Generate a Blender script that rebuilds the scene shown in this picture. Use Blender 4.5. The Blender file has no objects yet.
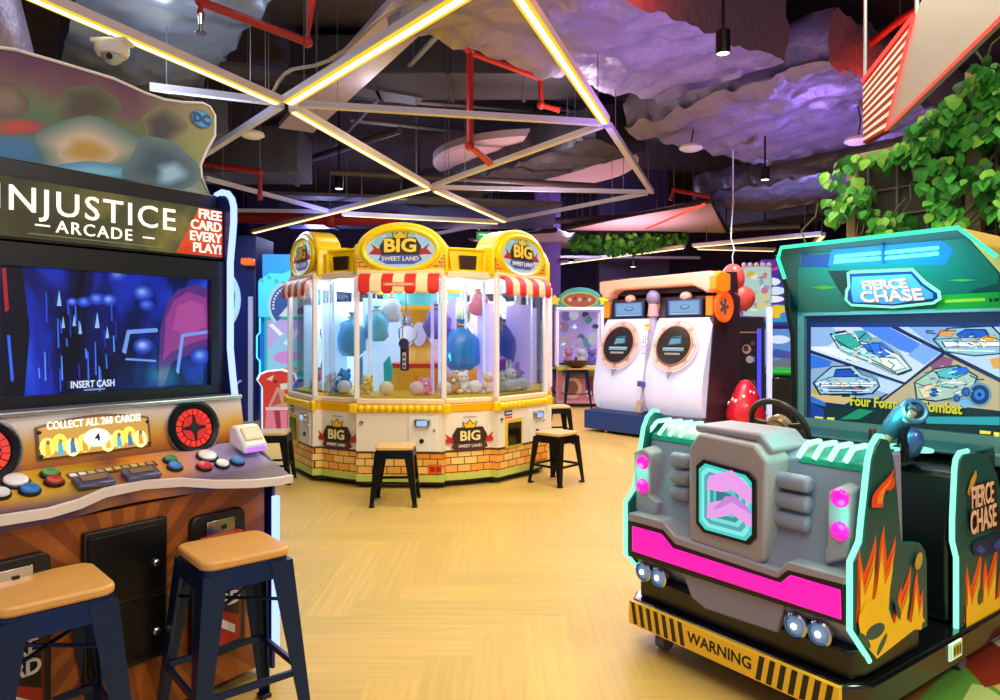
import bpy, bmesh, math, random
from mathutils import Vector, Matrix
random.seed(7)
SC = bpy.context.scene
COL = SC.collection
PI = math.pi
# ---------------------------------------------------------------- camera model used to survey the place
F_PX, CX, HY, EYE = 700.0, 500.0, 336.0, 1.3

def ray(px, py):
    return Vector(((px - CX) / F_PX, 1.0, (HY - py) / F_PX))

def at_z(px, py, z):
    """surveyed point at a known height"""
    r = ray(px, py)
    return Vector((0, 0, EYE)) + r * ((z - EYE) / r.z)

def at_y(px, py, y):
    """surveyed point at a known distance"""
    r = ray(px, py)
    return Vector((0, 0, EYE)) + r * y


class Frame:
    """upright local frame of a cabinet: x = along its width, y = depth away from the front, z = up"""
    def __init__(s, ox, oy, ux, uy):
        l = math.hypot(ux, uy)
        s.O = Vector((ox, oy, 0)); s.U = Vector((ux / l, uy / l, 0)); s.V = Vector((-uy / l, ux / l, 0))
        s.rz = math.atan2(uy, ux)

    def on_v(s, px, py, v):
        r = ray(px, py); C = Vector((0, 0, EYE))
        P = C + r * ((s.O + v * s.V - C).dot(s.V) / r.dot(s.V))
        return ((P - s.O).dot(s.U), P.z)

    def on_u(s, px, py, u):
        r = ray(px, py); C = Vector((0, 0, EYE))
        P = C + r * ((s.O + u * s.U - C).dot(s.U) / r.dot(s.U))
        return ((P - s.O).dot(s.V), P.z)

    def on_z(s, px, py, z):
        P = at_z(px, py, z) - s.O
        return (P.dot(s.U), P.dot(s.V))

    def w(s, u, v, z):
        return s.O + u * s.U + v * s.V + Vector((0, 0, z))


# ---------------------------------------------------------------- colours and materials
def lin(c):
    return c / 12.92 if c <= 0.04045 else ((c + 0.055) / 1.055) ** 2.4

def hx(h):
    h = h.lstrip('#')
    if len(h) == 3:
        h = ''.join(x * 2 for x in h)
    return tuple(lin(int(h[i:i + 2], 16) / 255) for i in (0, 2, 4)) + (1.0,)

_mats = {}

def mat(name, color='#888', rough=0.5, metal=0.0, emit=None, strength=0.0, bump=0.0, bscale=40.0, spec=0.5, coat=0.0, vary=0.0):
    if name in _mats:
        return _mats[name]
    m = bpy.data.materials.new(name); m.use_nodes = True
    nt = m.node_tree; b = nt.nodes['Principled BSDF']
    b.inputs['Base Color'].default_value = hx(color)
    b.inputs['Roughness'].default_value = rough
    b.inputs['Metallic'].default_value = metal
    b.inputs['Specular IOR Level'].default_value = spec
    if coat:
        b.inputs['Coat Weight'].default_value = coat
    if emit:
        b.inputs['Emission Color'].default_value = hx(emit)
        b.inputs['Emission Strength'].default_value = strength
    if bump or vary:
        tc = nt.nodes.new('ShaderNodeTexCoord'); n = nt.nodes.new('ShaderNodeTexNoise')
        n.inputs['Scale'].default_value = bscale; n.inputs['Detail'].default_value = 3
        nt.links.new(tc.outputs['Object'], n.inputs['Vector'])
        if bump:
            bp = nt.nodes.new('ShaderNodeBump'); bp.inputs['Strength'].default_value = bump
            bp.inputs['Distance'].default_value = 0.02
            nt.links.new(n.outputs['Fac'], bp.inputs['Height']); nt.links.new(bp.outputs['Normal'], b.inputs['Normal'])
        if vary:
            mx = nt.nodes.new('ShaderNodeMix'); mx.data_type = 'RGBA'
            c = hx(color)
            mx.inputs['A'].default_value = tuple(x * (1 - vary) for x in c[:3]) + (1,)
            mx.inputs['B'].default_value = tuple(min(1, x * (1 + vary)) for x in c[:3]) + (1,)
            nt.links.new(n.outputs['Fac'], mx.inputs['Factor']); nt.links.new(mx.outputs['Result'], b.inputs['Base Color'])
    _mats[name] = m
    return m

def glow(name, color, strength):
    if name in _mats:
        return _mats[name]
    m = bpy.data.materials.new(name); m.use_nodes = True
    nt = m.node_tree; nt.nodes.clear()
    e = nt.nodes.new('ShaderNodeEmission'); o = nt.nodes.new('ShaderNodeOutputMaterial')
    e.inputs['Color'].default_value = hx(color); e.inputs['Strength'].default_value = strength
    nt.links.new(e.outputs[0], o.inputs[0])
    _mats[name] = m
    return m

def pic_mat(kind, strength=1.0, rough=0.35):
    """vector artwork: the colour of each printed / lit patch is stored on the mesh"""
    name = f'{kind}_artwork_{strength}_{rough}'
    if name in _mats:
        return _mats[name]
    m = bpy.data.materials.new(name); m.use_nodes = True
    nt = m.node_tree; b = nt.nodes['Principled BSDF']
    a = nt.nodes.new('ShaderNodeAttribute'); a.attribute_name = 'Col'
    b.inputs['Roughness'].default_value = rough
    if kind == 'lit':
        b.inputs['Base Color'].default_value = (0.01, 0.01, 0.012, 1)
        nt.links.new(a.outputs['Color'], b.inputs['Emission Color'])
        b.inputs['Emission Strength'].default_value = strength
    else:
        nt.links.new(a.outputs['Color'], b.inputs['Base Color'])
    _mats[name] = m
    return m

def glass_mat(name='clear_pane', tint='#f4fbff', base=0.05, rough=0.03):
    if name in _mats:
        return _mats[name]
    m = bpy.data.materials.new(name); m.use_nodes = True
    nt = m.node_tree; nt.nodes.clear()
    t = nt.nodes.new('ShaderNodeBsdfTransparent'); g = nt.nodes.new('ShaderNodeBsdfGlossy')
    g.inputs['Roughness'].default_value = rough; t.inputs['Color'].default_value = hx(tint)
    lw = nt.nodes.new('ShaderNodeLayerWeight'); lw.inputs['Blend'].default_value = 0.25
    mu = nt.nodes.new('ShaderNodeMath'); mu.operation = 'MULTIPLY_ADD'
    mu.inputs[1].default_value = 0.5; mu.inputs[2].default_value = base
    mx = nt.nodes.new('ShaderNodeMixShader'); o = nt.nodes.new('ShaderNodeOutputMaterial')
    nt.links.new(lw.outputs['Fresnel'], mu.inputs[0]); nt.links.new(mu.outputs[0], mx.inputs[0])
    nt.links.new(t.outputs[0], mx.inputs[1]); nt.links.new(g.outputs[0], mx.inputs[2]); nt.links.new(mx.outputs[0], o.inputs[0])
    _mats[name] = m
    return m

# ---------------------------------------------------------------- mesh helpers
class MB:
    def __init__(s):
        s.bm = bmesh.new()

    def _face(s, vs):
        try:
            return s.bm.faces.new(vs)
        except ValueError:
            return None

    def box(s, c, d, rot=None, taper=1.0):
        hxs = [(sx * d[0] / 2, sy * d[1] / 2, sz * d[2] / 2) for sx in (-1, 1) for sy in (-1, 1) for sz in (-1, 1)]
        v = []
        for p in hxs:
            q = Vector(p)
            if p[2] > 0:
                q.x *= taper; q.y *= taper
            if rot is not None:
                q = rot @ q
            v.append(s.bm.verts.new(q + Vector(c)))
        for f in ((0, 1, 3, 2), (4, 6, 7, 5), (0, 4, 5, 1), (2, 3, 7, 6), (0, 2, 6, 4), (1, 5, 7, 3)):
            s._face([v[i] for i in f])
        return s

    def bar(s, a, b, w, h, up=(0, 0, 1)):
        """rectangular bar from a to b"""
        a, b = Vector(a), Vector(b); t = (b - a).normalized(); u = Vector(up)
        if abs(t.dot(u)) > 0.98:
            u = Vector((0, 1, 0))
        x = t.cross(u).normalized(); y = x.cross(t)
        v = [s.bm.verts.new(p + x * sx * w / 2 + y * sy * h / 2) for p in (a, b) for sx in (-1, 1) for sy in (-1, 1)]
        for f in ((0, 1, 3, 2), (4, 6, 7, 5), (0, 4, 5, 1), (2, 3, 7, 6), (0, 2, 6, 4), (1, 5, 7, 3)):
            s._face([v[i] for i in f])
        return s

    def prism(s, pts, plane, a, b, inset=0.0):
        """2-D outline extruded: xz along y, yz along x, xy along z; inset shrinks the far end towards the centroid"""
        cx = sum(p[0] for p in pts) / len(pts); cy = sum(p[1] for p in pts) / len(pts)

        def P(p, t):
            return {'xz': (p[0], t, p[1]), 'yz': (t, p[0], p[1]), 'xy': (p[0], p[1], t)}[plane]
        va = [s.bm.verts.new(P(p, a)) for p in pts]
        k = 1 - inset
        vb = [s.bm.verts.new(P((cx + (p[0] - cx) * k, cy + (p[1] - cy) * k), b)) for p in pts]
        s._face(va); s._face(vb[::-1])
        n = len(pts)
        for i in range(n):
            s._face([va[i], vb[i], vb[(i + 1) % n], va[(i + 1) % n]])
        return s

    def loft(s, rings, cap=True, closed=True):
        R = []
        for i, r in enumerate(rings):
            R.append(R[0] if i and r is rings[0] else [s.bm.verts.new(p) for p in r])
        n = len(R[0])
        for i in range(len(R) - 1):
            for j in range(n if closed else n - 1):
                s._face([R[i][j], R[i][(j + 1) % n], R[i + 1][(j + 1) % n], R[i + 1][j]])
        if cap:
            s._face(R[0][::-1]); s._face(R[-1])
        return s

    def tube(s, pts, r, n=8, closed=False, caps=True):
        pts = [Vector(p) for p in pts]
        rad = r if isinstance(r, (list, tuple)) else [r] * len(pts)
        rings = []; prev = None
        for i, p in enumerate(pts):
            if closed:
                t = pts[(i + 1) % len(pts)] - pts[i - 1]
            else:
                t = pts[min(i + 1, len(pts) - 1)] - pts[max(i - 1, 0)]
            t.normalize()
            if prev is None:
                u = Vector((0, 0, 1)) if abs(t.z) < 0.9 else Vector((1, 0, 0))
                x = t.cross(u).normalized()
            else:
                x = (prev - t * prev.dot(t))
                x = x.normalized() if x.length > 1e-6 else t.orthogonal().normalized()
            prev = x; y = t.cross(x)
            rings.append([p + (x * math.cos(2 * PI * k / n) + y * math.sin(2 * PI * k / n)) * rad[i] for k in range(n)])
        if closed:
            rings.append(rings[0])
        return s.loft(rings, cap=caps and not closed)

    def cyl(s, a, b, r, r2=None, n=20):
        return s.tube([a, b], [r, r if r2 is None else r2], n)

    def lathe(s, prof, c=(0, 0, 0), n=24, axis='z', sx=1.0, sy=1.0):
        rings = []
        for r, h in prof:
            ring = []
            for k in range(n):
                x, y = r * math.cos(2 * PI * k / n) * sx, r * math.sin(2 * PI * k / n) * sy
                q = {'z': (x, y, h), 'y': (x, h, y), 'x': (h, x, y)}[axis]
                ring.append(Vector(q) + Vector(c))
            rings.append(ring)
        hollow = prof[0][0] > 1e-6 and prof[-1][0] > 1e-6
        return s.loft(rings + [rings[0]] if hollow else rings, cap=False)

    def ball(s, c, r, n=14):
        rx, ry, rz = r if isinstance(r, (tuple, list)) else (r, r, r)
        m = max(6, n // 2)
        rings = []
        for i in range(m + 1):
            t = -PI / 2 + PI * (0.02 + 0.96 * i / m)
            rings.append([Vector((c[0] + rx * math.cos(t) * math.cos(2 * PI * k / n), c[1] + ry * math.cos(t) * math.sin(2 * PI * k / n), c[2] + rz * math.sin(t))) for k in range(n)])
        return s.loft(rings)

    def xf(s, m, start=0):
        s.bm.verts.ensure_lookup_table()
        for v in list(s.bm.verts)[start:]:
            v.co = m @ v.co
        return s

    def n(s):
        return len(s.bm.verts)

    def build(s, name, m, parent=None, bevel=0.0, smooth=True, angle=35, seg=2):
        bmesh.ops.recalc_face_normals(s.bm, faces=s.bm.faces[:])
        me = bpy.data.meshes.new(name); s.bm.to_mesh(me); s.bm.free()
        for mm in (m if isinstance(m, (list, tuple)) else [m]):
            me.materials.append(mm)
        if smooth:
            me.polygons.foreach_set('use_smooth', [True] * len(me.polygons))
            me.set_sharp_from_angle(angle=math.radians(angle))
        o = bpy.data.objects.new(name, me); COL.objects.link(o)
        if parent is not None:
            o.parent = parent
        if bevel:
            md = o.modifiers.new('soft_edges', 'BEVEL'); md.width = bevel; md.segments = seg
            md.limit_method = 'ANGLE'; md.angle_limit = math.radians(40)
        return o


def picture(name, layers, parent=None, plane='xz', at=0.0, step=-0.0006, lit=0.0, rough=0.35, fn=None):
    """flat printed or back-lit artwork: stacked patches [(outline, colour)], each a hair in front of the last"""
    bm = bmesh.new(); cl = bm.loops.layers.float_color.new('Col')
    for i, (pts, c) in enumerate(layers):
        d = at + step * i
        vs = []
        for p in pts:
            q = fn(p[0], p[1], step * i) if fn else {'xz': (p[0], d, p[1]), 'yz': (d, p[0], p[1]), 'xy': (p[0], p[1], d)}[plane]
            vs.append(bm.verts.new(q))
        try:
            f = bm.faces.new(vs)
        except ValueError:
            continue
        cc = hx(c) if isinstance(c, str) else c
        for l in f.loops:
            l[cl] = cc
    me = bpy.data.meshes.new(name); bm.to_mesh(me); bm.free()
    me.materials.append(pic_mat('lit' if lit else 'printed', lit or 1.0, rough))
    o = bpy.data.objects.new(name, me); COL.objects.link(o)
    if parent is not None:
        o.parent = parent
    return o

def ell(cx, cy, rx, ry=None, n=24, a0=0.0, a1=2 * PI):
    ry = rx if ry is None else ry
    full = abs(a1 - a0 - 2 * PI) < 1e-6
    return [(cx + rx * math.cos(a0 + (a1 - a0) * k / (n if full else n - 1)), cy + ry * math.sin(a0 + (a1 - a0) * k / (n if full else n - 1))) for k in range(n)]

def rrect(x0, y0, x1, y1, r, n=5):
    out = []
    for cx, cy, a in ((x1 - r, y1 - r, 0), (x0 + r, y1 - r, PI / 2), (x0 + r, y0 + r, PI), (x1 - r, y0 + r, 1.5 * PI)):
        out += [(cx + r * math.cos(a + PI / 2 * k / (n - 1)), cy + r * math.sin(a + PI / 2 * k / (n - 1))) for k in range(n)]
    return out

def rect(x0, y0, x1, y1):
    return [(x0, y0), (x1, y0), (x1, y1), (x0, y1)]

def star(cx, cy, r, k=0.45, n=5, rot=PI / 2):
    return [(cx + (r if i % 2 == 0 else r * k) * math.cos(rot + PI * i / n), cy + (r if i % 2 == 0 else r * k) * math.sin(rot + PI * i / n)) for i in range(2 * n)]

def text(s, size, m, parent=None, loc=(0, 0, 0), rot=(PI / 2, 0, 0), name='lettering', bold=0.02, depth=0.002, sx=1.0, shear=0.0, align='CENTER', space=1.0):
    cu = bpy.data.curves.new(name, 'FONT'); cu.body = s; cu.size = size; cu.align_x = align; cu.align_y = 'CENTER'
    cu.offset = size * bold; cu.extrude = depth; cu.shear = shear; cu.space_character = space; cu.resolution_u = 3
    tmp = bpy.data.objects.new(name, cu); COL.objects.link(tmp)
    dg = bpy.context.evaluated_depsgraph_get(); dg.update()
    me = bpy.data.meshes.new_from_object(tmp.evaluated_get(dg))
    COL.objects.unlink(tmp); bpy.data.objects.remove(tmp); bpy.data.curves.remove(cu)
    me.name = name; me.materials.clear(); me.materials.append(m)
    o = bpy.data.objects.new(name, me); COL.objects.link(o)
    o.scale = (sx, 1, 1); o.rotation_euler = rot; o.location = loc
    if parent is not None:
        o.parent = parent
    return o

# ---------------------------------------------------------------- scene bookkeeping
def tag(o, label=None, cat=None, group=None, kind=None):
    if label: o['label'] = label
    if cat: o['category'] = cat
    if group: o['group'] = group
    if kind: o['kind'] = kind
    return o

def thing(name, label, cat, loc=(0, 0, 0), rz=0.0, group=None):
    o = bpy.data.objects.new(name, None); COL.objects.link(o)
    o.location = loc; o.rotation_euler = (0, 0, rz); o.empty_display_size = 0.1
    return tag(o, label, cat, group)

def dup(root, loc, rz=0.0, label=None, group=None):
    def cp(o, par):
        c = o.copy(); COL.objects.link(c)
        if par is not None:
            c.parent = par
        for ch in list(o.children):
            cp(ch, c)
        return c
    r = cp(root, None); r.location = loc; r.rotation_euler = (0, 0, rz)
    if label: r['label'] = label
    if group: r['group'] = group
    return r

def light(kind, name, loc, energy, color=(1, 1, 1), size=0.1, rot=(0, 0, 0), spot=None, sy=None):
    l = bpy.data.lights.new(name, kind); l.energy = energy; l.color = color
    if kind == 'AREA':
        l.size = size
        if sy:
            l.shape = 'RECTANGLE'; l.size_y = sy
    else:
        l.shadow_soft_size = size
    if spot:
        l.spot_size = math.radians(spot); l.spot_blend = 0.6
    o = bpy.data.objects.new(name, l); COL.objects.link(o); o.location = loc; o.rotation_euler = rot
    return o

# common materials
BLACK = mat('black_paint', '#0c0c0e', 0.4)
BLACKM = mat('black_powder_coat', '#15161a', 0.35, 0.6)
CHROME = mat('chrome', '#c8ccd2', 0.18, 1.0)
STEEL = mat('brushed_steel', '#a9adb4', 0.35, 0.9)
WHITE = mat('white_plastic', '#f2f2f2', 0.35)
YELLOW = mat('yellow_plastic', '#ffd800', 0.3, coat=0.3)
GREY = mat('grey_moulded_plastic', '#8c8ca6', 0.42)
DARKGREY = mat('dark_grey_plastic', '#2b2b31', 0.45)
LETW = mat('white_lettering', '#f5f5f5', 0.5)
LETK = mat('black_lettering', '#101010', 0.5)
from mathutils import noise as mnoise
# ---------------------------------------------------------------- camera, world, colour management
cam = bpy.data.cameras.new('camera'); camo = bpy.data.objects.new('camera', cam); COL.objects.link(camo)
camo.location = (0, 0, EYE); camo.rotation_euler = (PI / 2, 0, 0)
cam.sensor_fit = 'HORIZONTAL'; cam.sensor_width = 36; cam.lens = 36 * F_PX / 1000; cam.shift_y = (HY - 350) / 1000.0
cam.clip_start = 0.05; cam.clip_end = 100
SC.camera = camo
vs = SC.view_settings
vs.view_transform = 'Standard'; vs.look = 'None'; vs.gamma = 1; vs.exposure = 0.0; vs.use_curve_mapping = False
w = bpy.data.worlds.new('world'); SC.world = w; w.use_nodes = True
w.node_tree.nodes['Background'].inputs[0].default_value = (0.75, 0.62, 0.85, 1)
w.node_tree.nodes['Background'].inputs[1].default_value = 0.6

# ---------------------------------------------------------------- room shell
X0, X1, Y0, Y1, ZC = -6.5, 8.5, -1.2, 18.0, 4.9

def floor_material():
    m = bpy.data.materials.new('herringbone_oak'); m.use_nodes = True
    nt = m.node_tree; b = nt.nodes['Principled BSDF']
    at = nt.nodes.new('ShaderNodeAttribute'); at.attribute_name = 'Col'
    uv = nt.nodes.new('ShaderNodeUVMap'); uv.uv_map = 'UVMap'
    mp = nt.nodes.new('ShaderNodeMapping'); mp.inputs['Scale'].default_value = (1.6, 38, 1)
    n = nt.nodes.new('ShaderNodeTexNoise'); n.inputs['Scale'].default_value = 1.0; n.inputs['Detail'].default_value = 6; n.inputs['Roughness'].default_value = 0.65
    nt.links.new(uv.outputs[0], mp.inputs[0]); nt.links.new(mp.outputs[0], n.inputs['Vector'])
    rp = nt.nodes.new('ShaderNodeMapRange'); rp.inputs['From Min'].default_value = 0.3; rp.inputs['From Max'].default_value = 0.7
    rp.inputs['To Min'].default_value = 0.86; rp.inputs['To Max'].default_value = 1.08
    nt.links.new(n.outputs['Fac'], rp.inputs[0])
    mx = nt.nodes.new('ShaderNodeVectorMath'); mx.operation = 'SCALE'
    nt.links.new(at.outputs['Color'], mx.inputs[0]); nt.links.new(rp.outputs[0], mx.inputs['Scale'])
    nt.links.new(mx.outputs[0], b.inputs['Base Color'])
    b.inputs['Roughness'].default_value = 0.42; b.inputs['Specular IOR Level'].default_value = 0.3
    return m

bm = bmesh.new(); cl = bm.loops.layers.float_color.new('Col'); uvl = bm.loops.layers.uv.new('UVMap')
PW, PN = 0.2, 5; PL = PW * PN

def plank(x, y, lx, ly, horiz):
    if x > X1 or y > Y1 or x + lx < X0 or y + ly < Y0:
        return
    x_, y_, xe, ye = max(x, X0), max(y, Y0), min(x + lx, X1), min(y + ly, Y1)
    if xe - x_ < 1e-4 or ye - y_ < 1e-4:
        return
    t = random.uniform(0.93, 1.05); k = random.uniform(-0.012, 0.02)
    c = hx('#d8b662'); c = (c[0] * t + k, c[1] * t, c[2] * t * random.uniform(0.92, 1.08), 1)
    f = bm.faces.new([bm.verts.new(p + (0.0,)) for p in ((x_, y_), (xe, y_), (xe, ye), (x_, ye))])
    o1, o2 = random.uniform(0, 90), random.uniform(0, 90)
    for l in f.loops:
        l[cl] = c
        p = l.vert.co
        l[uvl].uv = (p.x + o1, p.y + o2) if horiz else (p.y + o1, p.x + o2)

for m_ in range(-14, 16):
    for i_ in range(-30, 120):
        ox, oy = i_ * PW + m_ * 2 * PL + 0.1, i_ * PW + 0.05
        plank(ox, oy, PL, PW, True)
        plank(ox + PL, oy - (PL - PW), PW, PL, False)
me = bpy.data.meshes.new('floor'); bm.to_mesh(me); bm.free(); me.materials.append(floor_material())
fl = bpy.data.objects.new('floor', me); COL.objects.link(fl); tag(fl, kind='structure')
b = MB(); b.box(((X0 + X1) / 2, (Y0 + Y1) / 2, -0.06), (X1 - X0, Y1 - Y0, 0.1)); tag(b.build('floor_base', mat('subfloor', '#6b5638'), smooth=False), kind='structure')

DWALL = mat('dark_plum_wall', '#453660', 0.8, vary=0.15, bscale=3)
PWALL = mat('violet_wall', '#6a4a96', 0.7, vary=0.1, bscale=4)
def struct(name, mb, m):
    return tag(mb.build(name, m, smooth=False), kind='structure')
struct('ceiling', MB().box(((X0 + X1) / 2, (Y0 + Y1) / 2, ZC + 0.05), (X1 - X0, Y1 - Y0, 0.1)), mat('black_slab', '#3d3438', 0.9, vary=0.5, bscale=2))
struct('wall_back', MB().box(((X0 + X1) / 2, Y1 + 0.05, ZC / 2), (X1 - X0, 0.1, ZC)), DWALL)
struct('wall_left', MB().box((X0 - 0.05, (Y0 + Y1) / 2, ZC / 2), (0.1, Y1 - Y0, ZC)), mat('navy_wall', '#141a3c', 0.8, vary=0.15, bscale=3))
struct('wall_right', MB().box((X1 + 0.05, (Y0 + Y1) / 2, ZC / 2), (0.1, Y1 - Y0, ZC)), DWALL)
struct('column', MB().box((1.02, 15.2, ZC / 2), (0.55, 0.5, ZC)), PWALL)
struct('column', MB().box((2.9, 15.4, ZC / 2), (1.5, 0.5, ZC)), mat('indigo_wall', '#33264f', 0.7))
struct('partition_wall', MB().box((-3.2, 11.95, 1.32), (1.5, 0.2, 2.64)), mat('blue_column', '#1c4fb3', 0.6))

# coloured graphic inlaid in the floor beside the driving cabinet
def flo(px, py):
    p = at_z(px, py, 0.0); return (p.x, p.y)
lay = [([flo(840, 760), flo(925, 668), flo(957, 652), flo(1075, 775)], '#8a5a2c'),
       ([flo(895, 725), flo(950, 668), flo(957, 655), flo(1080, 760), flo(1050, 790)], '#5f9a3c'),
       ([flo(930, 760), flo(972, 684), flo(985, 686), flo(1150, 800)], '#b9cf7c'),
       ([flo(955, 655), flo(985, 688), flo(1090, 660), flo(1090, 575), flo(985, 622)], '#8f2f1c'),
       ([flo(989, 640), flo(1010, 628), flo(1030, 633), flo(1003, 650)], '#d9c9b0')]
fi = picture('floor_inlay', lay, plane='xy', at=0.0008, step=0.0004, rough=0.4); tag(fi, kind='structure')

# ---------------------------------------------------------------- linear lights under the ceiling
LEDW = glow('linear_light_diffuser', '#fff0c0', 3.0)
LEDY = glow('linear_light_fringe', '#ffcf2e', 1.15)  # yellow strips imitate the glow fringe beside the white core
LEDH = mat('linear_light_housing', '#efeaf2', 0.45)
PALE = mat('pale_aluminium_bar', '#d4d4f0', 0.4)
WIRE = mat('wire', '#8d8d93', 0.4, 0.8)
ZL = 3.2
def node(px, py, z=ZL):
    p = at_z(px, py, z); return Vector((p.x, p.y, z))
def ext(a, b, t):
    return a + (b - a) * t
NA, NB, NC, ND, NE, NF, NG = node(284, 106), node(430, 189), node(607, 126), node(652, 194), node(505, 222), node(330, 213), node(253, 233)
NT1, NT2, NT3 = node(40, 1), node(456, 1), node(522, 1)

def bar_light(label, a, b, lit, w=0.07, group=None, power=1.0):
    a, b = Vector(a), Vector(b); mid = (a + b) / 2; d = (b - a); L = d.length; rz = math.atan2(d.y, d.x)
    t = thing('linear_light' if lit else 'ceiling_bar', label, 'light' if lit else 'ceiling bar', mid, rz, group)
    hh = 0.06 if lit else 0.05
    if not lit: w *= 0.72
    MB().box((0, 0, hh / 2), (L, w + 0.012, hh)).build('housing', LEDH if lit else PALE, t, smooth=False)
    if lit:
        MB().box((0, 0, -0.006), (L - 0.06, w * 0.56, 0.014)).build('diffuser', LEDW, t, smooth=False)
        for s in (-1, 1):
            MB().box((0, s * w * 0.43, -0.004), (L - 0.06, w * 0.3, 0.012)).build('glow_fringe', LEDY, t, smooth=False)
    for s in (-0.38, 0.38):
        MB().cyl((s * L, 0, 0.05), (s * L, 0, ZC - mid.z), 0.004, n=6).build('suspension_wire', WIRE, t)
    return t

gl = 'glowing linear lights of the ceiling lattice'; gb = 'unlit pale bars of the ceiling lattice'
bar_light('glowing linear light running from above the fighting cabinet to the first ceiling junction', ext(NA, NT1, 1.35), ext(NA, NT1, 0.03), True, group=gl)
bar_light('brightest wide glowing linear light slanting from the top edge to the first ceiling junction', ext(NA, NT2, 1.12), ext(NA, NT2, 0.03), True, 0.085, gl)
bar_light('steep glowing linear light coming down to the corner of the pale bar triangle', ext(NC, NT3, 1.12), ext(NC, NT3, 0.03), True, group=gl)
bar_light('glowing linear light joining the two ceiling junctions in front of the claw machine', ext(NA, NB, 0.04), ext(NA, NB, 0.97), True, group=gl)
bar_light('glowing linear light above the left half of the claw machine crown', NB, NG, True, group=gl)
bar_light('short glowing linear light behind the claw machine crown, from junction to apex', ext(NB, NE, 0.05), NE, True, group=gl)
bar_light('thin far glowing linear light running level just above the claw machine crown', ext(NF, NE, 0.05) + Vector((0, 0.15, 0)), NE + Vector((-0.1, 0.15, 0)), True, 0.05, gl)
bar_light('pale blue bar behind the topper of the fighting cabinet', node(200, 159), ext(NA, node(200, 159), 0.03), False, group=gb)
bar_light('pale bar running left from the first ceiling junction over the topper', node(150, 90), ext(NA, node(150, 90), 0.03), False, group=gb)
bar_light('long pale pinkish bar crossing from first junction to triangle corner', ext(NA, NC, 0.04), ext(NA, NC, 0.98), False, group=gb)
bar_light('pale blue slanting bar between the triangle corner and claw machine junction', ext(NC, NB, 0.02), ext(NC, NB, 0.97), False, group=gb)
bar_light('short pink lit bar on the far side of the pale triangle', ext(NC, ND, 0.02), ND, False, group=gb)
bar_light('level pinkish bar forming the base of the pale triangle', ext(NB, ND, 0.04), ext(NB, ND, 0.98), False, group=gb)
bar_light('far pale bar from the triangle base running behind the claw machine crown', ext(ND, NE, 0.03), ext(ND, NE, 1.7), False, group=gb)
bar_light('pale bar slanting beside the marquee of the fighting cabinet to junction', node(205, 180), ext(NF, node(205, 180), 0.03), False, group=gb)
bar_light('short pale level bar far behind the marquee neon', node(232, 212), ext(NF, node(232, 212), 0.03), False, 0.06, gb)
ZF = 2.95
far = lambda px, py: node(px, py, ZF)
bar_light('far glowing linear light over the dancing game, left stretch', far(552, 265), far(684, 248), True, group=gl)
bar_light('far glowing linear light over the dancing game, right stretch', far(693, 247), far(822, 235), True, group=gl)
bar_light('far thin glowing linear light below the right stretch, towards the driving cabinet', far(697, 249), far(775, 251), True, 0.05, gl)
bar_light('tiny glowing linear light stub above the left corner of the driving cabinet', far(823, 236), far(815, 244), True, group=gl)
bar_light('far pale bar level above the dancing game roof', far(560, 258), far(700, 259), False, 0.06, gb)

# ---------------------------------------------------------------- insulated ducts, pipes
FF = Frame(0.5455, 2.937, 0.5812, -0.8137)      # building axes = axes of the driving cabinet
FOIL = mat('foil_insulation', '#9088a0', 0.44, 0.4, bump=1.0, bscale=9)
FOILD = mat('dark_foil_insulation', '#4a4750', 0.45, 0.5, bump=0.5, bscale=6)
DUCT = mat('dark_sheet_duct', '#5e5e6c', 0.5, 0.5, vary=0.2, bscale=3)

def duct(name, label, fr, u0, u1, v0, v1, z0, z1, m, puff=0.075, step=0.075, quilt=0.62, crease=True):
    """rectangular duct wrapped in quilted insulation, crumpled surface"""
    t = thing(name, label, 'duct', (0, 0, 0))
    nu = max(6, int((u1 - u0) / step)); rings = []
    prof = []
    nv = max(6, int((v1 - v0) / step)); nz = max(3, int((z1 - z0) / step))
    for i in range(nv): prof.append((v0 + (v1 - v0) * i / nv, z0, 0, -1))
    for i in range(nz): prof.append((v1, z0 + (z1 - z0) * i / nz, 1, 0))
    for i in range(nv): prof.append((v1 - (v1 - v0) * i / nv, z1, 0, 1))
    for i in range(nz): prof.append((v0, z1 - (z1 - z0) * i / nz, -1, 0))
    for j in range(nu + 1):
        u = u0 + (u1 - u0) * j / nu; ring = []
        for (v, z, dv, dz) in prof:
            d = puff * 0.5 * mnoise.noise((u * 1.3, v * 1.3, z * 1.3))
            rg = 1 - abs(mnoise.noise((u * 2.6 + v * 1.1, v * 3.4, z * 3 + 5)))
            r2 = 1 - abs(mnoise.noise((u * 6.0 - v * 2.5, v * 5.0 + 9, z * 5)))
            d += puff * (0.95 * (rg ** 3 - 0.5) + 0.5 * (r2 ** 3 - 0.5))
            if crease:
                qa = abs(math.sin(PI * (u / quilt + 0.2 * mnoise.noise((v * 1.5, u, 2.0))))); qb = abs(math.sin(PI * (v / 0.75 + 0.25 * mnoise.noise((u * 1.2, v, 7.0)))))
                d += puff * 0.9 * ((qa * qb) ** 0.45 - 0.7)
            ed = min((v - v0), (v1 - v)) if dz else min(z - z0, z1 - z)
            d -= puff * 0.8 * math.exp(-max(ed, 0) / 0.12)
            ring.append(fr.w(u, v + dv * d, z + dz * d))
        rings.append(ring)
    MB().loft(rings).build('insulation', m, t, angle=70)
    return t

def hang(t, fr, uvs, z0, z1):
    for u, v in uvs:
        p = fr.w(u, v, 0)
        MB().cyl((p.x, p.y, z0), (p.x, p.y, z1), 0.012, n=6).build('hanger_rod', WIRE, t)

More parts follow.
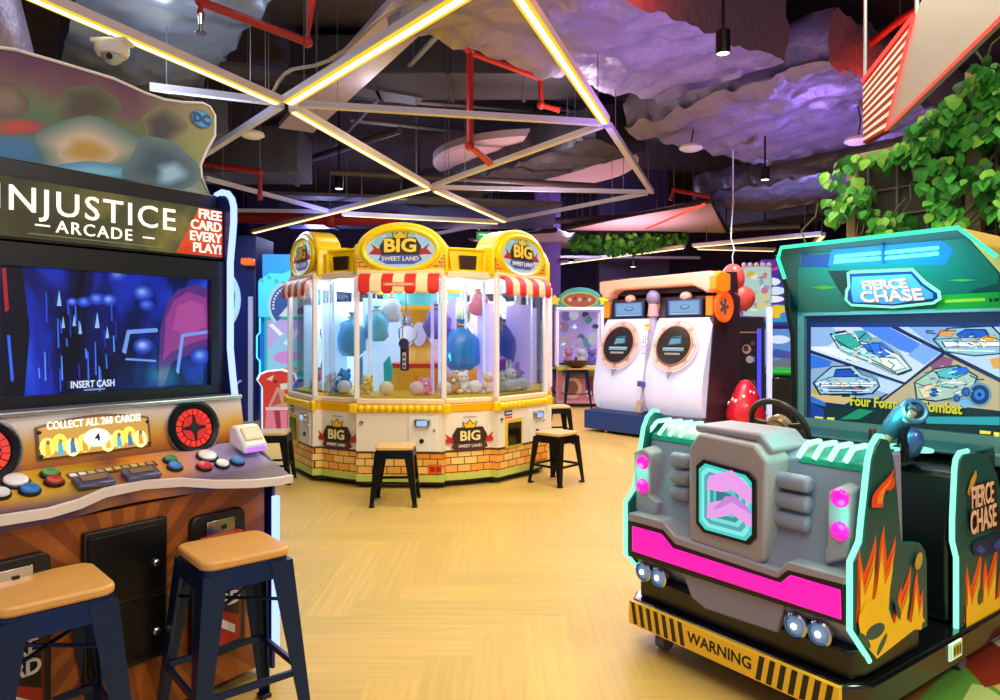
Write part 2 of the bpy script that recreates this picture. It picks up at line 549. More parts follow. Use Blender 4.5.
d1 = duct('insulated_duct', 'widest purple lit quilted foil duct beneath the black slab', FF, -2.95, -1.5, 0.35, 3.52, 3.72, 4.3, FOIL)
hang(d1, FF, [(-2.6, 0.6), (-2.6, 3.0), (-1.8, 0.6), (-1.8, 3.0)], 4.2, ZC)
d2 = duct('insulated_duct', 'second quilted foil duct beyond the widest, with a red lit end', FF, -3.9, -1.35, 3.95, 6.9, 3.75, 4.3, FOIL)
hang(d2, FF, [(-3.5, 4.5), (-1.8, 6.4)], 4.2, ZC)
d3 = duct('insulated_duct', 'blue lit far duct above the dancing game and trellis', FF, -6.2, -1.2, 8.0, 9.9, 3.7, 4.2, FOIL)
hang(d3, FF, [(-5.5, 8.6), (-2, 9.2)], 4.1, ZC)
d4 = duct('insulated_duct', 'dark mottled duct passing behind the pale bar triangle', FF, -9.0, -4.05, 3.62, 4.5, 3.62, 4.1, FOILD, 0.05)
hang(d4, FF, [(-8, 4.1), (-4.8, 4.1)], 4.0, ZC)
d5 = duct('insulated_duct', 'grey foil sheet duct above the topper of the fighting cabinet', FF, -5.7, -2.3, -1.7, -0.5, 3.75, 4.25, mat('grey_foil', '#7d8390', 0.35, 0.6, bump=0.4, bscale=5), 0.06)
hang(d5, FF, [(-5, -1.1), (-3, -1.1)], 4.1, ZC)
# round duct at the very corner above the fighting cabinet
t = thing('round_duct', 'round foil wrapped duct in the corner above the fighting cabinet', 'duct')
pts = [Vector((-3.9, 4.0 + 0.1 * k, 3.35 + 0.02 * k)) + Vector((0.03 * k, 0.18 * k, 0.05 * k)) for k in range(-6, 7)]
b = MB(); b.tube([(-3.55, 3.9, 4.6), (-3.55, 4.35, 4.1), (-3.6, 4.8, 3.6), (-3.7, 5.2, 3.2), (-3.85, 5.6, 2.9)], [0.27, 0.25, 0.27, 0.25, 0.26], 20)
b.build('insulation', FOIL, t, angle=70); MB().cyl((-3.55, 3.9, 4.6), (-3.55, 3.9, ZC), 0.02, n=8).build('hanger_rod', WIRE, t)
# sheet metal ducts far left
def box_duct(label, fr, u0, u1, v0, v1, z0, z1, m=DUCT):
    t = thing('sheet_metal_duct', label, 'duct', fr.w((u0 + u1) / 2, (v0 + v1) / 2, z0), fr.rz)
    L, W, H = u1 - u0, v1 - v0, z1 - z0
    MB().box((0, 0, H / 2), (L, W, H)).build('casing', m, t, bevel=0.01)
    for k in range(1, int(L / 0.9) + 1):
        MB().box((-L / 2 + k * 0.9, 0, H / 2), (0.04, W + 0.05, H + 0.05)).build('flange', m, t, smooth=False)
    MB().cyl((0, 0, H), (0, 0, ZC - z0), 0.015, n=6).build('hanger_rod', WIRE, t)
    return t
WF = Frame(0, 0, 1, 0)
box_duct('dark sheet metal duct left of the second ceiling junction', FF, -7.6, -5.95, -1.0, -0.1, 3.5, 4.0)
box_duct('deep dark duct box behind the white ceiling speaker', WF, -4.6, -2.6, 9.0, 9.7, 3.4, 4.0)
box_duct('long dark duct running level over the claw machine, nearest the slab', WF, -2.4, 3.0, 8.0, 8.9, 4.3, 4.75, mat('black_duct', '#3d3942', 0.6, 0.3))
box_duct('blue lit duct far behind the hanging spotlight', WF, -4.0, 1.0, 12.6, 13.4, 3.35, 3.7, mat('blue_duct', '#5a5f9a', 0.5, 0.3))
box_duct('wide dark duct far beyond the driving cabinet canopy', FF, -8.0, -2.0, 10.2, 11.2, 3.6, 4.1)
# pale round bulkhead over the claw machine
t = thing('ceiling_disc', 'large pale mauve ceiling disc above the claw machine', 'ceiling panel', (0.55, 11.0, 3.95))
MB().lathe([(0.0, 0), (1.55, 0), (1.6, 0.04), (1.6, 0.14), (0.0, 0.14)], n=48).build('panel', mat('mauve_board', '#b59aa6', 0.7), t)
MB().cyl((0, 0, 0.14), (0, 0, ZC - 3.95), 0.02, n=8).build('hanger_rod', WIRE, t)

# pale slanting duct board beside the brightest linear light, cable trays and thin service pipes
def run(name, label, cat, a, b, w_, h_, m, n_h=2):
    a, b = Vector(a), Vector(b); t = thing(name, label, cat, a); d = b - a
    MB().bar((0, 0, 0), d, w_, h_).build('run', m, t, smooth=False)
    for q in [(k + 0.5) / n_h for k in range(n_h)]:
        p = d * q; MB().cyl(p, p + Vector((0, 0, ZC - (a + p).z)), 0.008, n=6).build('hanger_rod', WIRE, t)
    return t
N4 = lambda px, py, z: node(px, py, z)
run('duct_board', 'pale mauve duct board slanting beside the brightest linear light', 'duct', N4(296, 128, 3.85), N4(418, 4, 3.85), 0.42, 0.06, mat('mauve_duct_board', '#a89ab8', 0.6, vary=0.15, bscale=4))
TRAYM = mat('tray_grey', '#6d6a72', 0.5, 0.6)
for lab, a, b, w_ in (('grey cable tray crossing high behind the first ceiling junction', N4(180, 60, 4.3), N4(420, 100, 4.3), 0.3), ('grey cable tray running level behind the pale triangle', N4(430, 70, 4.7), N4(660, 140, 4.7), 0.3), ('narrow cable tray far above the claw machine crown', N4(270, 195, 3.4), N4(560, 205, 3.4), 0.35)):
    t = run('cable_tray', lab, 'cable tray', a, b, w_, 0.05, TRAYM)
GP = mat('grey_pipe', '#8a8580', 0.45, 0.4); DP = mat('dark_pipe', '#4a4248', 0.5, 0.3)
for i, (lab, a, b, r, m_) in enumerate((
    ('thin grey pipe right of the pale duct board', N4(330, 150, 4.4), N4(480, -10, 4.4), 0.03, GP), ('thin grey pipe over the long pale pinkish bar', N4(300, 92, 4.6), N4(600, 118, 4.6), 0.03, GP),
    ('dark pipe below the mauve ceiling disc', N4(330, 172, 3.45), N4(600, 186, 3.45), 0.04, DP), ('grey pipe above the mauve ceiling disc', N4(350, 120, 4.65), N4(640, 150, 4.65), 0.035, GP),
    ('dark pipe slanting left of the second ceiling junction', N4(215, 190, 3.9), N4(400, 130, 3.9), 0.05, DP), ('grey pipe slanting over the deep dark duct box', N4(215, 150, 4.2), N4(330, 95, 4.2), 0.04, GP),
    ('dark pipe high behind the security camera', N4(120, 30, 4.5), N4(280, 85, 4.5), 0.05, DP), ('far grey pipe level over the dancing game', N4(540, 236, 3.4), N4(800, 226, 3.4), 0.05, GP), ('far dark pipe level above the hanging hedge', N4(520, 222, 3.45), N4(720, 214, 3.45), 0.06, DP))):
    a, b = Vector(a), Vector(b); t = thing('service_pipe', lab, 'pipe', a, 0, 'thin service pipes under the slab')
    MB().cyl((0, 0, 0), b - a, r, n=10).build('pipe_run', m_, t)
    for q in (0.3, 0.7):
        p = (b - a) * q; MB().cyl(p, p + Vector((0, 0, ZC - (a + p).z)), 0.007, n=6).build('hanger_rod', WIRE, t)
RED = mat('red_pipe_paint', '#b3271c', 0.4)
def pipe(label, pts, r=0.035, drops=(), head=None):
    t = thing('sprinkler_pipe', label, 'pipe', pts[0]); o = Vector(pts[0])
    P = [Vector(p) - o for p in pts]
    MB().tube(P, r, 10).build('pipe_run', RED, t)
    for p in P[1:-1]:
        MB().ball(p, r * 1.35, 10).build('elbow', RED, t)
    if head is not None:
        h = P[head]
        MB().cyl(h, h + Vector((0, 0, -0.07)), r * 0.7, r * 0.5, 10).cyl(h + Vector((0, 0, -0.07)), h + Vector((0, 0, -0.12)), 0.012, n=8).cyl(h + Vector((0, 0, -0.12)), h + Vector((0, 0, -0.128)), 0.035, n=12).build('sprinkler_head', CHROME, t)
    q = P[len(P) // 2]
    MB().cyl(q, q + Vector((0, 0, ZC - (o + q).z)), 0.008, n=6).build('hanger_rod', WIRE, t)
Y3 = lambda px, py, y: tuple(at_y(px, py, y))
pipe('red sprinkler pipe with a drop head above the fighting cabinet topper', [Y3(201, 14, 4.6), Y3(201, 2, 4.6), Y3(307, 42, 4.9), Y3(312, -4, 4.9)], 0.03, head=0)
pipe('long red sprinkler pipe behind the brightest linear light, bent downwards', [Y3(395, 12, 6.5), Y3(470, 50, 7.2), Y3(470, 146, 7.2), Y3(490, 163, 7.6)], 0.04)
pipe('red sprinkler pipe continuing right with a stepped end under the slab', [Y3(470, 52, 7.3), Y3(540, 78, 7.6), Y3(541, 105, 7.6), Y3(560, 110, 7.6)], 0.035)
pipe('thin dark red pipe running level behind the fighting cabinet topper', [Y3(190, 162, 9.0), Y3(260, 172, 9.0), Y3(260, 200, 9.0)], 0.035)
pipe('far broad red pipe running level behind the claw machine crown', [Y3(225, 216, 12.5), Y3(330, 219, 12.5), Y3(400, 218, 12.5)], 0.12)
pipe('short red pipe bracket above the pale triangle panel with neon', [Y3(670, 200, 10.3), Y3(674, 190, 10.3), Y3(710, 197, 10.3)], 0.03)
pipe('red pipe high above the right triangular panel', [Y3(850, 60, 7), Y3(900, 20, 6.5), Y3(960, -20, 6)], 0.035)

# lamps and devices on the ceiling
LAMPG = glow('lamp_lens', '#fff0cc', 9.0)
def downlight(label, px, py, y, r=0.055, h=0.17, spot=True, en=60):
    p = at_y(px, py, y); t = thing('hanging_downlight', label, 'spotlight', p, 0, 'cylinder downlights')
    MB().lathe([(0, h), (r, h), (r, 0.0), (r * 0.86, 0.0), (r * 0.86, 0.02), (0, 0.02)], n=24).build('can', BLACKM, t)
    MB().lathe([(0, 0.004), (r * 0.84, 0.004), (r * 0.84, 0.012), (0, 0.012)], n=24).build('lens', LAMPG, t)
    MB().cyl((0, 0, h), (0, 0, ZC - p.z), 0.012, n=8).build('stem', BLACKM, t)
    light('SPOT', 'downlight_beam', p + Vector((0, 0, -0.02)), en, (1, 0.86, 0.62), 0.05, spot=110)
downlight('large black cylinder downlight hanging before the purple duct', 723, 54, 4.9, 0.05, 0.16, en=120)
downlight('black cylinder downlight near the dancing game, before the blue lit duct', 765, 180, 8.6, 0.055, 0.15, en=120)
downlight('small far downlight glowing above the dancing game roof', 633, 267, 13.6, 0.06, 0.12, en=60)
downlight('small far downlight glowing right of the claw machine crown', 571, 262, 15.0, 0.06, 0.12, en=60)
downlight('black cylinder downlight hanging left of the second ceiling junction', 339, 189, 9.6, 0.06, 0.18, en=120)
for lab, px, py, y in (('white dome ceiling speaker left of the first junction', 252, 138, 8.0), ('pink lit white dome ceiling speaker under the mottled duct', 691, 151, 8.4), ('white dome ceiling speaker beside the striped neon panel', 858, 144, 7.6)):
    p = at_y(px, py, y); t = thing('ceiling_speaker', lab, 'speaker', p, 0, 'white dome ceiling speakers')
    MB().lathe([(0, 0.0), (0.1, 0.005), (0.14, 0.03), (0.13, 0.06), (0.05, 0.09), (0.0, 0.09)], n=28).build('grille_dish', WHITE, t)
    MB().tube([(0, 0, 0.09), (0.03, 0, 0.25), (-0.02, 0, 0.5), (0, 0, ZC - p.z)], 0.008, 8).build('cable', BLACK, t)
p = at_y(112, 56, 4.4); t = thing('security_camera', 'white dome security camera below the grey foil duct', 'camera', p)
MB().lathe([(0, 0.07), (0.095, 0.07), (0.1, 0.03), (0.085, 0.0), (0, 0.0)], n=28).build('housing', WHITE, t)
MB().ball((0, 0, -0.002), (0.062, 0.062, 0.055), 20).build('dome', mat('smoked_dome', '#b9c4d4', 0.1, 0.3), t)
MB().ball((0.012, -0.05, -0.02), 0.02, 12).build('lens', BLACK, t)
MB().box((0, 0, 0.085), (0.22, 0.11, 0.03)).build('mounting_plate', WHITE, t, bevel=0.005)
MB().cyl((0, 0, 0.1), (0, 0, ZC - p.z), 0.012, n=8).build('pole', BLACKM, t)
# loose cable looping over the brightest linear light
t = thing('loose_cable', 'loose pale cable draped beside the brightest linear light', 'cable', NA + Vector((0, 0, 0.12)))
q = [ext(NA, NT2, s) + Vector((-0.09 - 0.05 * math.sin(s * 7), 0, 0.12 + 0.05 * math.sin(s * 11))) - t.location for s in [k / 14 for k in range(15)]] + [Vector(NT2) + Vector((-0.6, 0.3, 1.0)) - t.location, Vector(NT2) + Vector((-0.6, 0.3, ZC - ZL)) - t.location]
MB().tube(q, 0.014, 8).build('sheath', mat('pale_cable', '#b9aa92', 0.5), t)
# green exit sign far behind the claw machine
p = at_y(490, 232, 13.0); t = thing('exit_sign', 'green exit sign hanging far behind the claw machine crown', 'sign', p)
MB().box((0, 0, -0.09), (0.5, 0.05, 0.18)).build('case', mat('exit_case', '#d8efe0', 0.4), t, bevel=0.008)
picture('sign_face', [(rect(-0.23, -0.165, 0.23, -0.015), '#19b060'), (rect(-0.2, -0.06, -0.08, -0.04), '#eafff0'), (rect(-0.12, -0.13, -0.06, -0.05), '#eafff0'), (star(0.1, -0.09, 0.06, 0.5, 3, 0), '#eafff0')], t, at=-0.027, lit=1.2)
for s in (-0.18, 0.18):
    MB().cyl((s, 0, 0), (s, 0, ZC - p.z), 0.008, n=6).build('hanger_rod', WIRE, t)
# ---------------------------------------------------------------- round claw machine
CL = Vector((-0.787, 7.24, 0)); CR = -0.05
R0 = 1.275
def P2(r, deg):
    a = math.radians(deg); return (r * math.cos(a), r * math.sin(a))
BAYW = 0.375
BAYA = [0, 54, 117, 180, 243, 306, 360]
MIDA = [(BAYA[k] + BAYA[k + 1]) / 2 for k in range(6)]
def bay_ends(off, k, dw=0.0):
    a = math.radians(-90 + BAYA[k]); n = Vector((math.cos(a), math.sin(a))); s = Vector((-n.y, n.x))
    ap = R0 + off
    return n * ap - s * (BAYW + dw), n * ap + s * (BAYW + dw)
def arc_between(off, k):
    """curved corner panel between bay k and k+1"""
    r = R0 + off + 0.005
    h = math.degrees(math.asin((BAYW + 0.015) / r))
    a0, a1 = -90 + BAYA[k] + h, -90 + BAYA[k + 1] - h
    return [P2(r, a0 + (a1 - a0) * j / 6) for j in range(7)]
def outline(off, bayoff=0.02):
    o = []
    for k in range(6):
        e0, e1 = bay_ends(off + bayoff, k)
        o += [tuple(e0), tuple(e1)] + arc_between(off, k)
    return o

clw = thing('claw_machine', 'big round yellow claw machine with striped awnings and crown signs', 'arcade machine', CL, CR)
WARMW = mat('warm_white_laminate', '#fbf3e6', 0.35)
LIME = mat('lime_stripe', '#c9dc6a', 0.4)
CREAM = mat('cream_laminate', '#f6e3c0', 0.35)
YEL2 = mat('deep_yellow_moulding', '#f9b900', 0.3, coat=0.3)

def brick_material():
    m = bpy.data.materials.new('yellow_brick_print'); m.use_nodes = True
    nt = m.node_tree; b = nt.nodes['Principled BSDF']; L = nt.links.new
    tc = nt.nodes.new('ShaderNodeTexCoord'); sp = nt.nodes.new('ShaderNodeSeparateXYZ'); L(tc.outputs['Object'], sp.inputs[0])
    at = nt.nodes.new('ShaderNodeMath'); at.operation = 'ARCTAN2'; L(sp.outputs['Y'], at.inputs[0]); L(sp.outputs['X'], at.inputs[1])
    mu = nt.nodes.new('ShaderNodeMath'); mu.operation = 'MULTIPLY'; mu.inputs[1].default_value = 1.32; L(at.outputs[0], mu.inputs[0])
    cb = nt.nodes.new('ShaderNodeCombineXYZ'); L(mu.outputs[0], cb.inputs[0]); L(sp.outputs['Z'], cb.inputs[1])
    br = nt.nodes.new('ShaderNodeTexBrick'); L(cb.outputs[0], br.inputs['Vector'])
    br.inputs['Scale'].default_value = 1.0; br.inputs['Brick Width'].default_value = 0.125; br.inputs['Row Height'].default_value = 0.064
    br.inputs['Mortar Size'].default_value = 0.004; br.inputs['Color1'].default_value = hx('#ff9a1c'); br.inputs['Color2'].default_value = hx('#ffe38a')
    br.inputs['Mortar'].default_value = hx('#4a2c14'); br.inputs['Mortar Smooth'].default_value = 0.1
    L(br.outputs['Color'], b.inputs['Base Color']); b.inputs['Roughness'].default_value = 0.35
    return m
BRICK = brick_material()
def ring(name, z0, z1, off, m, bevel=0.0, bayoff=0.02):
    return MB().prism(outline(off, bayoff), 'xy', z0, z1).build(name, m, clw, bevel=bevel, angle=20)
ring('plinth', 0.02, 0.07, -0.06, BLACK)
ring('lower_stripe', 0.06, 0.115, 0.0, LIME)
ring('brick_band', 0.115, 0.30, -0.003, BRICK)
ring('dark_stripe', 0.30, 0.318, 0.0, mat('olive_stripe', '#4a4426', 0.5))
ring('body_panel', 0.318, 0.655, -0.003, WARMW)
ring('counter_band', 0.645, 0.715, 0.006, YEL2, 0.006)
ring('counter_lip', 0.715, 0.765, 0.0, CREAM, 0.012)
ring('prize_floor', 0.755, 0.785, -0.05, mat('prize_floor_yellow', '#f2c81e', 0.5))
ring('window_header', 1.80, 1.86, -0.005, CREAM, 0.008)
ring('roof_plate', 1.86, 1.93, -0.08, YELLOW)
ring('crown_base', 1.852, 1.876, -0.02, YELLOW, 0.004)
MB().lathe([(0, 1.79), (1.12, 1.79), (1.12, 1.797), (0, 1.797)], n=48).build('ceiling_light_panel', glow('claw_interior_light', '#e6f4ff', 1.9), clw)

def bayM(k):
    """matrix taking (x across, y depth inwards, z) to the bay plane"""
    a = math.radians(-90 + BAYA[k])
    n = Vector((math.cos(a), math.sin(a), 0))
    return Matrix.Translation(n * (R0 + 0.017)) @ Matrix.Rotation(a + PI / 2, 4, 'Z')
def midM(k):
    a = math.radians(-90 + MIDA[k]); n = Vector((math.cos(a), math.sin(a), 0))
    return Matrix.Translation(n * (R0 + 0.004)) @ Matrix.Rotation(a + PI / 2, 4, 'Z')

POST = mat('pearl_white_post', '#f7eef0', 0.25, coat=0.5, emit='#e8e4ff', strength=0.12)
PANE = glass_mat('claw_window', '#f8fcff', 0.03)
STRR = mat('awning_red', '#e3261b', 0.5); STRC = mat('awning_cream', '#ffe9b8', 0.5)
BEZEL = mat('sign_yellow_rim', '#ffdc00', 0.28, coat=0.4)
SGN_BRK = mat('sign_brick', '#ffb347', 0.4)
TXY = mat('big_letter_yellow', '#ffe04a', 0.35); TXK = mat('letter_outline_dark', '#3c2410', 0.5); TXB = mat('ribbon_blue', '#5a6bb0', 0.4)

def logo_layers(s=1.0, cx=0.0, cz=0.0, panel=False):
    """ribbon, crown and dark backing of the round logo"""
    T = lambda pts: [(cx + x * s, cz + z * s) for x, z in pts]
    L = []
    L.append((T([(-0.2, 0.0), (-0.27, 0.05), (-0.24, 0.0), (-0.29, -0.05), (-0.13, -0.06), (-0.13, 0.03)]), '#c92a2a'))
    L.append((T([(0.2, 0.0), (0.27, 0.05), (0.24, 0.0), (0.29, -0.05), (0.13, -0.06), (0.13, 0.03)]), '#c92a2a'))
    L.append((T([(-0.17, -0.05), (0.17, -0.05), (0.2, -0.1), (0.12, -0.14), (-0.12, -0.14), (-0.2, -0.1)]), '#5b63a8' if not panel else '#5a3038'))
    L.append((T([(-0.17, -0.055), (0.17, -0.055), (0.19, 0.02), (0.14, 0.1), (-0.14, 0.1), (-0.19, 0.02)]), '#3b2a1a'))
    L.append((T([(-0.06, 0.09), (-0.085, 0.165), (-0.04, 0.135), (0, 0.18), (0.04, 0.135), (0.085, 0.165), (0.06, 0.09)]), '#6a3b10'))
    L.append((T([(-0.05, 0.095), (-0.07, 0.15), (-0.035, 0.125), (0, 0.165), (0.035, 0.125), (0.07, 0.15), (0.05, 0.095)]), '#ffd21f'))
    return L

def child_at(name, M_, parent, kind=None):
    pass

def place(o, M_):
    o.matrix_local = M_ @ o.matrix_basis
    return o

INS = Matrix.Translation((0, 0.05, 0))
for k in range(6):
    M_ = bayM(k); seen = k in (0, 1, 5)
    # posts at both edges of the bay
    for s in (-1, 1):
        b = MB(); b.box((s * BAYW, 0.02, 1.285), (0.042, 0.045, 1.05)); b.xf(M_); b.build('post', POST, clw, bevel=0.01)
    b = MB(); b.box((0, 0.02, 1.285), (2 * BAYW - 0.04, 0.006, 1.04)); b.xf(M_); b.build('glass_pane', PANE, clw, smooth=False)
    a_ = arc_between(-0.02, k); a2 = arc_between(-0.026, k)
    b = MB(); b.loft([[(p[0], p[1], 0.765) for p in a_] + [(p[0], p[1], 0.765) for p in a2[::-1]], [(p[0], p[1], 1.805) for p in a_] + [(p[0], p[1], 1.805) for p in a2[::-1]]])
    b.build('glass_pane', PANE, clw, angle=60)
    # sign board above the bay: shoulders, round head, lit oval face
    W = BAYW + 0.03
    o_ = [(-W, 1.83), (W, 1.83), (W, 2.06), (W - 0.012, 2.085)]
    o_ += ell(0, 2.04, 0.385, 0.235, 21, math.radians(14), math.radians(166))
    o_ += [(-W + 0.012, 2.085), (-W, 2.06)]
    b = MB(); b.prism(o_, 'xz', -0.02, 0.22); b.xf(M_); sb = b.build('crown_sign', BEZEL, clw, bevel=0.02, seg=3); MA = M_; M_ = M_ @ INS; sb.data.transform(MA @ INS @ MA.inverted())
    if not seen:
        continue
    b = MB(); b.tube([(x, -0.024, z) for x, z in ell(0, 2.035, 0.322, 0.178, 40)], 0.026, 8, closed=True); b.xf(M_); b.build('oval_rim', BEZEL, sb)
    lay = [(ell(0, 2.035, 0.31, 0.168, 36), '#cfe4e6')]
    for i, (cx, cz, r, c) in enumerate([(-0.17, 2.1, 0.06, '#9fd8d0'), (-0.2, 2.03, 0.05, '#c7e6a4'), (0.18, 2.1, 0.06, '#b6dff0'), (0.2, 2.02, 0.045, '#f4f7df'), (0.08, 2.17, 0.05, '#a9d79a'), (-0.08, 2.17, 0.05, '#9dc9b4'), (0.0, 2.12, 0.06, '#f6f6f6')]):
        lay.append((ell(cx, cz, r, r * 0.8, 14), c))
    lay += logo_layers(0.95, 0, 2.045)
    pc = picture('sign_face', lay, sb, at=-0.024, step=-0.0008, lit=0.75); pc.matrix_local = M_
    t1 = text('BIG', 0.155, TXY, sb, name='big_lettering', bold=0.035); t1.matrix_local = M_ @ Matrix.Translation((0, -0.042, 2.066)) @ Matrix.Rotation(PI / 2, 4, 'X') @ Matrix.Diagonal((1.2, 1, 1, 1))
    t2 = text('SWEET LAND', 0.05, LETW, sb, name='ribbon_lettering', bold=0.015); t2.matrix_local = M_ @ Matrix.Translation((0, -0.042, 1.957)) @ Matrix.Rotation(PI / 2, 4, 'X') @ Matrix.Diagonal((1.05, 1, 1, 1))
    for s in (-1, 1):
        lay = [([(s * 0.385, 1.86), (s * 0.385, 1.99), (s * 0.37, 1.99), (s * 0.31, 1.91), (s * 0.2, 1.86)], '#6b3a12')]
        for (xa, xb, za, zb) in ((0.245, 0.305, 1.865, 1.893), (0.311, 0.381, 1.865, 1.893), (0.305, 0.35, 1.898, 1.926), (0.355, 0.381, 1.898, 1.926), (0.338, 0.381, 1.931, 1.957), (0.355, 0.381, 1.962, 1.984)):
            lay.append((rect(s * xa, za, s * xb, zb), '#ffb347'))
        pc = picture('brick_print', lay, sb, at=-0.0212, step=-0.0006); pc.matrix_local = M_
    M_ = M_ @ Matrix.Translation((0, -0.02, 0))
    # striped awning
    for i in range(7):
        x0 = -0.343 + 0.098 * i; x1 = x0 + 0.098
        prof = [(-0.01, 1.925), (-0.075, 1.90), (-0.10, 1.86)]
        rings = []
        top = [(x0, -0.015, 1.925), (x1, -0.015, 1.925)]
        b = MB()
        pts_f = [(x0, 1.85), (x0 + 0.012, 1.825), (x0 + 0.03, 1.812), (x0 + 0.06, 1.812), (x1 - 0.012, 1.825), (x1, 1.85)]
        rows = [[(x0, -0.022, 1.835), (x1, -0.022, 1.835)], [(x0, -0.07, 1.81), (x1, -0.07, 1.81)], [(x0, -0.095, 1.775), (x1, -0.095, 1.775)], [(x0, -0.10, 1.69), (x1, -0.10, 1.69)], [(x0 + 0.014, -0.10, 1.668), (x1 - 0.014, -0.10, 1.668)], [(x0 + 0.034, -0.10, 1.66), (x1 - 0.034, -0.10, 1.66)]]
        rows2 = [[(p[0], p[1] + 0.006, p[2] - 0.004) for p in r] for r in rows]
        b.loft([r + r2[::-1] for r, r2 in zip(rows, rows2)]); b.xf(M_)
        b.build('awning_stripe', STRR if i % 2 == 0 else STRC, clw, angle=60)
    M_ = MA
    # quilted yellow pad on the counter and panel furniture
    b = MB()
    for i in range(12):
        b.ball((-0.335 + 0.061 * i, -0.012, 0.683), (0.034, 0.026, 0.034), 10)
    b.xf(M_); b.build('quilted_counter_pad', YELLOW, clw)
    b = MB(); b.box((-0.40, -0.008, 0.683), (0.07, 0.04, 0.085)); b.xf(M_); b.build('counter_corner_cap', YELLOW, clw, bevel=0.012)
    b = MB(); b.box((0.40, -0.008, 0.683), (0.07, 0.04, 0.085)); b.xf(M_); b.build('counter_corner_cap', YELLOW, clw, bevel=0.012)
    b = MB(); b.box((0.20, -0.006, 0.47), (0.25, 0.012, 0.30)); b.xf(M_); dr = b.build('service_door', mat('door_white', '#fffaf2', 0.35), clw, bevel=0.004)
    b = MB(); b.prism(rrect(0.12, 0.525, 0.27, 0.60, 0.015), 'xz', -0.012, -0.045, 0.15); b.xf(M_); b.build('card_reader', CHROME, dr, bevel=0.004)
    b = MB(); b.prism(rrect(0.15, 0.54, 0.24, 0.585, 0.01), 'xz', -0.045, -0.049); b.xf(M_); b.build('reader_screen', glow('reader_blue', '#a9c8ff', 1.0), dr)
    b = MB(); b.lathe([(0, 0), (0.02, 0), (0.018, -0.014), (0, -0.016)], (0.19, -0.012, 0.41), 14, 'y'); b.xf(M_); b.build('coin_slot', BLACK, dr)
    b = MB(); b.lathe([(0, 0), (0.012, 0), (0.01, -0.01), (0, -0.012)], (0.295, -0.012, 0.50), 12, 'y'); b.xf(M_); b.build('lock', CHROME, dr)
    b = MB(); b.lathe([(0, 0), (0.02, 0), (0.018, -0.008), (0, -0.01)], (-0.33, -0.003, 0.56), 14, 'y'); b.xf(M_); b.build('panel_lock', CHROME, clw)
    if k != 0:
        xo = -0.16
        b = MB(); b.box((xo, -0.006, 0.43), (0.24, 0.02, 0.26)); b.xf(M_); f_ = b.build('prize_chute_frame', mat('chute_yellow', '#e8c83c', 0.4), clw, bevel=0.006)
        b = MB(); b.box((xo, -0.018, 0.425), (0.19, 0.006, 0.20)); b.xf(M_); b.build('prize_flap', mat('smoked_flap', '#15120f', 0.15), f_)
        lay = [(rect(xo - 0.13, 0.59, xo - 0.02, 0.635), '#4a4a9c'), (rect(xo - 0.12, 0.535, xo - 0.02, 0.58), '#e2352c'), (rect(xo - 0.11, 0.55, xo - 0.03, 0.565), '#ffe9d0'), (rect(xo - 0.11, 0.605, xo - 0.03, 0.62), '#f2f2f2')]
        pc = picture('sticker', lay, clw, at=-0.0035, step=-0.0006); pc.matrix_local = M_
    else:
        lay = [(rect(0.24, 0.13, 0.36, 0.21), '#e8651c'), (rect(0.26, 0.15, 0.3, 0.19), '#b3261c'), (rect(0.31, 0.15, 0.35, 0.19), '#b3261c')]
        pc = picture('sticker', lay, clw, at=-0.004, step=-0.0006); pc.matrix_local = M_
        lay = [(rect(-0.13, 1.72, 0.14, 1.75), '#f0806a'), (rect(-0.11, 1.73, 0.12, 1.741), '#ffd9b0')]
        pc = picture('awning_banner', lay, clw, at=-0.0725, step=-0.0006); pc.matrix_local = M_
    # the prize claw hanging in the bay
    b = MB(); b.cyl((0, 0.3, 1.79), (0, 0.3, 1.45), 0.008, n=8); b.xf(M_); c_ = b.build('claw_cable', STEEL, clw)
    b = MB(); b.lathe([(0, 0.06), (0.04, 0.06), (0.05, 0.0), (0.03, -0.03), (0, -0.03)], (0, 0.3, 1.42), 16)
    for j in range(3):
        a = 2 * PI * j / 3
        b.tube([(0.03 * math.cos(a), 0.3 + 0.03 * math.sin(a), 1.40), (0.1 * math.cos(a), 0.3 + 0.1 * math.sin(a), 1.36), (0.09 * math.cos(a), 0.3 + 0.09 * math.sin(a), 1.28), (0.03 * math.cos(a), 0.3 + 0.03 * math.sin(a), 1.24)], 0.007, 6)
    b.xf(M_); b.build('claw', CHROME, c_)
    # candy wheel arms and scoop dial behind the window
    if k == 0:
        b = MB(); b.box((0.03, 0.06, 1.13), (0.075, 0.03, 0.26)); b.xf(M_); h_ = b.build('lever_sign', mat('maroon_lever', '#5a1a22', 0.4), clw, bevel=0.02)
        b = MB(); b.lathe([(0, 0.04), (0.045, 0.04), (0.045, 0.02), (0, 0.02)], (0.03, 0.0, 1.235), 20, 'y'); b.xf(M_); b.build('dial', CHROME, h_)
        lay = [(rect(0.015, 1.02, 0.045, 1.16), '#f3f3f3'), (rect(0.02, 1.03, 0.04, 1.05), '#5a1a22'), (rect(0.02, 1.07, 0.04, 1.09), '#5a1a22'), (rect(0.02, 1.11, 0.04, 1.13), '#5a1a22')]
        pc = picture('dial_label', lay, h_, at=0.043, step=-0.0006); pc.matrix_local = M_

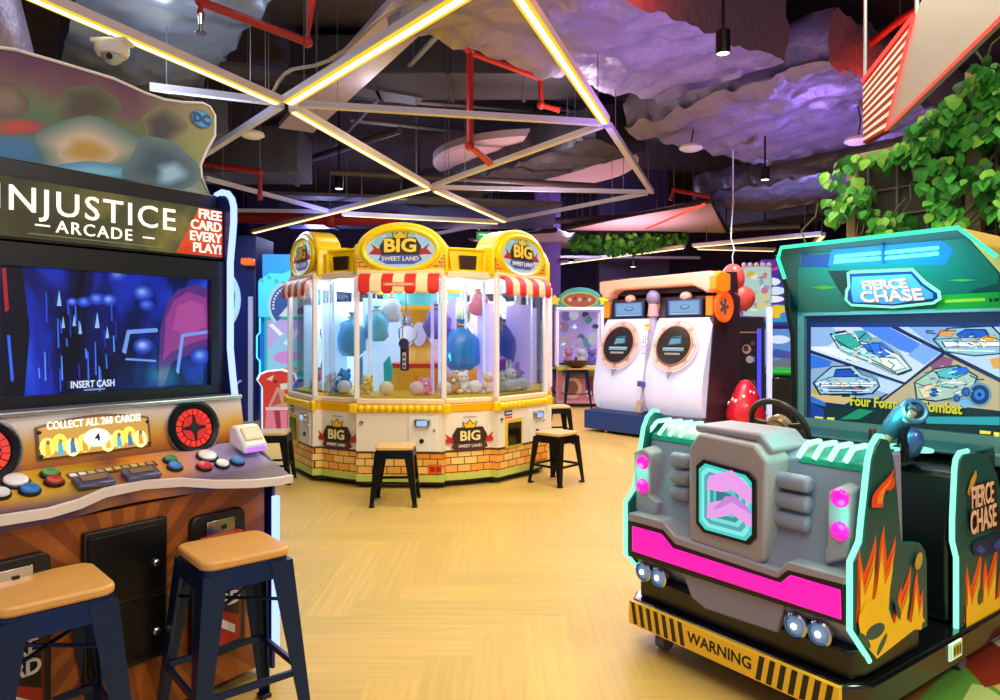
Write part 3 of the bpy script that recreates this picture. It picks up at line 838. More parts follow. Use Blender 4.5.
for k in (0, 4, 5):
    M_ = midM(k)
    # curved corner panel: logo print on the body, yellow hatch with dark window above
    def cyl_fn(x, z, d, k=k):
        r = R0 + 0.003 - d; a = math.radians(-60 + 60 * k) + x / R0
        return (r * math.cos(a), r * math.sin(a), z)
    pc = picture('logo_print', logo_layers(0.86, 0, 0.425, True) + [(rect(-0.06, 0.595, 0.06, 0.603), '#9a8f80')], clw, at=-0.004, step=-0.0008); pc.matrix_local = M_
    t1 = text('BIG', 0.115, mat('cream_lettering', '#fdf0b0', 0.4), clw, name='big_lettering', bold=0.03); t1.matrix_local = M_ @ Matrix.Translation((0, -0.017, 0.435)) @ Matrix.Rotation(PI / 2, 4, 'X') @ Matrix.Diagonal((1.1, 1, 1, 1))
    t2 = text('SWEET LAND', 0.036, LETW, clw, name='ribbon_lettering', bold=0.012); t2.matrix_local = M_ @ Matrix.Translation((0, -0.017, 0.35)) @ Matrix.Rotation(PI / 2, 4, 'X')
for k in range(6):
    M_ = midM(k)
    pts = arc_between(-0.06, k)
    inner = arc_between(-0.24, k)
    b = MB(); b.prism([*pts, *inner[::-1]], 'xy', 1.86, 2.07); cr = b.build('crown_block', YELLOW, clw, bevel=0.012)
    M_ = M_ @ INS
    b = MB(); b.box((0, 0.035, 2.055), (0.46, 0.07, 0.03)); b.xf(M_); b.build('crown_shelf', YELLOW, cr, bevel=0.015)
    if k in (0, 4, 5):
        b = MB(); b.prism([(-0.07, 1.88), (0.07, 1.88), (0.08, 2.0), (-0.08, 2.0)], 'xz', -0.022, 0.03); b.xf(M_); b.build('crown_window', mat('crown_window_dark', '#3b2a22', 0.2), cr)
        b = MB(); b.prism([(-0.16, 1.86), (-0.13, 1.86), (-0.14, 2.03), (-0.18, 2.03)], 'xz', -0.035, 0.03); b.xf(M_); b.build('crown_rib', YELLOW, cr, bevel=0.006)
        b = MB(); b.prism([(0.16, 1.86), (0.13, 1.86), (0.14, 2.03), (0.18, 2.03)], 'xz', -0.035, 0.03); b.xf(M_); b.build('crown_rib', YELLOW, cr, bevel=0.006)
        b = MB(); b.box((0, -0.015, 1.845), (0.42, 0.02, 0.05)); b.xf(M_); b.build('header_strip', mat('orange_strip', '#f7a81c', 0.4), clw)

# candy tower in the middle of the machine
AMB = mat('amber_tower', '#f6ae12', 0.35, coat=0.3)
MB().lathe([(0, 0.78), (0.62, 0.78), (0.62, 0.98), (0.55, 1.0), (0.55, 1.03), (0.5, 1.05), (0, 1.05)], n=36).build('tower_base', AMB, clw)
MB().lathe([(0, 1.05), (0.34, 1.05), (0.3, 1.12), (0.25, 1.3), (0.29, 1.48), (0.44, 1.56), (0.44, 1.6), (0, 1.6)], n=30).build('tower_column', AMB, clw, angle=60)
MB().lathe([(0, 1.6), (0.42, 1.6), (0.42, 1.72), (0, 1.72)], n=30).build('tower_drum', mat('teal_drum', '#5fc4c2', 0.35), clw)
MB().lathe([(0, 1.72), (0.47, 1.72), (0.47, 1.76), (0, 1.76)], n=30).build('tower_cap', AMB, clw)
b = MB(); b.lathe([(0.555, 1.0), (0.57, 1.0), (0.57, 1.035), (0.555, 1.035)], n=36); b.build('tower_stripe', STRR, clw)
for k in (-112, -90, -60, -30):
    a = math.radians(k)
    b = MB(); b.prism([*[(x, z) for x, z in ell(0, 1.32, 0.07, 0.12, 20)]], 'xz', -0.30, -0.24); b.xf(Matrix.Rotation(a + PI / 2, 4, 'Z')); b.build('tower_arch', mat('pearl_display', '#e9e2f2', 0.25), clw)
    b = MB(); b.box((0, -0.58, 0.87), (0.26, 0.06, 0.16)); b.xf(Matrix.Rotation(a + PI / 2 + 0.22, 4, 'Z')); b.build('tower_niche', mat('niche_orange', '#e8871a', 0.4), clw, bevel=0.02)
for k, c in ((-125, '#1fa6b8'), (-104, '#39c7d8')):
    a = math.radians(k)
    b = MB(); b.prism([(-0.03, 0.8), (0.03, 0.8), (0.05, 1.0), (0.02, 1.12), (-0.04, 1.05)], 'xz', -0.86, -0.83); b.xf(Matrix.Rotation(a + PI / 2, 4, 'Z')); b.build('scoop_arm', mat('teal_arm_' + c[1:], c, 0.35), clw, bevel=0.008)

# glowing panels and tubes added to brighten the interior between the play bays
FROST = mat('frosted_glow_panel', '#cfe2f6', 0.25, emit='#a0dcff', strength=0.5)
LILAC = mat('lilac_glow_panel', '#d8c8f4', 0.25, emit='#c0a8ff', strength=0.42)
for k in range(6):
    a = math.radians(-90 + MIDA[k])
    b = MB(); b.box((0.66, 0, 1.22), (0.56, 0.012, 0.86)); b.xf(Matrix.Rotation(a, 4, 'Z')); b.build('bay_glow_panel', LILAC if k in (0, 1) else FROST, clw, smooth=False)
    for j, (rr, da) in enumerate(((1.12, -0.19), (1.12, 0.19), (0.95, 0.1))):
        x, y = rr * math.cos(a + da), rr * math.sin(a + da)
        MB().cyl((x, y, 0.785), (x, y, 1.79), 0.014, n=10).build('glow_tube', mat('glowing_acrylic', '#dceaf8', 0.1, emit='#cfe6ff', strength=0.3), clw)
for k, sg in ((1, -1), (1, 1), (0, 1), (5, -1), (5, 1), (2, -1), (4, 1)):  # more glowing panels added to fill the dark end windows
    a = math.radians(-90 + BAYA[k] + sg * 13)
    b = MB(); b.box((1.07, 0, 1.20), (0.26, 0.010, 0.80)); b.xf(Matrix.Rotation(a, 4, 'Z')); b.build('bay_glow_panel', LILAC if k < 3 else FROST, clw, smooth=False)
# prizes inside: plush toys, individually
def clp(r, deg, z):
    a = math.radians(deg) + CR
    return Vector((CL.x + r * math.cos(a), CL.y + r * math.sin(a), z))
FUR = lambda c: mat('plush_' + c[1:], c, 0.9, bump=0.6, bscale=60)
def plush(name, label, r, deg, c, s=1.0, c2=None, ears='round', z=0.787):
    t = thing(name, label, 'plush toy', clp(r, deg, z), math.radians(deg) + PI / 2 + CR, 'plush prizes in the round claw machine')
    MB().ball((0, 0, 0.06 * s), (0.065 * s, 0.055 * s, 0.06 * s), 16).build('body', FUR(c), t)
    hd = MB().ball((0, -0.012 * s, 0.145 * s), (0.062 * s, 0.055 * s, 0.052 * s), 16).build('head', FUR(c), t)
    for e in (-1, 1):
        b = MB()
        if ears == 'round': b.ball((e * 0.045 * s, 0, 0.19 * s), (0.02 * s, 0.012 * s, 0.02 * s), 10)
        elif ears == 'long': b.ball((e * 0.025 * s, 0, 0.225 * s), (0.014 * s, 0.01 * s, 0.045 * s), 10)
        b.build('ear', FUR(c), hd) if ears != 'none' else b.bm.free()
        MB().ball((e * 0.062 * s, -0.03 * s, 0.075 * s), (0.022 * s, 0.02 * s, 0.035 * s), 10).build('arm', FUR(c), t)
        MB().ball((e * 0.04 * s, -0.06 * s, 0.022 * s), (0.025 * s, 0.035 * s, 0.022 * s), 10).build('leg', FUR(c), t)
        MB().ball((e * 0.02 * s, -0.064 * s, 0.155 * s), 0.006 * s, 8).build('eye', BLACK, hd)
    MB().ball((0, -0.064 * s, 0.132 * s), (0.02 * s, 0.014 * s, 0.015 * s), 10).build('muzzle', FUR(c2 or '#ffffff'), hd)
for a in [
    ('plush_bear', 'white plush bear sitting beside the post right of the front window', 1.08, -63, '#f4efe6', 1.0),
    ('plush_bear', 'tan plush bear low in the logo side window of the round claw machine', 1.1, -68, '#d9a777', 0.95),
    ('plush_bear', 'cream plush bear with pink muzzle behind the curved window, right part', 1.12, -50, '#f3dcc4', 0.95, '#f19aa8'),
    ('plush_rabbit', 'white plush rabbit in the rightmost window of the round claw machine', 1.1, -35, '#f7f7fb', 1.1, None, 'long'),
    ('plush_bear', 'pale green plush bear beside the rightmost window post', 1.1, -42, '#cfe3c4', 0.95),
    ('plush_rabbit', 'lilac plush rabbit near the right end of the round claw machine', 1.08, -25, '#b99be6', 1.0, None, 'long'),
    ('plush_bear', 'blue plush bear at the left curved window of the claw machine', 1.08, -122, '#4aa3e8', 1.05),
    ('plush_bear', 'white plush bear beside the blue one at the left curved window', 1.12, -129, '#f2f5fa', 0.9),
    ('plush_rabbit', 'pink plush rabbit at the left edge windows of the claw machine', 1.1, -140, '#f48fb1', 1.0, None, 'long'),
    ('plush_bear', 'teal plush bear at the left end of the claw machine windows', 1.06, -152, '#2fb5b0', 1.0),
    ('plush_bear', 'yellow plush bear left of the maroon lever in the front window', 1.12, -107, '#f4cf3a', 0.8),
    ('plush_bear', 'pink plush bear at the foot of the amber tower, front window', 1.12, -80, '#f5a6b6', 0.75),
]:
    plush(*a)
for i, (r, deg, c) in enumerate([(1.16, -58, '#f6f2f4'), (1.15, -72, '#eadfd0'), (1.14, -38, '#eef0fb'), (1.16, -28, '#e8f4ff'), (1.17, -118, '#f2f6ff'), (1.15, -133, '#dff2ff'), (1.17, -97, '#fff2c0'), (1.16, -84, '#ffd9e2'), (1.12, -146, '#f4e4ff')]):
    lab = ['white furry ball right of the front window post', 'cream furry ball against the right post of the front window', 'pale furry ball by the lilac glow panel of the right window', 'ice blue furry ball at the far right window', 'white furry ball in the left curved window', 'sky blue furry ball at the left curved window end', 'yellow furry ball in the middle of the front window', 'pink furry ball at the right half of the front window', 'lilac furry ball at the leftmost window'][i]
    o = MB().ball((0, 0, 0.06), (0.065, 0.065, 0.06), 16).build('furry_ball', FUR(c)); o.location = clp(r, deg, 0.787)
    tag(o, lab, 'plush toy', 'furry balls in the round claw machine')
# big hanging plush / prize bags
def prize_bag(label, r, deg, z, c, s=1.0, sq=1.25, neck=True):
    t = thing('prize_bag', label, 'prize bag', clp(r, deg, z), math.radians(deg) + PI / 2 + CR, 'large prize bags hanging in the round claw machine')
    prof = [(0.0, -0.19), (0.09, -0.185), (0.15, -0.13), (0.165, -0.04), (0.15, 0.05), (0.11, 0.12), (0.05, 0.16), (0.035, 0.19), (0.06, 0.22), (0.0, 0.22)]
    b = MB(); b.lathe([(r_ * s, h * s) for r_, h in prof], n=20, sy=0.7)
    for v in b.bm.verts:
        v.co += Vector((0.012 * math.sin(v.co.z * 40), 0.012 * math.sin(v.co.x * 50 + v.co.z * 20), 0))
    b.build('sack', mat('bag_' + c[1:], c, 0.3, coat=0.5), t, angle=80)
    MB().tube([(x, y, 0.175 * s) for x, y in ell(0, 0, 0.045 * s, 0.035 * s, 12)], 0.01 * s, 6, closed=True).build('tie', mat('gold_tie', '#f2c33a', 0.3, 0.6), t)
    MB().cyl((0, 0, 0.2 * s), (0, 0, 1.795 - z), 0.005, n=6).build('hanger_string', WHITE, t)
for a in [
    ('big sky blue prize bag hanging in the curved window right of the front', 0.9, -58, 1.2, '#1787d8', 1.15),
    ('green topped prize bag above the big sky blue bag', 0.82, -56, 1.52, '#a9c36a', 0.6),
    ('violet prize bag beside the post right of the amber tower', 0.8, -72, 1.42, '#7a6bd0', 0.8),
    ('pink and coral prize bag high in the curved window', 0.98, -50, 1.6, '#f58ba0', 0.6),
    ('royal blue prize bag hanging in the right window', 0.95, -30, 1.22, '#2a5ce0', 1.1),
    ('purple prize bag low in the right window', 1.02, -39, 1.02, '#8a2fd6', 0.7),
    ('light blue prize bag hanging in the left curved window', 0.95, -125, 1.3, '#56b4f0', 1.0),
    ('navy prize bag at the far left window of the claw machine', 0.95, -143, 1.3, '#3346b8', 0.9),
    ('cyan prize bag left of the amber tower in the front window', 0.85, -112, 1.4, '#6fd0e8', 0.8),
    ('white prize bag high left of the amber tower', 0.75, -105, 1.55, '#e9f2fa', 0.65),
]:
    prize_bag(*a)
for i, (deg, z) in enumerate([(-120, 1.0), (-60, 1.3), (-20, 1.3), (-150, 1.3)]):
    light('POINT', 'claw_interior_lamp', clp(0.85, deg, 1.62), 9, (0.85, 0.93, 1.0), 0.08)
# ---------------------------------------------------------------- stools
OAK = mat('oak_seat', '#e0a95c', 0.35, bump=0.05, bscale=30, vary=0.12)
def make_stool(name, label, seat_h, side, foot, seat_m, metal, loc, rz, group):
    t = thing(name, label, 'stool', loc, rz, group)
    s = side / 2
    MB().prism(rrect(-s, -s, s, s, 0.04), 'xy', seat_h - 0.028, seat_h).build('seat', seat_m, t, bevel=0.008)
    b = MB()
    for i, (r_, h) in enumerate([(s - 0.004, seat_h - 0.028), (s + 0.004, seat_h - 0.075)]):
        pass
    o1 = rrect(-s + 0.006, -s + 0.006, s - 0.006, s - 0.006, 0.035); o2 = rrect(-s - 0.004, -s - 0.004, s + 0.004, s + 0.004, 0.035)
    b.loft([[(x, y, seat_h - 0.03) for x, y in o1], [(x, y, seat_h - 0.09) for x, y in o2]], cap=False)
    b.loft([[(x * 0.97, y * 0.97, seat_h - 0.09) for x, y in o2], [(x * 0.97, y * 0.97, seat_h - 0.03) for x, y in o1]], cap=False)
    b.build('seat_apron', metal, t)
    f = foot / 2
    for sx in (-1, 1):
        for sy in (-1, 1):
            rings = []
            for k in range(7):
                q = k / 6; z = (seat_h - 0.04) * (1 - q)
                e = s + (f - s) * q; wd = 0.074 * (1 - q) + 0.028 * q if seat_h > 0.5 else 0.07 * (1 - q) + 0.03 * q
                th = 0.006
                # folded sheet angle: outer corner at (e, e)
                P = [(e, e), (e - wd, e), (e - wd, e - th), (e - wd * 0.5, e - th * 1.6), (e - th * 1.6, e - wd * 0.5), (e - th, e - wd), (e, e - wd)]
                rings.append([Vector((sx * x, sy * y, z)) for x, y in P])
            lg = MB().loft(rings).build('leg', metal, t, angle=30)
            MB().box((sx * (f - 0.018), sy * (f - 0.018), 0.008), (0.042, 0.042, 0.016)).build('rubber_foot', BLACK, lg, bevel=0.004)
    br = MB()
    hz = seat_h * 0.36; e = s + (f - s) * (1 - hz / seat_h) - 0.012
    for a_, b_ in (((-e, -e), (e, -e)), ((e, -e), (e, e)), ((e, e), (-e, e)), ((-e, e), (-e, -e))):
        MB().bar((a_[0], a_[1], hz), (b_[0], b_[1], hz), 0.012, 0.02).build('foot_rail', metal, t)
    hz = seat_h - 0.17; e = s + (f - s) * 0.27 - 0.015
    if seat_h > 0.5:
        MB().cyl((-e, -e, hz), (e, e, hz), 0.006, n=8).cyl((e, -e, hz), (-e, e, hz), 0.006, n=8).build('cross_brace', metal, t)
    return t
GUN = mat('gunmetal_blue_sheen', '#1a3058', 0.3, 0.6)  # blue sheen on the metal is put into its base colour
st = make_stool('bar_stool', 'wooden seat metal stool before the unit beside the blue light strip', 0.62, 0.28, 0.385, OAK, GUN, (-0.867, 2.276, 0), math.radians(41), 'wooden seat stools at the fighting cabinet')
dup(st, (-1.245, 1.925, 0), math.radians(44), 'wooden seat metal stool cut off by the corner, nearest of all stools')
lowg = 'low metal stools by the machines'
st2 = make_stool('low_stool', 'low dark metal stool with pale seat before the front window of the claw machine', 0.455, 0.29, 0.36, mat('pale_seat', '#e6c07a', 0.35), BLACKM, (-0.815, 5.47, 0), math.radians(2), lowg)
dup(st2, (0.50, 6.22, 0), math.radians(48), 'low dark metal stool turned cornerwise at the right end of the claw machine')
dup(st2, (0.69, 8.55, 0), math.radians(10), 'low dark metal stool half hidden behind the right end of the claw machine')
dup(st2, (-2.03, 6.25, 0), math.radians(8), 'low dark metal stool between the fighting cabinet and the claw machine')
st3 = make_stool('bar_stool', 'tall dark stool with a bowl on it before the far small claw machine', 0.72, 0.4, 0.52, OAK, GUN, (1.36, 12.75, 0), math.radians(8), 'far tall stools')
dup(st3, (0.78, 13.0, 0), math.radians(30), 'tall dark stool beside the violet column, behind the round claw machine')
t = thing('bowl', 'dark shallow bowl with knob on the far tall stool', 'bowl', (1.38, 12.72, 0.72))
MB().lathe([(0, 0), (0.1, 0.0), (0.2, 0.06), (0.25, 0.13), (0.235, 0.13), (0.18, 0.07), (0, 0.03)], n=28).build('vessel', mat('brown_bowl', '#4a2f1a', 0.4), t, angle=60)
MB().lathe([(0, 0.03), (0.09, 0.05), (0.03, 0.12), (0.02, 0.2), (0, 0.2)], n=16).build('knob', mat('bowl_knob', '#2a1c12', 0.4), t)

# ---------------------------------------------------------------- fighting cabinet on the left
FC = Frame(-0.8617, 2.6809, 0.7, 1.0); UW = -1.12; UM = -0.56
fc = thing('fighting_cabinet', 'large fighting game cabinet with blue screen, printed topper and sunburst base', 'arcade machine', FC.O, FC.rz)
NAVY = mat('navy_side_laminate', '#10235f', 0.35)
NEONB = glow('blue_white_neon', '#8fa6ff', 2.4)
FRAMEK = mat('charcoal_frame', '#15141a', 0.35)
prof = [(0.0, 0.03), (0.0, 0.72), (-0.03, 0.80), (0.10, 0.87), (0.205, 0.895), (0.25, 1.04), (0.285, 1.25), (0.285, 1.60), (0.262, 1.76), (0.268, 1.83), (0.30, 1.865), (0.36, 1.88), (0.85, 1.88), (0.85, 0.03)]
for nm, x0, x1 in (('side_panel', -0.012, 0.0), ('side_panel', UW, UW + 0.012)):
    sp_ = MB().prism(prof, 'yz', x0, x1).build(nm, NAVY, fc)
    xm = (x0 + x1) / 2
    nb = [(xm, v - 0.008, z) for v, z in [(0.18, 0.885), (0.205, 0.895), (0.228, 0.97), (0.25, 1.04), (0.27, 1.15), (0.285, 1.25), (0.285, 1.42), (0.285, 1.60), (0.27, 1.70), (0.262, 1.76), (0.262, 1.82), (0.275, 1.855), (0.30, 1.878), (0.34, 1.888), (0.38, 1.88)]]
    MB().tube(nb, 0.013, 10).build('neon_tube', NEONB, sp_)
    MB().box((xm, -0.012, 0.40), (0.022, 0.02, 0.58)).build('light_strip', glow('cool_light_strip', '#8fa6ff', 2.4), sp_)

def sunburst():
    m = bpy.data.materials.new('sunburst_wood_print'); m.use_nodes = True
    nt = m.node_tree; b = nt.nodes['Principled BSDF']; L = nt.links.new
    tc = nt.nodes.new('ShaderNodeTexCoord'); sp = nt.nodes.new('ShaderNodeSeparateXYZ'); L(tc.outputs['Object'], sp.inputs[0])
    def math_(op, a, b_=None):
        n = nt.nodes.new('ShaderNodeMath'); n.operation = op
        for i, q in enumerate((a, b_)):
            if q is None: continue
            if isinstance(q, (int, float)): n.inputs[i].default_value = q
            else: L(q, n.inputs[i])
        return n.outputs[0]
    dx = math_('SUBTRACT', sp.outputs['X'], UM); dz = math_('SUBTRACT', sp.outputs['Z'], 0.47)
    an = math_('ARCTAN2', dz, dx)
    s = math_('SINE', math_('MULTIPLY', an, 22.0))
    st_ = math_('GREATER_THAN', s, 0.0)
    n = nt.nodes.new('ShaderNodeTexNoise'); n.inputs['Scale'].default_value = 16; n.inputs['Detail'].default_value = 5; L(tc.outputs['Object'], n.inputs['Vector'])
    mx = nt.nodes.new('ShaderNodeMix'); mx.data_type = 'RGBA'; mx.inputs['A'].default_value = hx('#84431a'); mx.inputs['B'].default_value = hx('#a55a20')
    L(st_, mx.inputs['Factor'])
    m2 = nt.nodes.new('ShaderNodeMix'); m2.data_type = 'RGBA'; m2.blend_type = 'MULTIPLY'; m2.inputs['Factor'].default_value = 0.6
    L(mx.outputs['Result'], m2.inputs['A']); L(n.outputs['Fac'], m2.inputs['B'])
    m3 = nt.nodes.new('ShaderNodeMix'); m3.data_type = 'RGBA'; m3.blend_type = 'ADD'; m3.inputs['Factor'].default_value = 0.35
    L(m2.outputs['Result'], m3.inputs['A']); L(mx.outputs['Result'], m3.inputs['B'])
    L(m3.outputs['Result'], b.inputs['Base Color']); b.inputs['Roughness'].default_value = 0.4
    return m
MB().box(((UW) / 2, 0.44, 0.40), (-UW - 0.06, 0.83, 0.70)).build('base_cabinet', sunburst(), fc)
MB().box((UM, 0.45, 0.035), (-UW - 0.1, 0.74, 0.03)).build('plinth', BLACK, fc)
# coin doors
b = MB(); b.box((UM + 0.003, 0.017, 0.47), (0.262, 0.03, 0.458)); cf = b.build('coin_door_frame', BLACK, fc, bevel=0.005)
for z0, z1, zl in ((0.465, 0.688, 0.559), (0.252, 0.458, 0.336)):
    d_ = MB().box((UM + 0.003, 0.0, (z0 + z1) / 2), (0.244, 0.012, z1 - z0 - 0.012)).build('coin_door', BLACKM, cf, bevel=0.003)
    MB().lathe([(0, -0.018), (0.008, -0.018), (0.0125, -0.012), (0.0125, 0.0), (0, 0.0)], (UM + 0.088, -0.004, zl), 16, 'y').build('lock', CHROME, d_)
# card dispensers
for sx in (-1, 1):
    xc = UM + sx * 0.325
    dp = MB().prism(rrect(xc - 0.106, 0.16, xc + 0.106, 0.675, 0.03), 'xz', 0.03, 0.0).build('card_dispenser', BLACK, fc, bevel=0.006)
    MB().prism(rrect(xc - 0.055, 0.60, xc + 0.055, 0.65, 0.006), 'xz', 0.0, -0.01).build('coin_entry', CHROME, dp, bevel=0.002)
    MB().box((xc + 0.01, -0.012, 0.622), (0.018, 0.004, 0.014)).build('entry_slot', BLACK, dp)
    MB().prism([(xc - 0.09, 0.575), (xc + 0.09, 0.575), (xc + 0.075, 0.60), (xc - 0.075, 0.60)], 'xz', 0.0, -0.025).build('card_tray', mat('red_tray', '#c63a1c', 0.35), dp, bevel=0.002)
    lay = [(rect(xc - 0.085, 0.2, xc + 0.085, 0.565), '#7d221c'), (rect(xc - 0.078, 0.2, xc + 0.078, 0.56), '#141214'),
           ([(xc - 0.078, 0.2), (xc + 0.078, 0.2), (xc + 0.078, 0.285), (xc, 0.325), (xc - 0.078, 0.285)], '#b3291c'),
           ([(xc - 0.06, 0.225), (xc, 0.265), (xc + 0.06, 0.225), (xc + 0.06, 0.255), (xc, 0.297), (xc - 0.06, 0.255)], '#f0e6e0'),
           ([(xc - 0.03, 0.49), (xc + 0.07, 0.5), (xc + 0.05, 0.53), (xc - 0.04, 0.52)], '#8c8c94'), ([(xc - 0.06, 0.45), (xc + 0.05, 0.47), (xc + 0.03, 0.485), (xc - 0.06, 0.47)], '#5a5a62')]
    picture('dispenser_art', lay, dp, at=-0.001)
    for i, s_ in enumerate(('TAKE', 'CARD')):
        text(s_, 0.062, LETW, dp, (xc, -0.008, 0.415 - 0.058 * i), name='lettering', bold=0.03, sx=0.9)
# control panel: wavy lip
lipv = [(-1.12, -0.03), (-1.0, -0.03), (-0.93, -0.028), (-0.80, -0.035), (-0.71, -0.02), (-0.62, 0.012), (-0.5, 0.018), (-0.38, -0.005), (-0.28, -0.05), (-0.16, -0.085), (-0.06, -0.10), (0.0, -0.10)]
ZL0, ZB = 0.79, 0.895
sl = lambda v: ZL0 + (ZB - ZL0) * (v + 0.07) / 0.25
def panel_art():
    m = bpy.data.materials.new('control_panel_print'); m.use_nodes = True
    nt = m.node_tree; b = nt.nodes['Principled BSDF']; L = nt.links.new
    tc = nt.nodes.new('ShaderNodeTexCoord'); sp = nt.nodes.new('ShaderNodeSeparateXYZ'); L(tc.outputs['Object'], sp.inputs[0])
    n = nt.nodes.new('ShaderNodeTexNoise'); n.inputs['Scale'].default_value = 6; n.inputs['Detail'].default_value = 4; L(tc.outputs['Object'], n.inputs['Vector'])
    ad = nt.nodes.new('ShaderNodeMath'); ad.operation = 'MULTIPLY_ADD'; ad.inputs[1].default_value = 0.22; L(n.outputs['Fac'], ad.inputs[0]); L(sp.outputs['X'], ad.inputs[2])
    r = nt.nodes.new('ShaderNodeMapRange'); r.inputs['From Min'].default_value = -1.0; r.inputs['From Max'].default_value = 0.12; L(ad.outputs[0], r.inputs[0])
    cr = nt.nodes.new('ShaderNodeValToRGB'); e = cr.color_ramp
    stops = [(0.0, '#e8a08a'), (0.14, '#c77a50'), (0.26, '#d9a52a'), (0.42, '#b98a1e'), (0.5, '#8a4a34'), (0.58, '#d98a28'), (0.68, '#c98a5a'), (0.8, '#8f86c8'), (1.0, '#a79ac0')]
    e.elements[0].position = 0; e.elements[0].color = hx(stops[0][1]); e.elements[1].position = 1; e.elements[1].color = hx(stops[-1][1])
    for p_, c_ in stops[1:-1]:
        q = e.elements.new(p_); q.color = hx(c_)
    L(r.outputs[0], cr.inputs[0])
    ry = nt.nodes.new('ShaderNodeMapRange'); ry.inputs['From Min'].default_value = -0.02; ry.inputs['From Max'].default_value = 0.05; L(sp.outputs['Y'], ry.inputs[0])
    mx = nt.nodes.new('ShaderNodeMix'); mx.data_type = 'RGBA'; mx.inputs['A'].default_value = hx('#4a3458'); L(cr.outputs[0], mx.inputs['B']); L(ry.outputs[0], mx.inputs['Factor'])
    L(mx.outputs['Result'], b.inputs['Base Color']); b.inputs['Roughness'].default_value = 0.3
    return m
rings = []
for u, v in lipv:
    rings.append([Vector((u, v + 0.004, ZL0 - 0.028)), Vector((u, v + 0.004, sl(v) - 0.002)), Vector((u, v * 0.5 + 0.09, sl(v * 0.5 + 0.09) - 0.002)), Vector((u, 0.185, ZB)), Vector((u, 0.185, ZL0 - 0.05))])
cp = MB().loft(rings).build('control_panel', panel_art(), fc, angle=30)
rings = [[Vector((u, v - 0.006, sl(v) - 0.026)), Vector((u, v - 0.008, sl(v) + 0.001)), Vector((u, v + 0.010, sl(v) + 0.003)), Vector((u, v + 0.010, sl(v) - 0.026))] for u, v in lipv]
MB().loft(rings).build('panel_edge', mat('pale_edge_trim', '#e6dcd8', 0.3), cp, angle=30)
tiltX = math.atan2(ZB - ZL0, 0.25)
SLM = lambda u, v: Matrix.Translation((u, v, sl(v))) @ Matrix.Rotation(tiltX, 4, 'X')
for i, (u, v, r, c) in enumerate([(-0.732, 0.126, 0.025, '#1f8a5a'), (-0.737, 0.085, 0.025, '#b3201c'), (-0.812, 0.062, 0.026, '#1e78d2'), (-0.829, 0.115, 0.034, '#eef0fa'), (-0.885, 0.066, 0.024, '#e8eaf2'),
                                  (-0.359, 0.105, 0.022, '#1f8a6a'), (-0.366, 0.062, 0.024, '#2a7fd0'), (-0.225, 0.094, 0.034, '#f2f0fa'), (-0.273, 0.036, 0.025, '#d81f3a'), (-0.205, 0.032, 0.024, '#f4f4fb'), (-0.142, 0.033, 0.024, '#2a86d8'),
                                  (-0.96, 0.036, 0.024, '#d81f3a'), (-0.98, 0.1, 0.024, '#1f8a5a'), (-1.04, 0.05, 0.024, '#2a7fd0')]):
    M_ = SLM(u, v)
    b = MB(); b.lathe([(0, 0.0), (r * 1.15, 0.0), (r * 1.15, 0.004), (r * 1.04, 0.008), (0, 0.008)], n=24); b.xf(M_); bt = b.build('push_button', BLACK, cp, angle=50)
    b = MB(); b.lathe([(r * 0.95, 0.006), (r * 0.95, 0.012), (r * 0.85, 0.015), (0.0, 0.0125)], n=24); b.xf(M_); b.build('plunger', mat('button_' + c[1:], c, 0.25, coat=0.5), bt, angle=50)
for u in (-0.64, -0.49):
    M_ = SLM(u, 0.05)
    b = MB(); b.box((0, 0, 0.008), (0.112, 0.062, 0.018)); b.xf(M_); tr = b.build('card_slot_tray', mat('smoked_tray', '#5a5a78', 0.2, 0.4), cp, bevel=0.006)
    b = MB(); b.box((0, 0.004, 0.0185), (0.075, 0.028, 0.004)); b.xf(M_); b.build('tray_insert', mat('bronze_insert', '#8a6a4a', 0.35, 0.3), tr)
b = MB(); b.box((0, 0, 0.001), (0.28, 0.03, 0.002)); b.xf(SLM(-0.55, 0.105)); b.build('instruction_strip', mat('dark_strip', '#5a4426', 0.4), cp)
lay = [(rect(-0.135 + 0.027 * i, -0.009, -0.115 + 0.027 * i, 0.009), c) for i, c in enumerate(['#e6e6e6', '#d9d9e6', '#c9a44a', '#a98a5a', '#d0b070', '#c9a44a', '#a98a5a', '#d0b070', '#c9a44a', '#a98a5a'])]
pc = picture('instruction_icons', lay, cp, plane='xy', at=0.003, step=0.0002); pc.matrix_local = SLM(-0.55, 0.105)
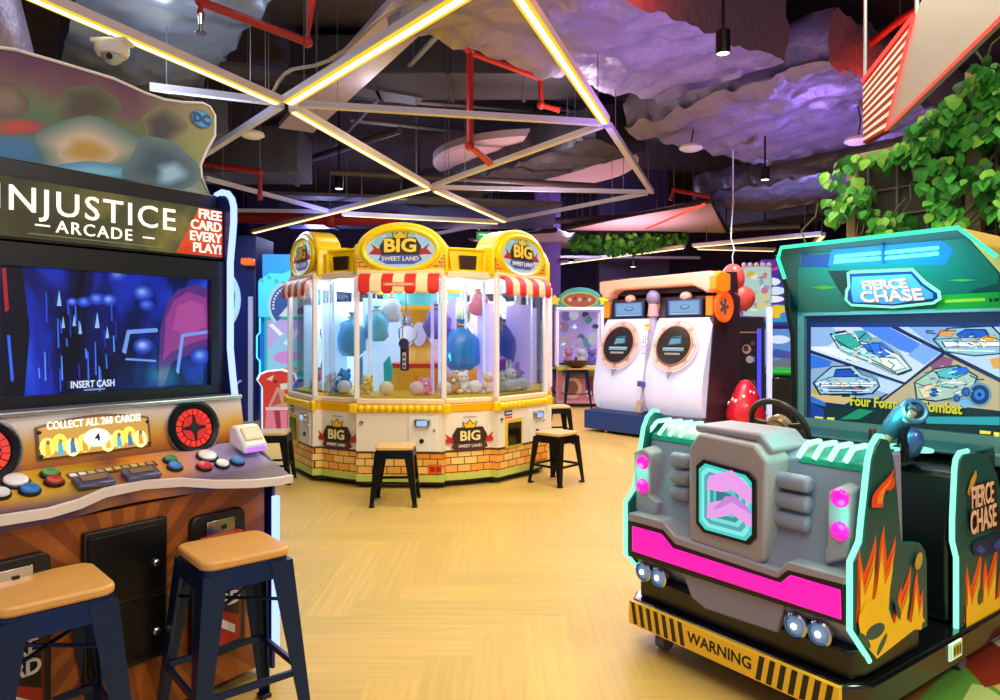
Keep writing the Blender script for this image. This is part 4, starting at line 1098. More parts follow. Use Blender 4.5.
# speaker board
SB = [(0.165, 0.87), (0.20, 1.05), (0.26, 1.05), (0.26, 0.87)]
def board_art():
    m = bpy.data.materials.new('speaker_board_print'); m.use_nodes = True
    nt = m.node_tree; b = nt.nodes['Principled BSDF']; L = nt.links.new
    tc = nt.nodes.new('ShaderNodeTexCoord'); sp = nt.nodes.new('ShaderNodeSeparateXYZ'); L(tc.outputs['Object'], sp.inputs[0])
    n = nt.nodes.new('ShaderNodeTexNoise'); n.inputs['Scale'].default_value = 9; L(tc.outputs['Object'], n.inputs['Vector'])
    r = nt.nodes.new('ShaderNodeMath'); r.operation = 'MULTIPLY_ADD'; r.inputs[1].default_value = 0.05; L(n.outputs['Fac'], r.inputs[0]); L(sp.outputs['Z'], r.inputs[2])
    mr = nt.nodes.new('ShaderNodeMapRange'); mr.inputs['From Min'].default_value = 0.9; mr.inputs['From Max'].default_value = 1.08; L(r.outputs[0], mr.inputs[0])
    cr = nt.nodes.new('ShaderNodeValToRGB'); e = cr.color_ramp
    e.elements[0].color = hx('#7a3a2a'); e.elements[1].color = hx('#e9e2e6')
    for p_, c_ in ((0.25, '#c97a1e'), (0.5, '#dca43c'), (0.72, '#d9c3a8')):
        q = e.elements.new(p_); q.color = hx(c_)
    L(mr.outputs[0], cr.inputs[0]); L(cr.outputs[0], b.inputs['Base Color']); b.inputs['Roughness'].default_value = 0.35
    return m
sbd = MB().prism(SB, 'yz', UW + 0.012, -0.012).build('speaker_board', board_art(), fc)
SBM = lambda u, z: Matrix.Translation((u, 0.165 + 0.035 * (z - 0.87) / 0.18, z)) @ Matrix.Rotation(-math.atan2(0.035, 0.18), 4, 'X')
for u in (-0.228, -0.892):
    M_ = SBM(u, 0.958)
    b = MB(); b.lathe([(0.099, 0.0), (0.099, -0.012), (0.09, -0.02), (0.075, -0.016), (0.07, 0.0)], n=36, axis='y'); b.xf(M_); sk = b.build('speaker', BLACKM, sbd, angle=50)
    b = MB(); b.lathe([(0.098, -0.004), (0.104, -0.004), (0.104, -0.012), (0.098, -0.012)], n=36, axis='y'); b.xf(M_); b.build('chrome_ring', CHROME, sk)
    lay = [(ell(0, 0, 0.073, 0.073, 32), '#200405')]
    for k in range(18):
        a = 2 * PI * k / 18
        lay.append(([(0.07 * math.cos(a - 0.15), 0.07 * math.sin(a - 0.15)), (0.07 * math.cos(a + 0.13), 0.07 * math.sin(a + 0.13)), (0.05 * math.cos(a + 0.13), 0.05 * math.sin(a + 0.13)), (0.05 * math.cos(a - 0.15), 0.05 * math.sin(a - 0.15))], '#ff2a1e'))
    for k in range(4):
        a = PI / 2 * k + PI / 4
        lay.append(([(0.048 * math.cos(a - 0.7), 0.048 * math.sin(a - 0.7)), (0.05 * math.cos(a), 0.05 * math.sin(a)), (0.048 * math.cos(a + 0.7), 0.048 * math.sin(a + 0.7)), (0.014 * math.cos(a), 0.014 * math.sin(a))], '#c21a18'))
    lay.append(([(0, 0.028), (0.028, 0), (0, -0.028), (-0.028, 0)], '#16060a'))
    pc = picture('speaker_grille', lay, sk, at=-0.009, step=-0.0003, lit=1.3); pc.matrix_local = M_
# lit card display
o_ = [(-0.175, -0.045), (0.185, -0.045), (0.185, 0.045)] + [(0.185 - 0.36 * k / 12, 0.045 + 0.036 * math.sin(PI * (0.12 + 0.76 * k / 12))) for k in range(13)] + [(-0.175, 0.045)]
M_ = SBM(-0.575, 0.958)
b = MB(); b.prism(o_, 'xz', 0.0, -0.008); b.xf(M_); ds = b.build('card_display', mat('display_bronze', '#7a6148', 0.3, 0.3), sbd, bevel=0.003)
lay = [([(x * 0.95, z * 0.9) for x, z in o_], '#b8883a')]
random.seed(3)
for i in range(9):
    x = -0.145 + 0.036 * i
    lay.append((ell(x, -0.008 + 0.01 * math.sin(i * 2.1), 0.023, 0.03, 12), ['#ffe66a', '#f6d84a', '#fff0a0'][i % 3]))
    lay.append(([(x - 0.008, -0.035), (x + 0.01, -0.035), (x + 0.006, 0.0), (x - 0.006, 0.004)], ['#d9a52a', '#4aa0b8', '#3a6a9a', '#c98a2a', '#b8902a'][i % 5]))
    lay.append((ell(x + 0.002, 0.006, 0.006, 0.008, 8), ['#6a5a3a', '#8a7a4a'][i % 2]))
lay.append((ell(0.0, 0.005, 0.042, 0.03, 20), '#fff6cf')); lay.append((ell(0.0, 0.005, 0.03, 0.02, 20), '#ffffff'))
pc = picture('display_art', lay, ds, at=-0.009, step=-0.0003, lit=1.5); pc.matrix_local = M_
tx = text('COLLECT ALL 260 CARDS!', 0.034, glow('lit_white_letters', '#fffbe6', 1.6), ds, name='lettering', bold=0.012); tx.matrix_local = M_ @ Matrix.Translation((0.0, -0.022, 0.056)) @ Matrix.Rotation(PI / 2, 4, 'X') @ Matrix.Diagonal((0.74, 1, 1, 1))
tx = text('4', 0.032, LETK, ds, name='lettering', bold=0.03); tx.matrix_local = M_ @ Matrix.Translation((0.0, -0.022, 0.004)) @ Matrix.Rotation(PI / 2, 4, 'X')
for dx, dz in ((-0.165, -0.035), (-0.165, 0.04), (0.175, -0.035), (0.175, 0.04)):
    b = MB(); b.lathe([(0, -0.013), (0.006, -0.012), (0.006, -0.008), (0, -0.008)], (dx, 0, dz), 10, 'y'); b.xf(M_); b.build('screw', BLACK, ds)
# ledge, screen, marquee, topper
MB().box((UM, 0.235, 1.06), (-UW - 0.026, 0.10, 0.016)).build('glass_ledge', mat('silver_ledge', '#b9bfcc', 0.2, 0.7), fc, bevel=0.004)
bz = MB()
for (u0, u1, z0, z1) in ((UW + 0.012, -0.012, 1.068, 1.105), (UW + 0.012, -0.012, 1.525, 1.60), (UW + 0.012, UW + 0.075, 1.1, 1.53), (-0.072, -0.012, 1.1, 1.53)):
    bz.box(((u0 + u1) / 2, 0.34, (z0 + z1) / 2), (u1 - u0, 0.07, z1 - z0))
bz.build('screen_bezel', FRAMEK, fc, smooth=False)

def mixh(a, b, t):
    pa = [int(a[i:i + 2], 16) for i in (1, 3, 5)]; pb = [int(b[i:i + 2], 16) for i in (1, 3, 5)]
    return '#' + ''.join(f'{int(x + (y - x) * t):02x}' for x, y in zip(pa, pb))
def fight_screen():
    m = bpy.data.materials.new('fight_screen_picture'); m.use_nodes = True
    nt = m.node_tree; b = nt.nodes['Principled BSDF']; L = nt.links.new
    b.inputs['Base Color'].default_value = (0.004, 0.004, 0.01, 1); b.inputs['Roughness'].default_value = 0.12
    tc = nt.nodes.new('ShaderNodeTexCoord')
    mp = nt.nodes.new('ShaderNodeMapping'); mp.inputs['Scale'].default_value = (5.5, 1, 2.2); mp.inputs['Location'].default_value = (0.7, 0, 0.2); L(tc.outputs['Object'], mp.inputs[0])
    n = nt.nodes.new('ShaderNodeTexNoise'); n.inputs['Scale'].default_value = 1.0; n.inputs['Detail'].default_value = 4; n.inputs['Distortion'].default_value = 0.8; L(mp.outputs[0], n.inputs['Vector'])
    cr = nt.nodes.new('ShaderNodeValToRGB'); e = cr.color_ramp
    e.elements[0].position = 0.34; e.elements[0].color = hx('#03030f'); e.elements[1].position = 0.78; e.elements[1].color = hx('#3f7df5')
    for p_, c_ in ((0.46, '#0a1560'), (0.58, '#1a35c0')):
        q = e.elements.new(p_); q.color = hx(c_)
    L(n.outputs['Fac'], cr.inputs[0]); L(cr.outputs[0], b.inputs['Emission Color']); b.inputs['Emission Strength'].default_value = 1.0
    return m
scn = MB().box((UM, 0.345, 1.315), (-UW - 0.13, 0.02, 0.44)).build('screen', fight_screen(), fc, smooth=False)
def sp_(px, py): return FC.on_v(px, py, 0.333)
lay = []
for (a_, b_, c_) in (((5, 272), (12, 395), '#28145a'), ((14, 276), (20, 300), '#c02038')):
    pass
poly = lambda P: [sp_(*p) for p in P]
lay.append((poly([(0, 262), (22, 264), (30, 330), (24, 400), (0, 402)]), '#050512'))
lay.append((poly([(2, 268), (6, 268), (9, 310), (5, 312)]), '#b3202e'))
lay.append((poly([(7, 335), (10, 335), (14, 380), (11, 382)]), '#3a6af0'))
lay.append((poly([(158, 398), (160, 330), (168, 300), (178, 290), (196, 284), (210, 290), (211, 345), (196, 352), (172, 362), (166, 380)]), '#5a2a78'))
lay.append((poly([(163, 360), (166, 318), (174, 300), (188, 292), (206, 298), (209, 338), (190, 344), (172, 352)]), '#9a3a86'))
lay.append((poly([(172, 330), (178, 306), (192, 300), (204, 306), (206, 326), (190, 334)]), '#b44a90'))
for P in ([(122, 352), (127, 330), (157, 328), (158, 332), (130, 334), (126, 354)], [(126, 358), (156, 360), (156, 362), (125, 360)], [(176, 372), (181, 334), (210, 330), (210, 333), (184, 337), (179, 374)]):
    lay.append((poly(P), '#7aa0e8'))
for (x, y, r, c) in ((118, 275, 7, '#6a86d8'), (143, 293, 8, '#8aa6ee'), (97, 299, 6, '#6a92f0'), (109, 300, 6, '#88aaf4'), (84, 302, 5, '#5f86ea'), (72, 302, 4, '#7aa0f8'), (143, 346, 8, '#a9c0f4'), (203, 276, 7, '#6a7ad8'), (200, 356, 9, '#7fa0ea'), (146, 305, 6, '#5a7ae0')):  # soft round glints: lamp reflections painted into the picture
    c0 = sp_(x, y); rr = r * 0.0032
    for k in range(6):
        q = k / 5
        lay.append((ell(c0[0] - rr * 0.2 * q, c0[1] + rr * 0.15 * q, rr * (1.5 - 1.1 * q), rr * (1.15 - 0.85 * q), 16), mixh('#1c34a8', c, q ** 1.3)))
random.seed(5)
for i in range(26):
    x, y = random.uniform(34, 118), random.uniform(292, 372); h_ = random.uniform(8, 34)
    lay.append((poly([(x, y), (x + 1.2, y), (x + 2.2, y + h_), (x + 0.6, y + h_)]), random.choice(['#3f74f0', '#2a50d8', '#5f9aff', '#1c34a8'])))
for (x, y, k) in ((58, 298, 4), (96, 320, 4), (106, 332, 3), (73, 320, 3), (62, 322, 3), (79, 328, 3)):
    lay.append((poly([(x - k * 0.6, y + k * 2), (x, y - k * 2), (x + k * 0.6, y + k * 2)]), '#9cc4ff'))
picture('screen_picture_glints', lay, scn, at=0.3335, step=-0.0001, lit=1.1, rough=0.12)
c0 = sp_(92, 384); text('INSERT CASH', 0.034, glow('screen_white_letters', '#eaf2ff', 1.1), scn, (c0[0], 0.324, c0[1]), name='lettering', bold=0.02, sx=0.72, depth=0.0005)
picture('screen_subtitle', [(poly([(83, 389), (104, 387.5), (104, 389.5), (83, 391)]), '#9ab0e0')], scn, at=0.325, lit=0.7)
MB().box((UM, 0.332 - 0.012, 1.315), (-UW - 0.06, 0.004, 0.46)).build('screen_glass', glass_mat('screen_cover', '#f4f6ff', 0.01, 0.35), fc, smooth=False)
mq = MB().box((UM, 0.60, 1.74), (-UW - 0.03, 0.50, 0.27)).build('marquee_box', FRAMEK, fc, bevel=0.006)
MB().box((UM, 0.336, 1.713), (-UW - 0.028, 0.03, 0.205)).build('marquee_frame', BLACK, mq, smooth=False)
def mq_art():
    m = bpy.data.materials.new('marquee_backlit_print'); m.use_nodes = True
    nt = m.node_tree; b = nt.nodes['Principled BSDF']; L = nt.links.new
    tc = nt.nodes.new('ShaderNodeTexCoord'); n = nt.nodes.new('ShaderNodeTexNoise'); n.inputs['Scale'].default_value = 5; n.inputs['Detail'].default_value = 5; L(tc.outputs['Object'], n.inputs['Vector'])
    cr = nt.nodes.new('ShaderNodeValToRGB'); e = cr.color_ramp
    e.elements[0].position = 0.3; e.elements[0].color = hx('#1e1c10'); e.elements[1].position = 0.75; e.elements[1].color = hx('#7a6a28')
    q = e.elements.new(0.52); q.color = hx('#3c3a1c')
    L(n.outputs['Fac'], cr.inputs[0]); L(cr.outputs[0], b.inputs['Emission Color']); b.inputs['Emission Strength'].default_value = 1.3; b.inputs['Base Color'].default_value = (0.01, 0.01, 0.01, 1)
    return m
mp_ = MB().box((UM, 0.319, 1.713), (-UW - 0.032, 0.006, 0.19)).build('marquee_panel', mq_art(), mq, smooth=False)
lay = [([(-0.215, 1.62), (-0.12, 1.807), (-0.017, 1.807), (-0.017, 1.62)], '#e8501c'), ([(-0.07, 1.807), (-0.10, 1.76), (-0.017, 1.74), (-0.017, 1.807)], '#d21c30'), ([(-0.215, 1.62), (-0.18, 1.65), (-0.017, 1.68), (-0.017, 1.62)], '#e63a18'),
       (rect(-0.72, 1.632, -0.27, 1.635), '#8f8858')]
picture('marquee_print', lay, mp_, at=0.3155, step=-0.0002, lit=0.9)
LETG = glow('marquee_white_letters', '#fff6d8', 1.5)
text('INJUSTICE', 0.116, LETG, mp_, (-0.518, 0.312, 1.738), name='lettering', bold=0.004, space=1.15, sx=1.02)
text('ARCADE', 0.058, LETG, mp_, (-0.51, 0.312, 1.664), name='lettering', bold=0.004, space=1.2)
for x0, x1 in ((-0.70, -0.655), (-0.345, -0.30)):
    picture('marquee_rule', [(rect(x0, 1.661, x1, 1.667), '#fff6d8')], mp_, at=0.3125, lit=1.4)
for i, s_ in enumerate(('FREE', 'CARD', 'EVERY', 'PLAY!')):
    text(s_, 0.052, LETG, mp_, (-0.022, 0.312, 1.782 - 0.045 * i), name='lettering', bold=0.014, sx=0.95, align='RIGHT')
# topper board with abstract purple, green and blue print
top = [(-1.17, 2.221), (-1.09, 2.256), (-0.99, 2.238), (-0.91, 2.227), (-0.83, 2.232), (-0.72, 2.251), (-0.597, 2.252), (-0.523, 2.252), (-0.402, 2.251), (-0.29, 2.232), (-0.211, 2.227), (-0.128, 2.238), (-0.045, 2.258), (-0.012, 2.25), (0.01, 2.221), (0.01, 2.138), (-0.03, 2.06), (-0.055, 2.0), (-0.05, 1.95), (-0.009, 1.87), (-1.11, 1.87), (-1.07, 1.95), (-1.065, 2.0), (-1.09, 2.06), (-1.13, 2.138)]
def topper_art():
    m = bpy.data.materials.new('topper_print'); m.use_nodes = True
    nt = m.node_tree; b = nt.nodes['Principled BSDF']; L = nt.links.new
    tc = nt.nodes.new('ShaderNodeTexCoord'); sp = nt.nodes.new('ShaderNodeSeparateXYZ'); L(tc.outputs['Object'], sp.inputs[0])
    n = nt.nodes.new('ShaderNodeTexNoise'); n.inputs['Scale'].default_value = 7; n.inputs['Detail'].default_value = 6; L(tc.outputs['Object'], n.inputs['Vector'])
    ad = nt.nodes.new('ShaderNodeMath'); ad.operation = 'MULTIPLY_ADD'; ad.inputs[1].default_value = 0.22; L(n.outputs['Fac'], ad.inputs[0]); L(sp.outputs['Z'], ad.inputs[2])
    r = nt.nodes.new('ShaderNodeMapRange'); r.inputs['From Min'].default_value = 1.95; r.inputs['From Max'].default_value = 2.36; L(ad.outputs[0], r.inputs[0])
    cr = nt.nodes.new('ShaderNodeValToRGB'); e = cr.color_ramp
    e.elements[0].color = hx('#8ad0ee'); e.elements[1].color = hx('#5a2f52')
    for p_, c_ in ((0.22, '#2f6f9a'), (0.42, '#3f6a5c'), (0.62, '#5f6a48'), (0.8, '#6a4a56')):
        q = e.elements.new(p_); q.color = hx(c_)
    L(r.outputs[0], cr.inputs[0])
    rx = nt.nodes.new('ShaderNodeMapRange'); rx.inputs['From Min'].default_value = -0.32; rx.inputs['From Max'].default_value = 0.0; rx.inputs['To Max'].default_value = 0.75; L(sp.outputs['X'], rx.inputs[0])
    mx = nt.nodes.new('ShaderNodeMix'); mx.data_type = 'RGBA'; mx.inputs['B'].default_value = hx('#a8a468'); L(rx.outputs[0], mx.inputs['Factor']); L(cr.outputs[0], mx.inputs['A'])
    L(mx.outputs['Result'], b.inputs['Base Color']); b.inputs['Roughness'].default_value = 0.35
    return m
tp = MB().prism(top, 'xz', 0.41, 0.425).build('topper_board', topper_art(), fc, smooth=False)
MB().tube([(x, 0.41, z) for x, z in top], 0.006, 6, closed=True).build('topper_edge', mat('pale_topper_edge', '#d8d4d8', 0.3), tp)
MB().box((UM, 0.50, 1.905), (0.9, 0.15, 0.07)).build('topper_bracket', BLACK, tp)
# plain abstract colour fields in place of the figures of the original artwork
tq = lambda P: [FC.on_v(px, py, 0.409) for px, py in P]
def blob(px, py, rx, ry, c, ph=0.0):
    return (tq([(px + rx * (1 + 0.22 * math.sin(3 * a + ph)) * math.cos(a), py + ry * (1 + 0.18 * math.sin(2 * a + ph * 2)) * math.sin(a)) for a in [2 * PI * k / 26 for k in range(26)]]), c)
lay = []
for (px, py, rx, ry, c, bg, ph) in ((86, 104, 30, 22, '#4a3f3c', '#5b5f4c', 0.9), (6, 100, 20, 22, '#7a6660', '#5c4f4c', 0.6), (162, 128, 22, 20, '#3f3c44', '#7a7658', 1.9), (10, 150, 40, 27, '#2f70a8', '#4a6a70', 0.5), (18, 127, 30, 11, '#b03c34', '#5f5a5c', 1.0),
                                   (84, 152, 54, 32, '#cfb8a8', '#5a7878', 2.0), (86, 150, 27, 15, '#b08f48', '#c4ac98', 0.3), (92, 174, 42, 11, '#7cc0e4', '#4f8fb8', 2.6), (160, 164, 36, 28, '#3f566e', '#5f7a80', 0.2), (170, 174, 18, 15, '#9ac4e0', '#4f6a84', 1.2)):
    for k in range(14):
        q = k / 13
        lay.append(blob(px, py, rx * (1 - 0.6 * q), ry * (1 - 0.6 * q), mixh(bg, c, q), ph + 0.25 * q))
picture('topper_print', lay, tp, at=0.4095, step=-0.00003)
c0 = FC.on_v(201, 119, 0.408)
picture('emblem', [(ell(c0[0], c0[1], 0.047, 0.036, 28), '#2f6fb0'), (ell(c0[0], c0[1], 0.04, 0.03, 28), '#4a9ad8')], tp, at=0.4045, step=-0.0004)
text('DC', 0.05, mat('emblem_blue', '#1c3f86', 0.4), tp, (c0[0], 0.401, c0[1]), name='emblem_lettering', bold=0.04, depth=0.0006)
# payment reader on the right corner of the panel
pr_ = thing('card_reader', 'white payment card reader with lit screen on the control panel corner', 'card reader', FC.w(-0.055, 0.09, sl(0.09) + 0.002), FC.rz)
MB().prism([(-0.05, -0.004), (0.05, 0.03), (0.05, 0.085), (0.035, 0.10), (0.005, 0.098), (-0.05, 0.03)], 'yz', -0.052, 0.052).build('body', WHITE, pr_, bevel=0.014, seg=3)
sl_ = math.atan2(0.068, 0.055)
b = MB(); b.box((0, 0, 0.0025), (0.076, 0.055, 0.005)); b.xf(Matrix.Translation((0, -0.02, 0.067)) @ Matrix.Rotation(sl_, 4, 'X')); b.build('screen_frame', mat('reader_brass', '#b9a06a', 0.3, 0.4), pr_)
b = MB(); b.box((0, 0, 0.005), (0.064, 0.043, 0.004)); b.xf(Matrix.Translation((0, -0.02, 0.067)) @ Matrix.Rotation(sl_, 4, 'X')); b.build('reader_screen', glow('reader_screen_glow', '#fff2c8', 0.95), pr_)
MB().box((0, -0.052, 0.012), (0.085, 0.006, 0.016)).build('light_bar', glow('violet_bar', '#b470ff', 1.6), pr_)
# ---------------------------------------------------------------- driving and shooting cabinet on the right
def local_ray(fr, px, py):
    C = Vector((0, 0, EYE)) - fr.O; r = ray(px, py)
    f = lambda q: Vector((q.dot(fr.U), q.dot(fr.V), q.z))
    return f(C), f(r)
def on_M(fr, M_, px, py):
    """surveyed point on the tilted panel M_ (its local y = 0 plane)"""
    c, r = local_ray(fr, px, py); Mi = M_.inverted(); c = Mi @ c; r = Mi.to_3x3() @ r
    p = c + r * (-c.y / r.y); return (p.x, p.z)
dv = thing('driving_cabinet', 'two seat driving and shooting cabinet shaped like an armoured grey truck', 'arcade machine', FF.O, FF.rz)
UL, UR = -0.05, 0.92
TEAL = glow('teal_neon', '#46f0b4', 1.6)
TEALW = glow('teal_white_neon', '#84f8c0', 1.75)
GRN = mat('dark_green_laminate', '#0f4f4a', 0.35)
MAG = mat('magenta_acrylic', '#d8129a', 0.3, emit='#ff0cbc', strength=0.72)
MAGB = mat('magenta_lens', '#e0149a', 0.25, emit='#ff1ab4', strength=1.0)
TAN = mat('warm_grey_plastic', '#a09aaa', 0.45)
# base tray
tray = MB().prism([(0.0, 0.012), (0.90, 0.012), (0.955, 0.10), (0.955, 1.60), (-0.06, 1.60), (-0.06, 0.10)], 'xy', 0.09, 0.195).build('base_tray', mat('black_gloss_base', '#0b0d0f', 0.18, coat=0.6), dv, bevel=0.012)
MB().prism([(0.0, 0.06), (0.9, 0.06), (0.92, 0.12), (0.92, 0.5), (-0.02, 0.5), (-0.02, 0.12)], 'xy', 0.195, 0.29).build('lower_skirt', mat('black_skirt', '#101216', 0.25), dv, bevel=0.01)
for u, v in ((0.10, 0.10), (0.82, 0.12), (0.10, 1.5), (0.88, 0.90), (0.86, 1.5)):
    c_ = MB().cyl((u, v, 0.045), (u, v, 0.095), 0.018, n=12).build('caster_stem', STEEL, dv)
    MB().cyl((u - 0.022, v, 0.034), (u + 0.022, v, 0.034), 0.034, n=20).build('caster_wheel', mat('grey_rubber', '#6a6a6e', 0.5), c_)
st_ = MB().box((0.45, 0.004, 0.146), (0.905, 0.018, 0.096)).build('hazard_strip', mat('hazard_yellow', '#ffce34', 0.4), dv, bevel=0.002)
lay, lay2 = [], []
for i in range(7):
    x = 0.010 + 0.041 * i
    lay.append(([(x, 0.190), (x + 0.021, 0.190), (x + 0.037, 0.104), (x + 0.016, 0.104)], '#141210'))
for i in range(7):
    x = 0.602 + 0.041 * i
    lay2.append(([(x + 0.016, 0.190), (x + 0.037, 0.190), (x + 0.021, 0.104), (x, 0.104)], '#141210'))
for l_ in (lay, lay2):
    picture('hazard_stripe', l_, st_, at=-0.0056, step=0)
text('WARNING', 0.058, LETK, st_, (0.447, -0.0055, 0.146), name='lettering', bold=0.02, sx=1.0, depth=0.0006)

# side plates with neon outline
RP = [(0.13, 0.27), (0.03, 0.375), (0.03, 0.59), (0.09, 0.645), (0.10, 0.72), (0.14, 0.90), (0.165, 0.945), (0.20, 0.965), (0.245, 0.955), (0.275, 0.90), (0.29, 0.86), (0.335, 0.60), (0.47, 0.575), (0.505, 0.545), (0.52, 0.51), (0.525, 0.27)]
def flame(fr, pts, u):
    return [fr.on_u(760 + x / 2.3333, 400 + y / 2.3333, u) for x, y in pts]
for nm, x0, x1 in (('seat_side_plate', UL - 0.015, UL + 0.015), ('seat_side_plate', UR - 0.015, UR + 0.015)):
    sp_l = MB().prism(RP, 'yz', x0, x1).build(nm, GRN, dv, bevel=0.004)
    xm = (x0 + x1) / 2
    MB().tube([(xm, v - 0.006, z + (0.004 if z > 0.95 else 0)) for v, z in [(0.15, 0.245), (0.13, 0.27), (0.03, 0.375), (0.03, 0.59), (0.085, 0.645), (0.10, 0.72), (0.14, 0.90), (0.165, 0.945), (0.20, 0.967), (0.235, 0.962)]], 0.0095, 10).build('neon_tube', TEALW, sp_l)
u_ = UR + 0.0155
Fl = lambda P: flame(FF, P, u_)
def tongue(bx, by, tx, ty, w, sway=0.0, n=9):
    L, R = [], []
    for k in range(n + 1):
        q = k / n; x = bx + (tx - bx) * q + sway * math.sin(PI * 1.6 * q) ; y = by + (ty - by) * q; h = w / 2 * (1 - q) ** 0.8 * (1 + 0.35 * math.sin(PI * q))
        L.append((x - h, y)); R.append((x + h, y))
    return L + R[:-1][::-1]
def flames(tongues, base, hole):
    out = []
    for t_ in tongues: out.append((Fl(tongue(*t_)), '#f0581a'))
    for (bx, by, tx, ty, w, sw) in tongues: out.append((Fl(tongue(bx, by, bx + (tx - bx) * 0.78, by + (ty - by) * 0.78, w * 0.72, sw * 0.8)), '#f9901c'))
    for (bx, by, tx, ty, w, sw) in tongues: out.append((Fl(tongue(bx, by + 4, bx + (tx - bx) * 0.62, by + (ty - by) * 0.62, w * 0.66, sw * 0.7)), '#ffce1e'))
    out.append((Fl(base), '#ffce1e'))
    for h_ in hole: out.append((Fl(h_), '#0f4f4a'))
    return out
EL = lambda x, y, rx, ry, a=0.0: [(x + rx * math.cos(t) * math.cos(a) - ry * math.sin(t) * math.sin(a), y + rx * math.cos(t) * math.sin(a) + ry * math.sin(t) * math.cos(a)) for t in [2 * PI * k / 16 for k in range(16)]]
lay = flames([(236, 520, 236, 345, 26, 4), (250, 500, 264, 312, 30, -6), (268, 480, 296, 290, 30, 6), (288, 480, 312, 316, 26, -4), (310, 540, 334, 430, 24, 4), (330, 540, 346, 384, 26, -5), (352, 530, 370, 396, 24, 4), (366, 530, 378, 440, 18, 0)],
             [(226, 500), (244, 470), (262, 462), (278, 480), (292, 476), (306, 520), (330, 505), (350, 520), (372, 500), (380, 514), (268, 602), (260, 592), (232, 560), (225, 520)],
             [EL(264, 538, 26, 15, -0.7), EL(238, 560, 9, 22, -0.6), EL(279, 568, 5, 28, 0.42), EL(316, 486, 5, 24, -0.2)])
lay += [(Fl(tongue(268, 250, 300, 158, 26, -8)), '#f0481a'), (Fl(tongue(274, 240, 298, 176, 13, -5)), '#f9902c'), (Fl(tongue(290, 210, 312, 176, 14, 3)), '#f0481a'), (Fl(EL(364, 374, 8, 21, 0.2)), '#c9a04a')]
picture('flame_print', lay, sp_l, plane='yz', at=u_, step=0.0003)

# grey moulded truck rear
SHELL = [(0.14, 0.27), (0.055, 0.36), (0.055, 0.50), (0.10, 0.55), (0.125, 0.66), (0.165, 0.865), (0.30, 0.905), (0.40, 0.90), (0.43, 0.27)]
shl = MB().prism(SHELL, 'yz', UL + 0.015, UR - 0.015).build('truck_rear_shell', GREY, dv, bevel=0.012)
V0 = 0.03
pv = lambda P, v=V0: [FF.on_v(px, py, v) for px, py in P]
bump_o = pv([(628, 520), (664, 530), (676, 544), (778, 577), (788, 569), (844, 584), (846, 626), (628, 556)], 0.03)
MB().prism(bump_o, 'xz', 0.13, 0.028).build('bumper_surround', mat('bumper_black', '#1a1015', 0.35), shl, bevel=0.004)
MB().prism(pv([(632, 526), (661, 534), (672, 548), (780, 583), (790, 575), (840, 590), (841, 620), (632, 551)], 0.022), 'xz', 0.03, 0.02).build('magenta_light_band', MAG, shl, bevel=0.004)
# shelf above the bumper, lower skirt in the middle
MB().prism(pv([(630, 512), (664, 521), (676, 536), (779, 570), (789, 561), (848, 577), (846, 585), (788, 570), (778, 578), (676, 544), (664, 530), (628, 520)], 0.03), 'xz', 0.15, 0.022).build('bumper_shelf', TAN, shl, bevel=0.006)
MB().prism(pv([(677, 562), (786, 597), (776, 634), (704, 610), (690, 598)], 0.04), 'xz', 0.12, 0.045).build('lower_fairing', GREY, shl, bevel=0.008)
# window frame
fr_o = pv([(689, 444), (699, 430), (758, 442), (771, 460), (769, 563), (761, 569), (689, 543)], 0.05)
wf = MB().prism(fr_o, 'xz', 0.17, 0.035, 0.05).build('window_frame', mat('light_grey_plastic', '#a39ca3', 0.4), shl, bevel=0.012)
MB().prism(pv([(702, 423), (769, 432), (782, 449), (774, 457), (764, 441), (703, 431)], 0.12), 'xz', 0.30, 0.07).build('frame_brow', TAN, wf, bevel=0.012)
win = pv([(697, 465), (704, 459), (750, 472), (757, 480), (757, 538), (750, 545), (704, 532), (697, 523)], 0.034)
MB().prism(win, 'xz', 0.036, 0.026).build('window_gasket', BLACK, wf, bevel=0.003)
cw = (sum(p[0] for p in win) / 8, sum(p[1] for p in win) / 8)
win2 = [(cw[0] + (x - cw[0]) * 0.88, cw[1] + (z - cw[1]) * 0.9) for x, z in win]
lay = [(win2, '#3fd9d0')]
for i, c in enumerate(['#8ff0ea', '#4fb0b8', '#7fe6e0', '#3a97a0', '#5ccfcb', '#2f8088']):
    k = 0.9 - 0.12 * i
    lay.append(([(cw[0] + (x - cw[0]) * 0.88 * k, cw[1] + (z - cw[1]) * 0.9 * k) for x, z in win], c))
ch = lambda P: pv(P, 0.025)
lay.append((ch([(707, 489), (709, 476), (732, 470), (752, 489), (752, 505), (732, 490), (722, 492)]), '#f2a4f0'))
lay.append((ch([(707, 518), (708, 503), (732, 498), (752, 515), (752, 528), (732, 514), (722, 517)]), '#f2a4f0'))
lay.append((ch([(713, 510), (726, 496), (736, 496), (750, 508), (751, 514), (732, 502), (720, 508)]), '#c98ae0'))
picture('infinity_window', lay, wf, at=0.0255, step=-0.0004, lit=0.95)
# capsule louvres each side of the window
for i in range(3):
    for P in (((671, 457 + 16.5 * i), (690, 463 + 17 * i)), ((774, 477 + 19 * i), (811, 487 + 20.5 * i))):
        (x0, z0), (x1, z1) = pv(P, 0.11)
        b = MB(); z = (z0 + z1) / 2
        n_ = 12; rr = 0.030
        pts = [(x0, 0.115, z), (x0 + 0.012, 0.115, z), (x1 - 0.012, 0.115, z), (x1, 0.115, z)]
        b.tube(pts, [0.018, rr, rr, 0.018], 16); b.build('capsule_louvre', GREY, shl, bevel=0.004, angle=50)
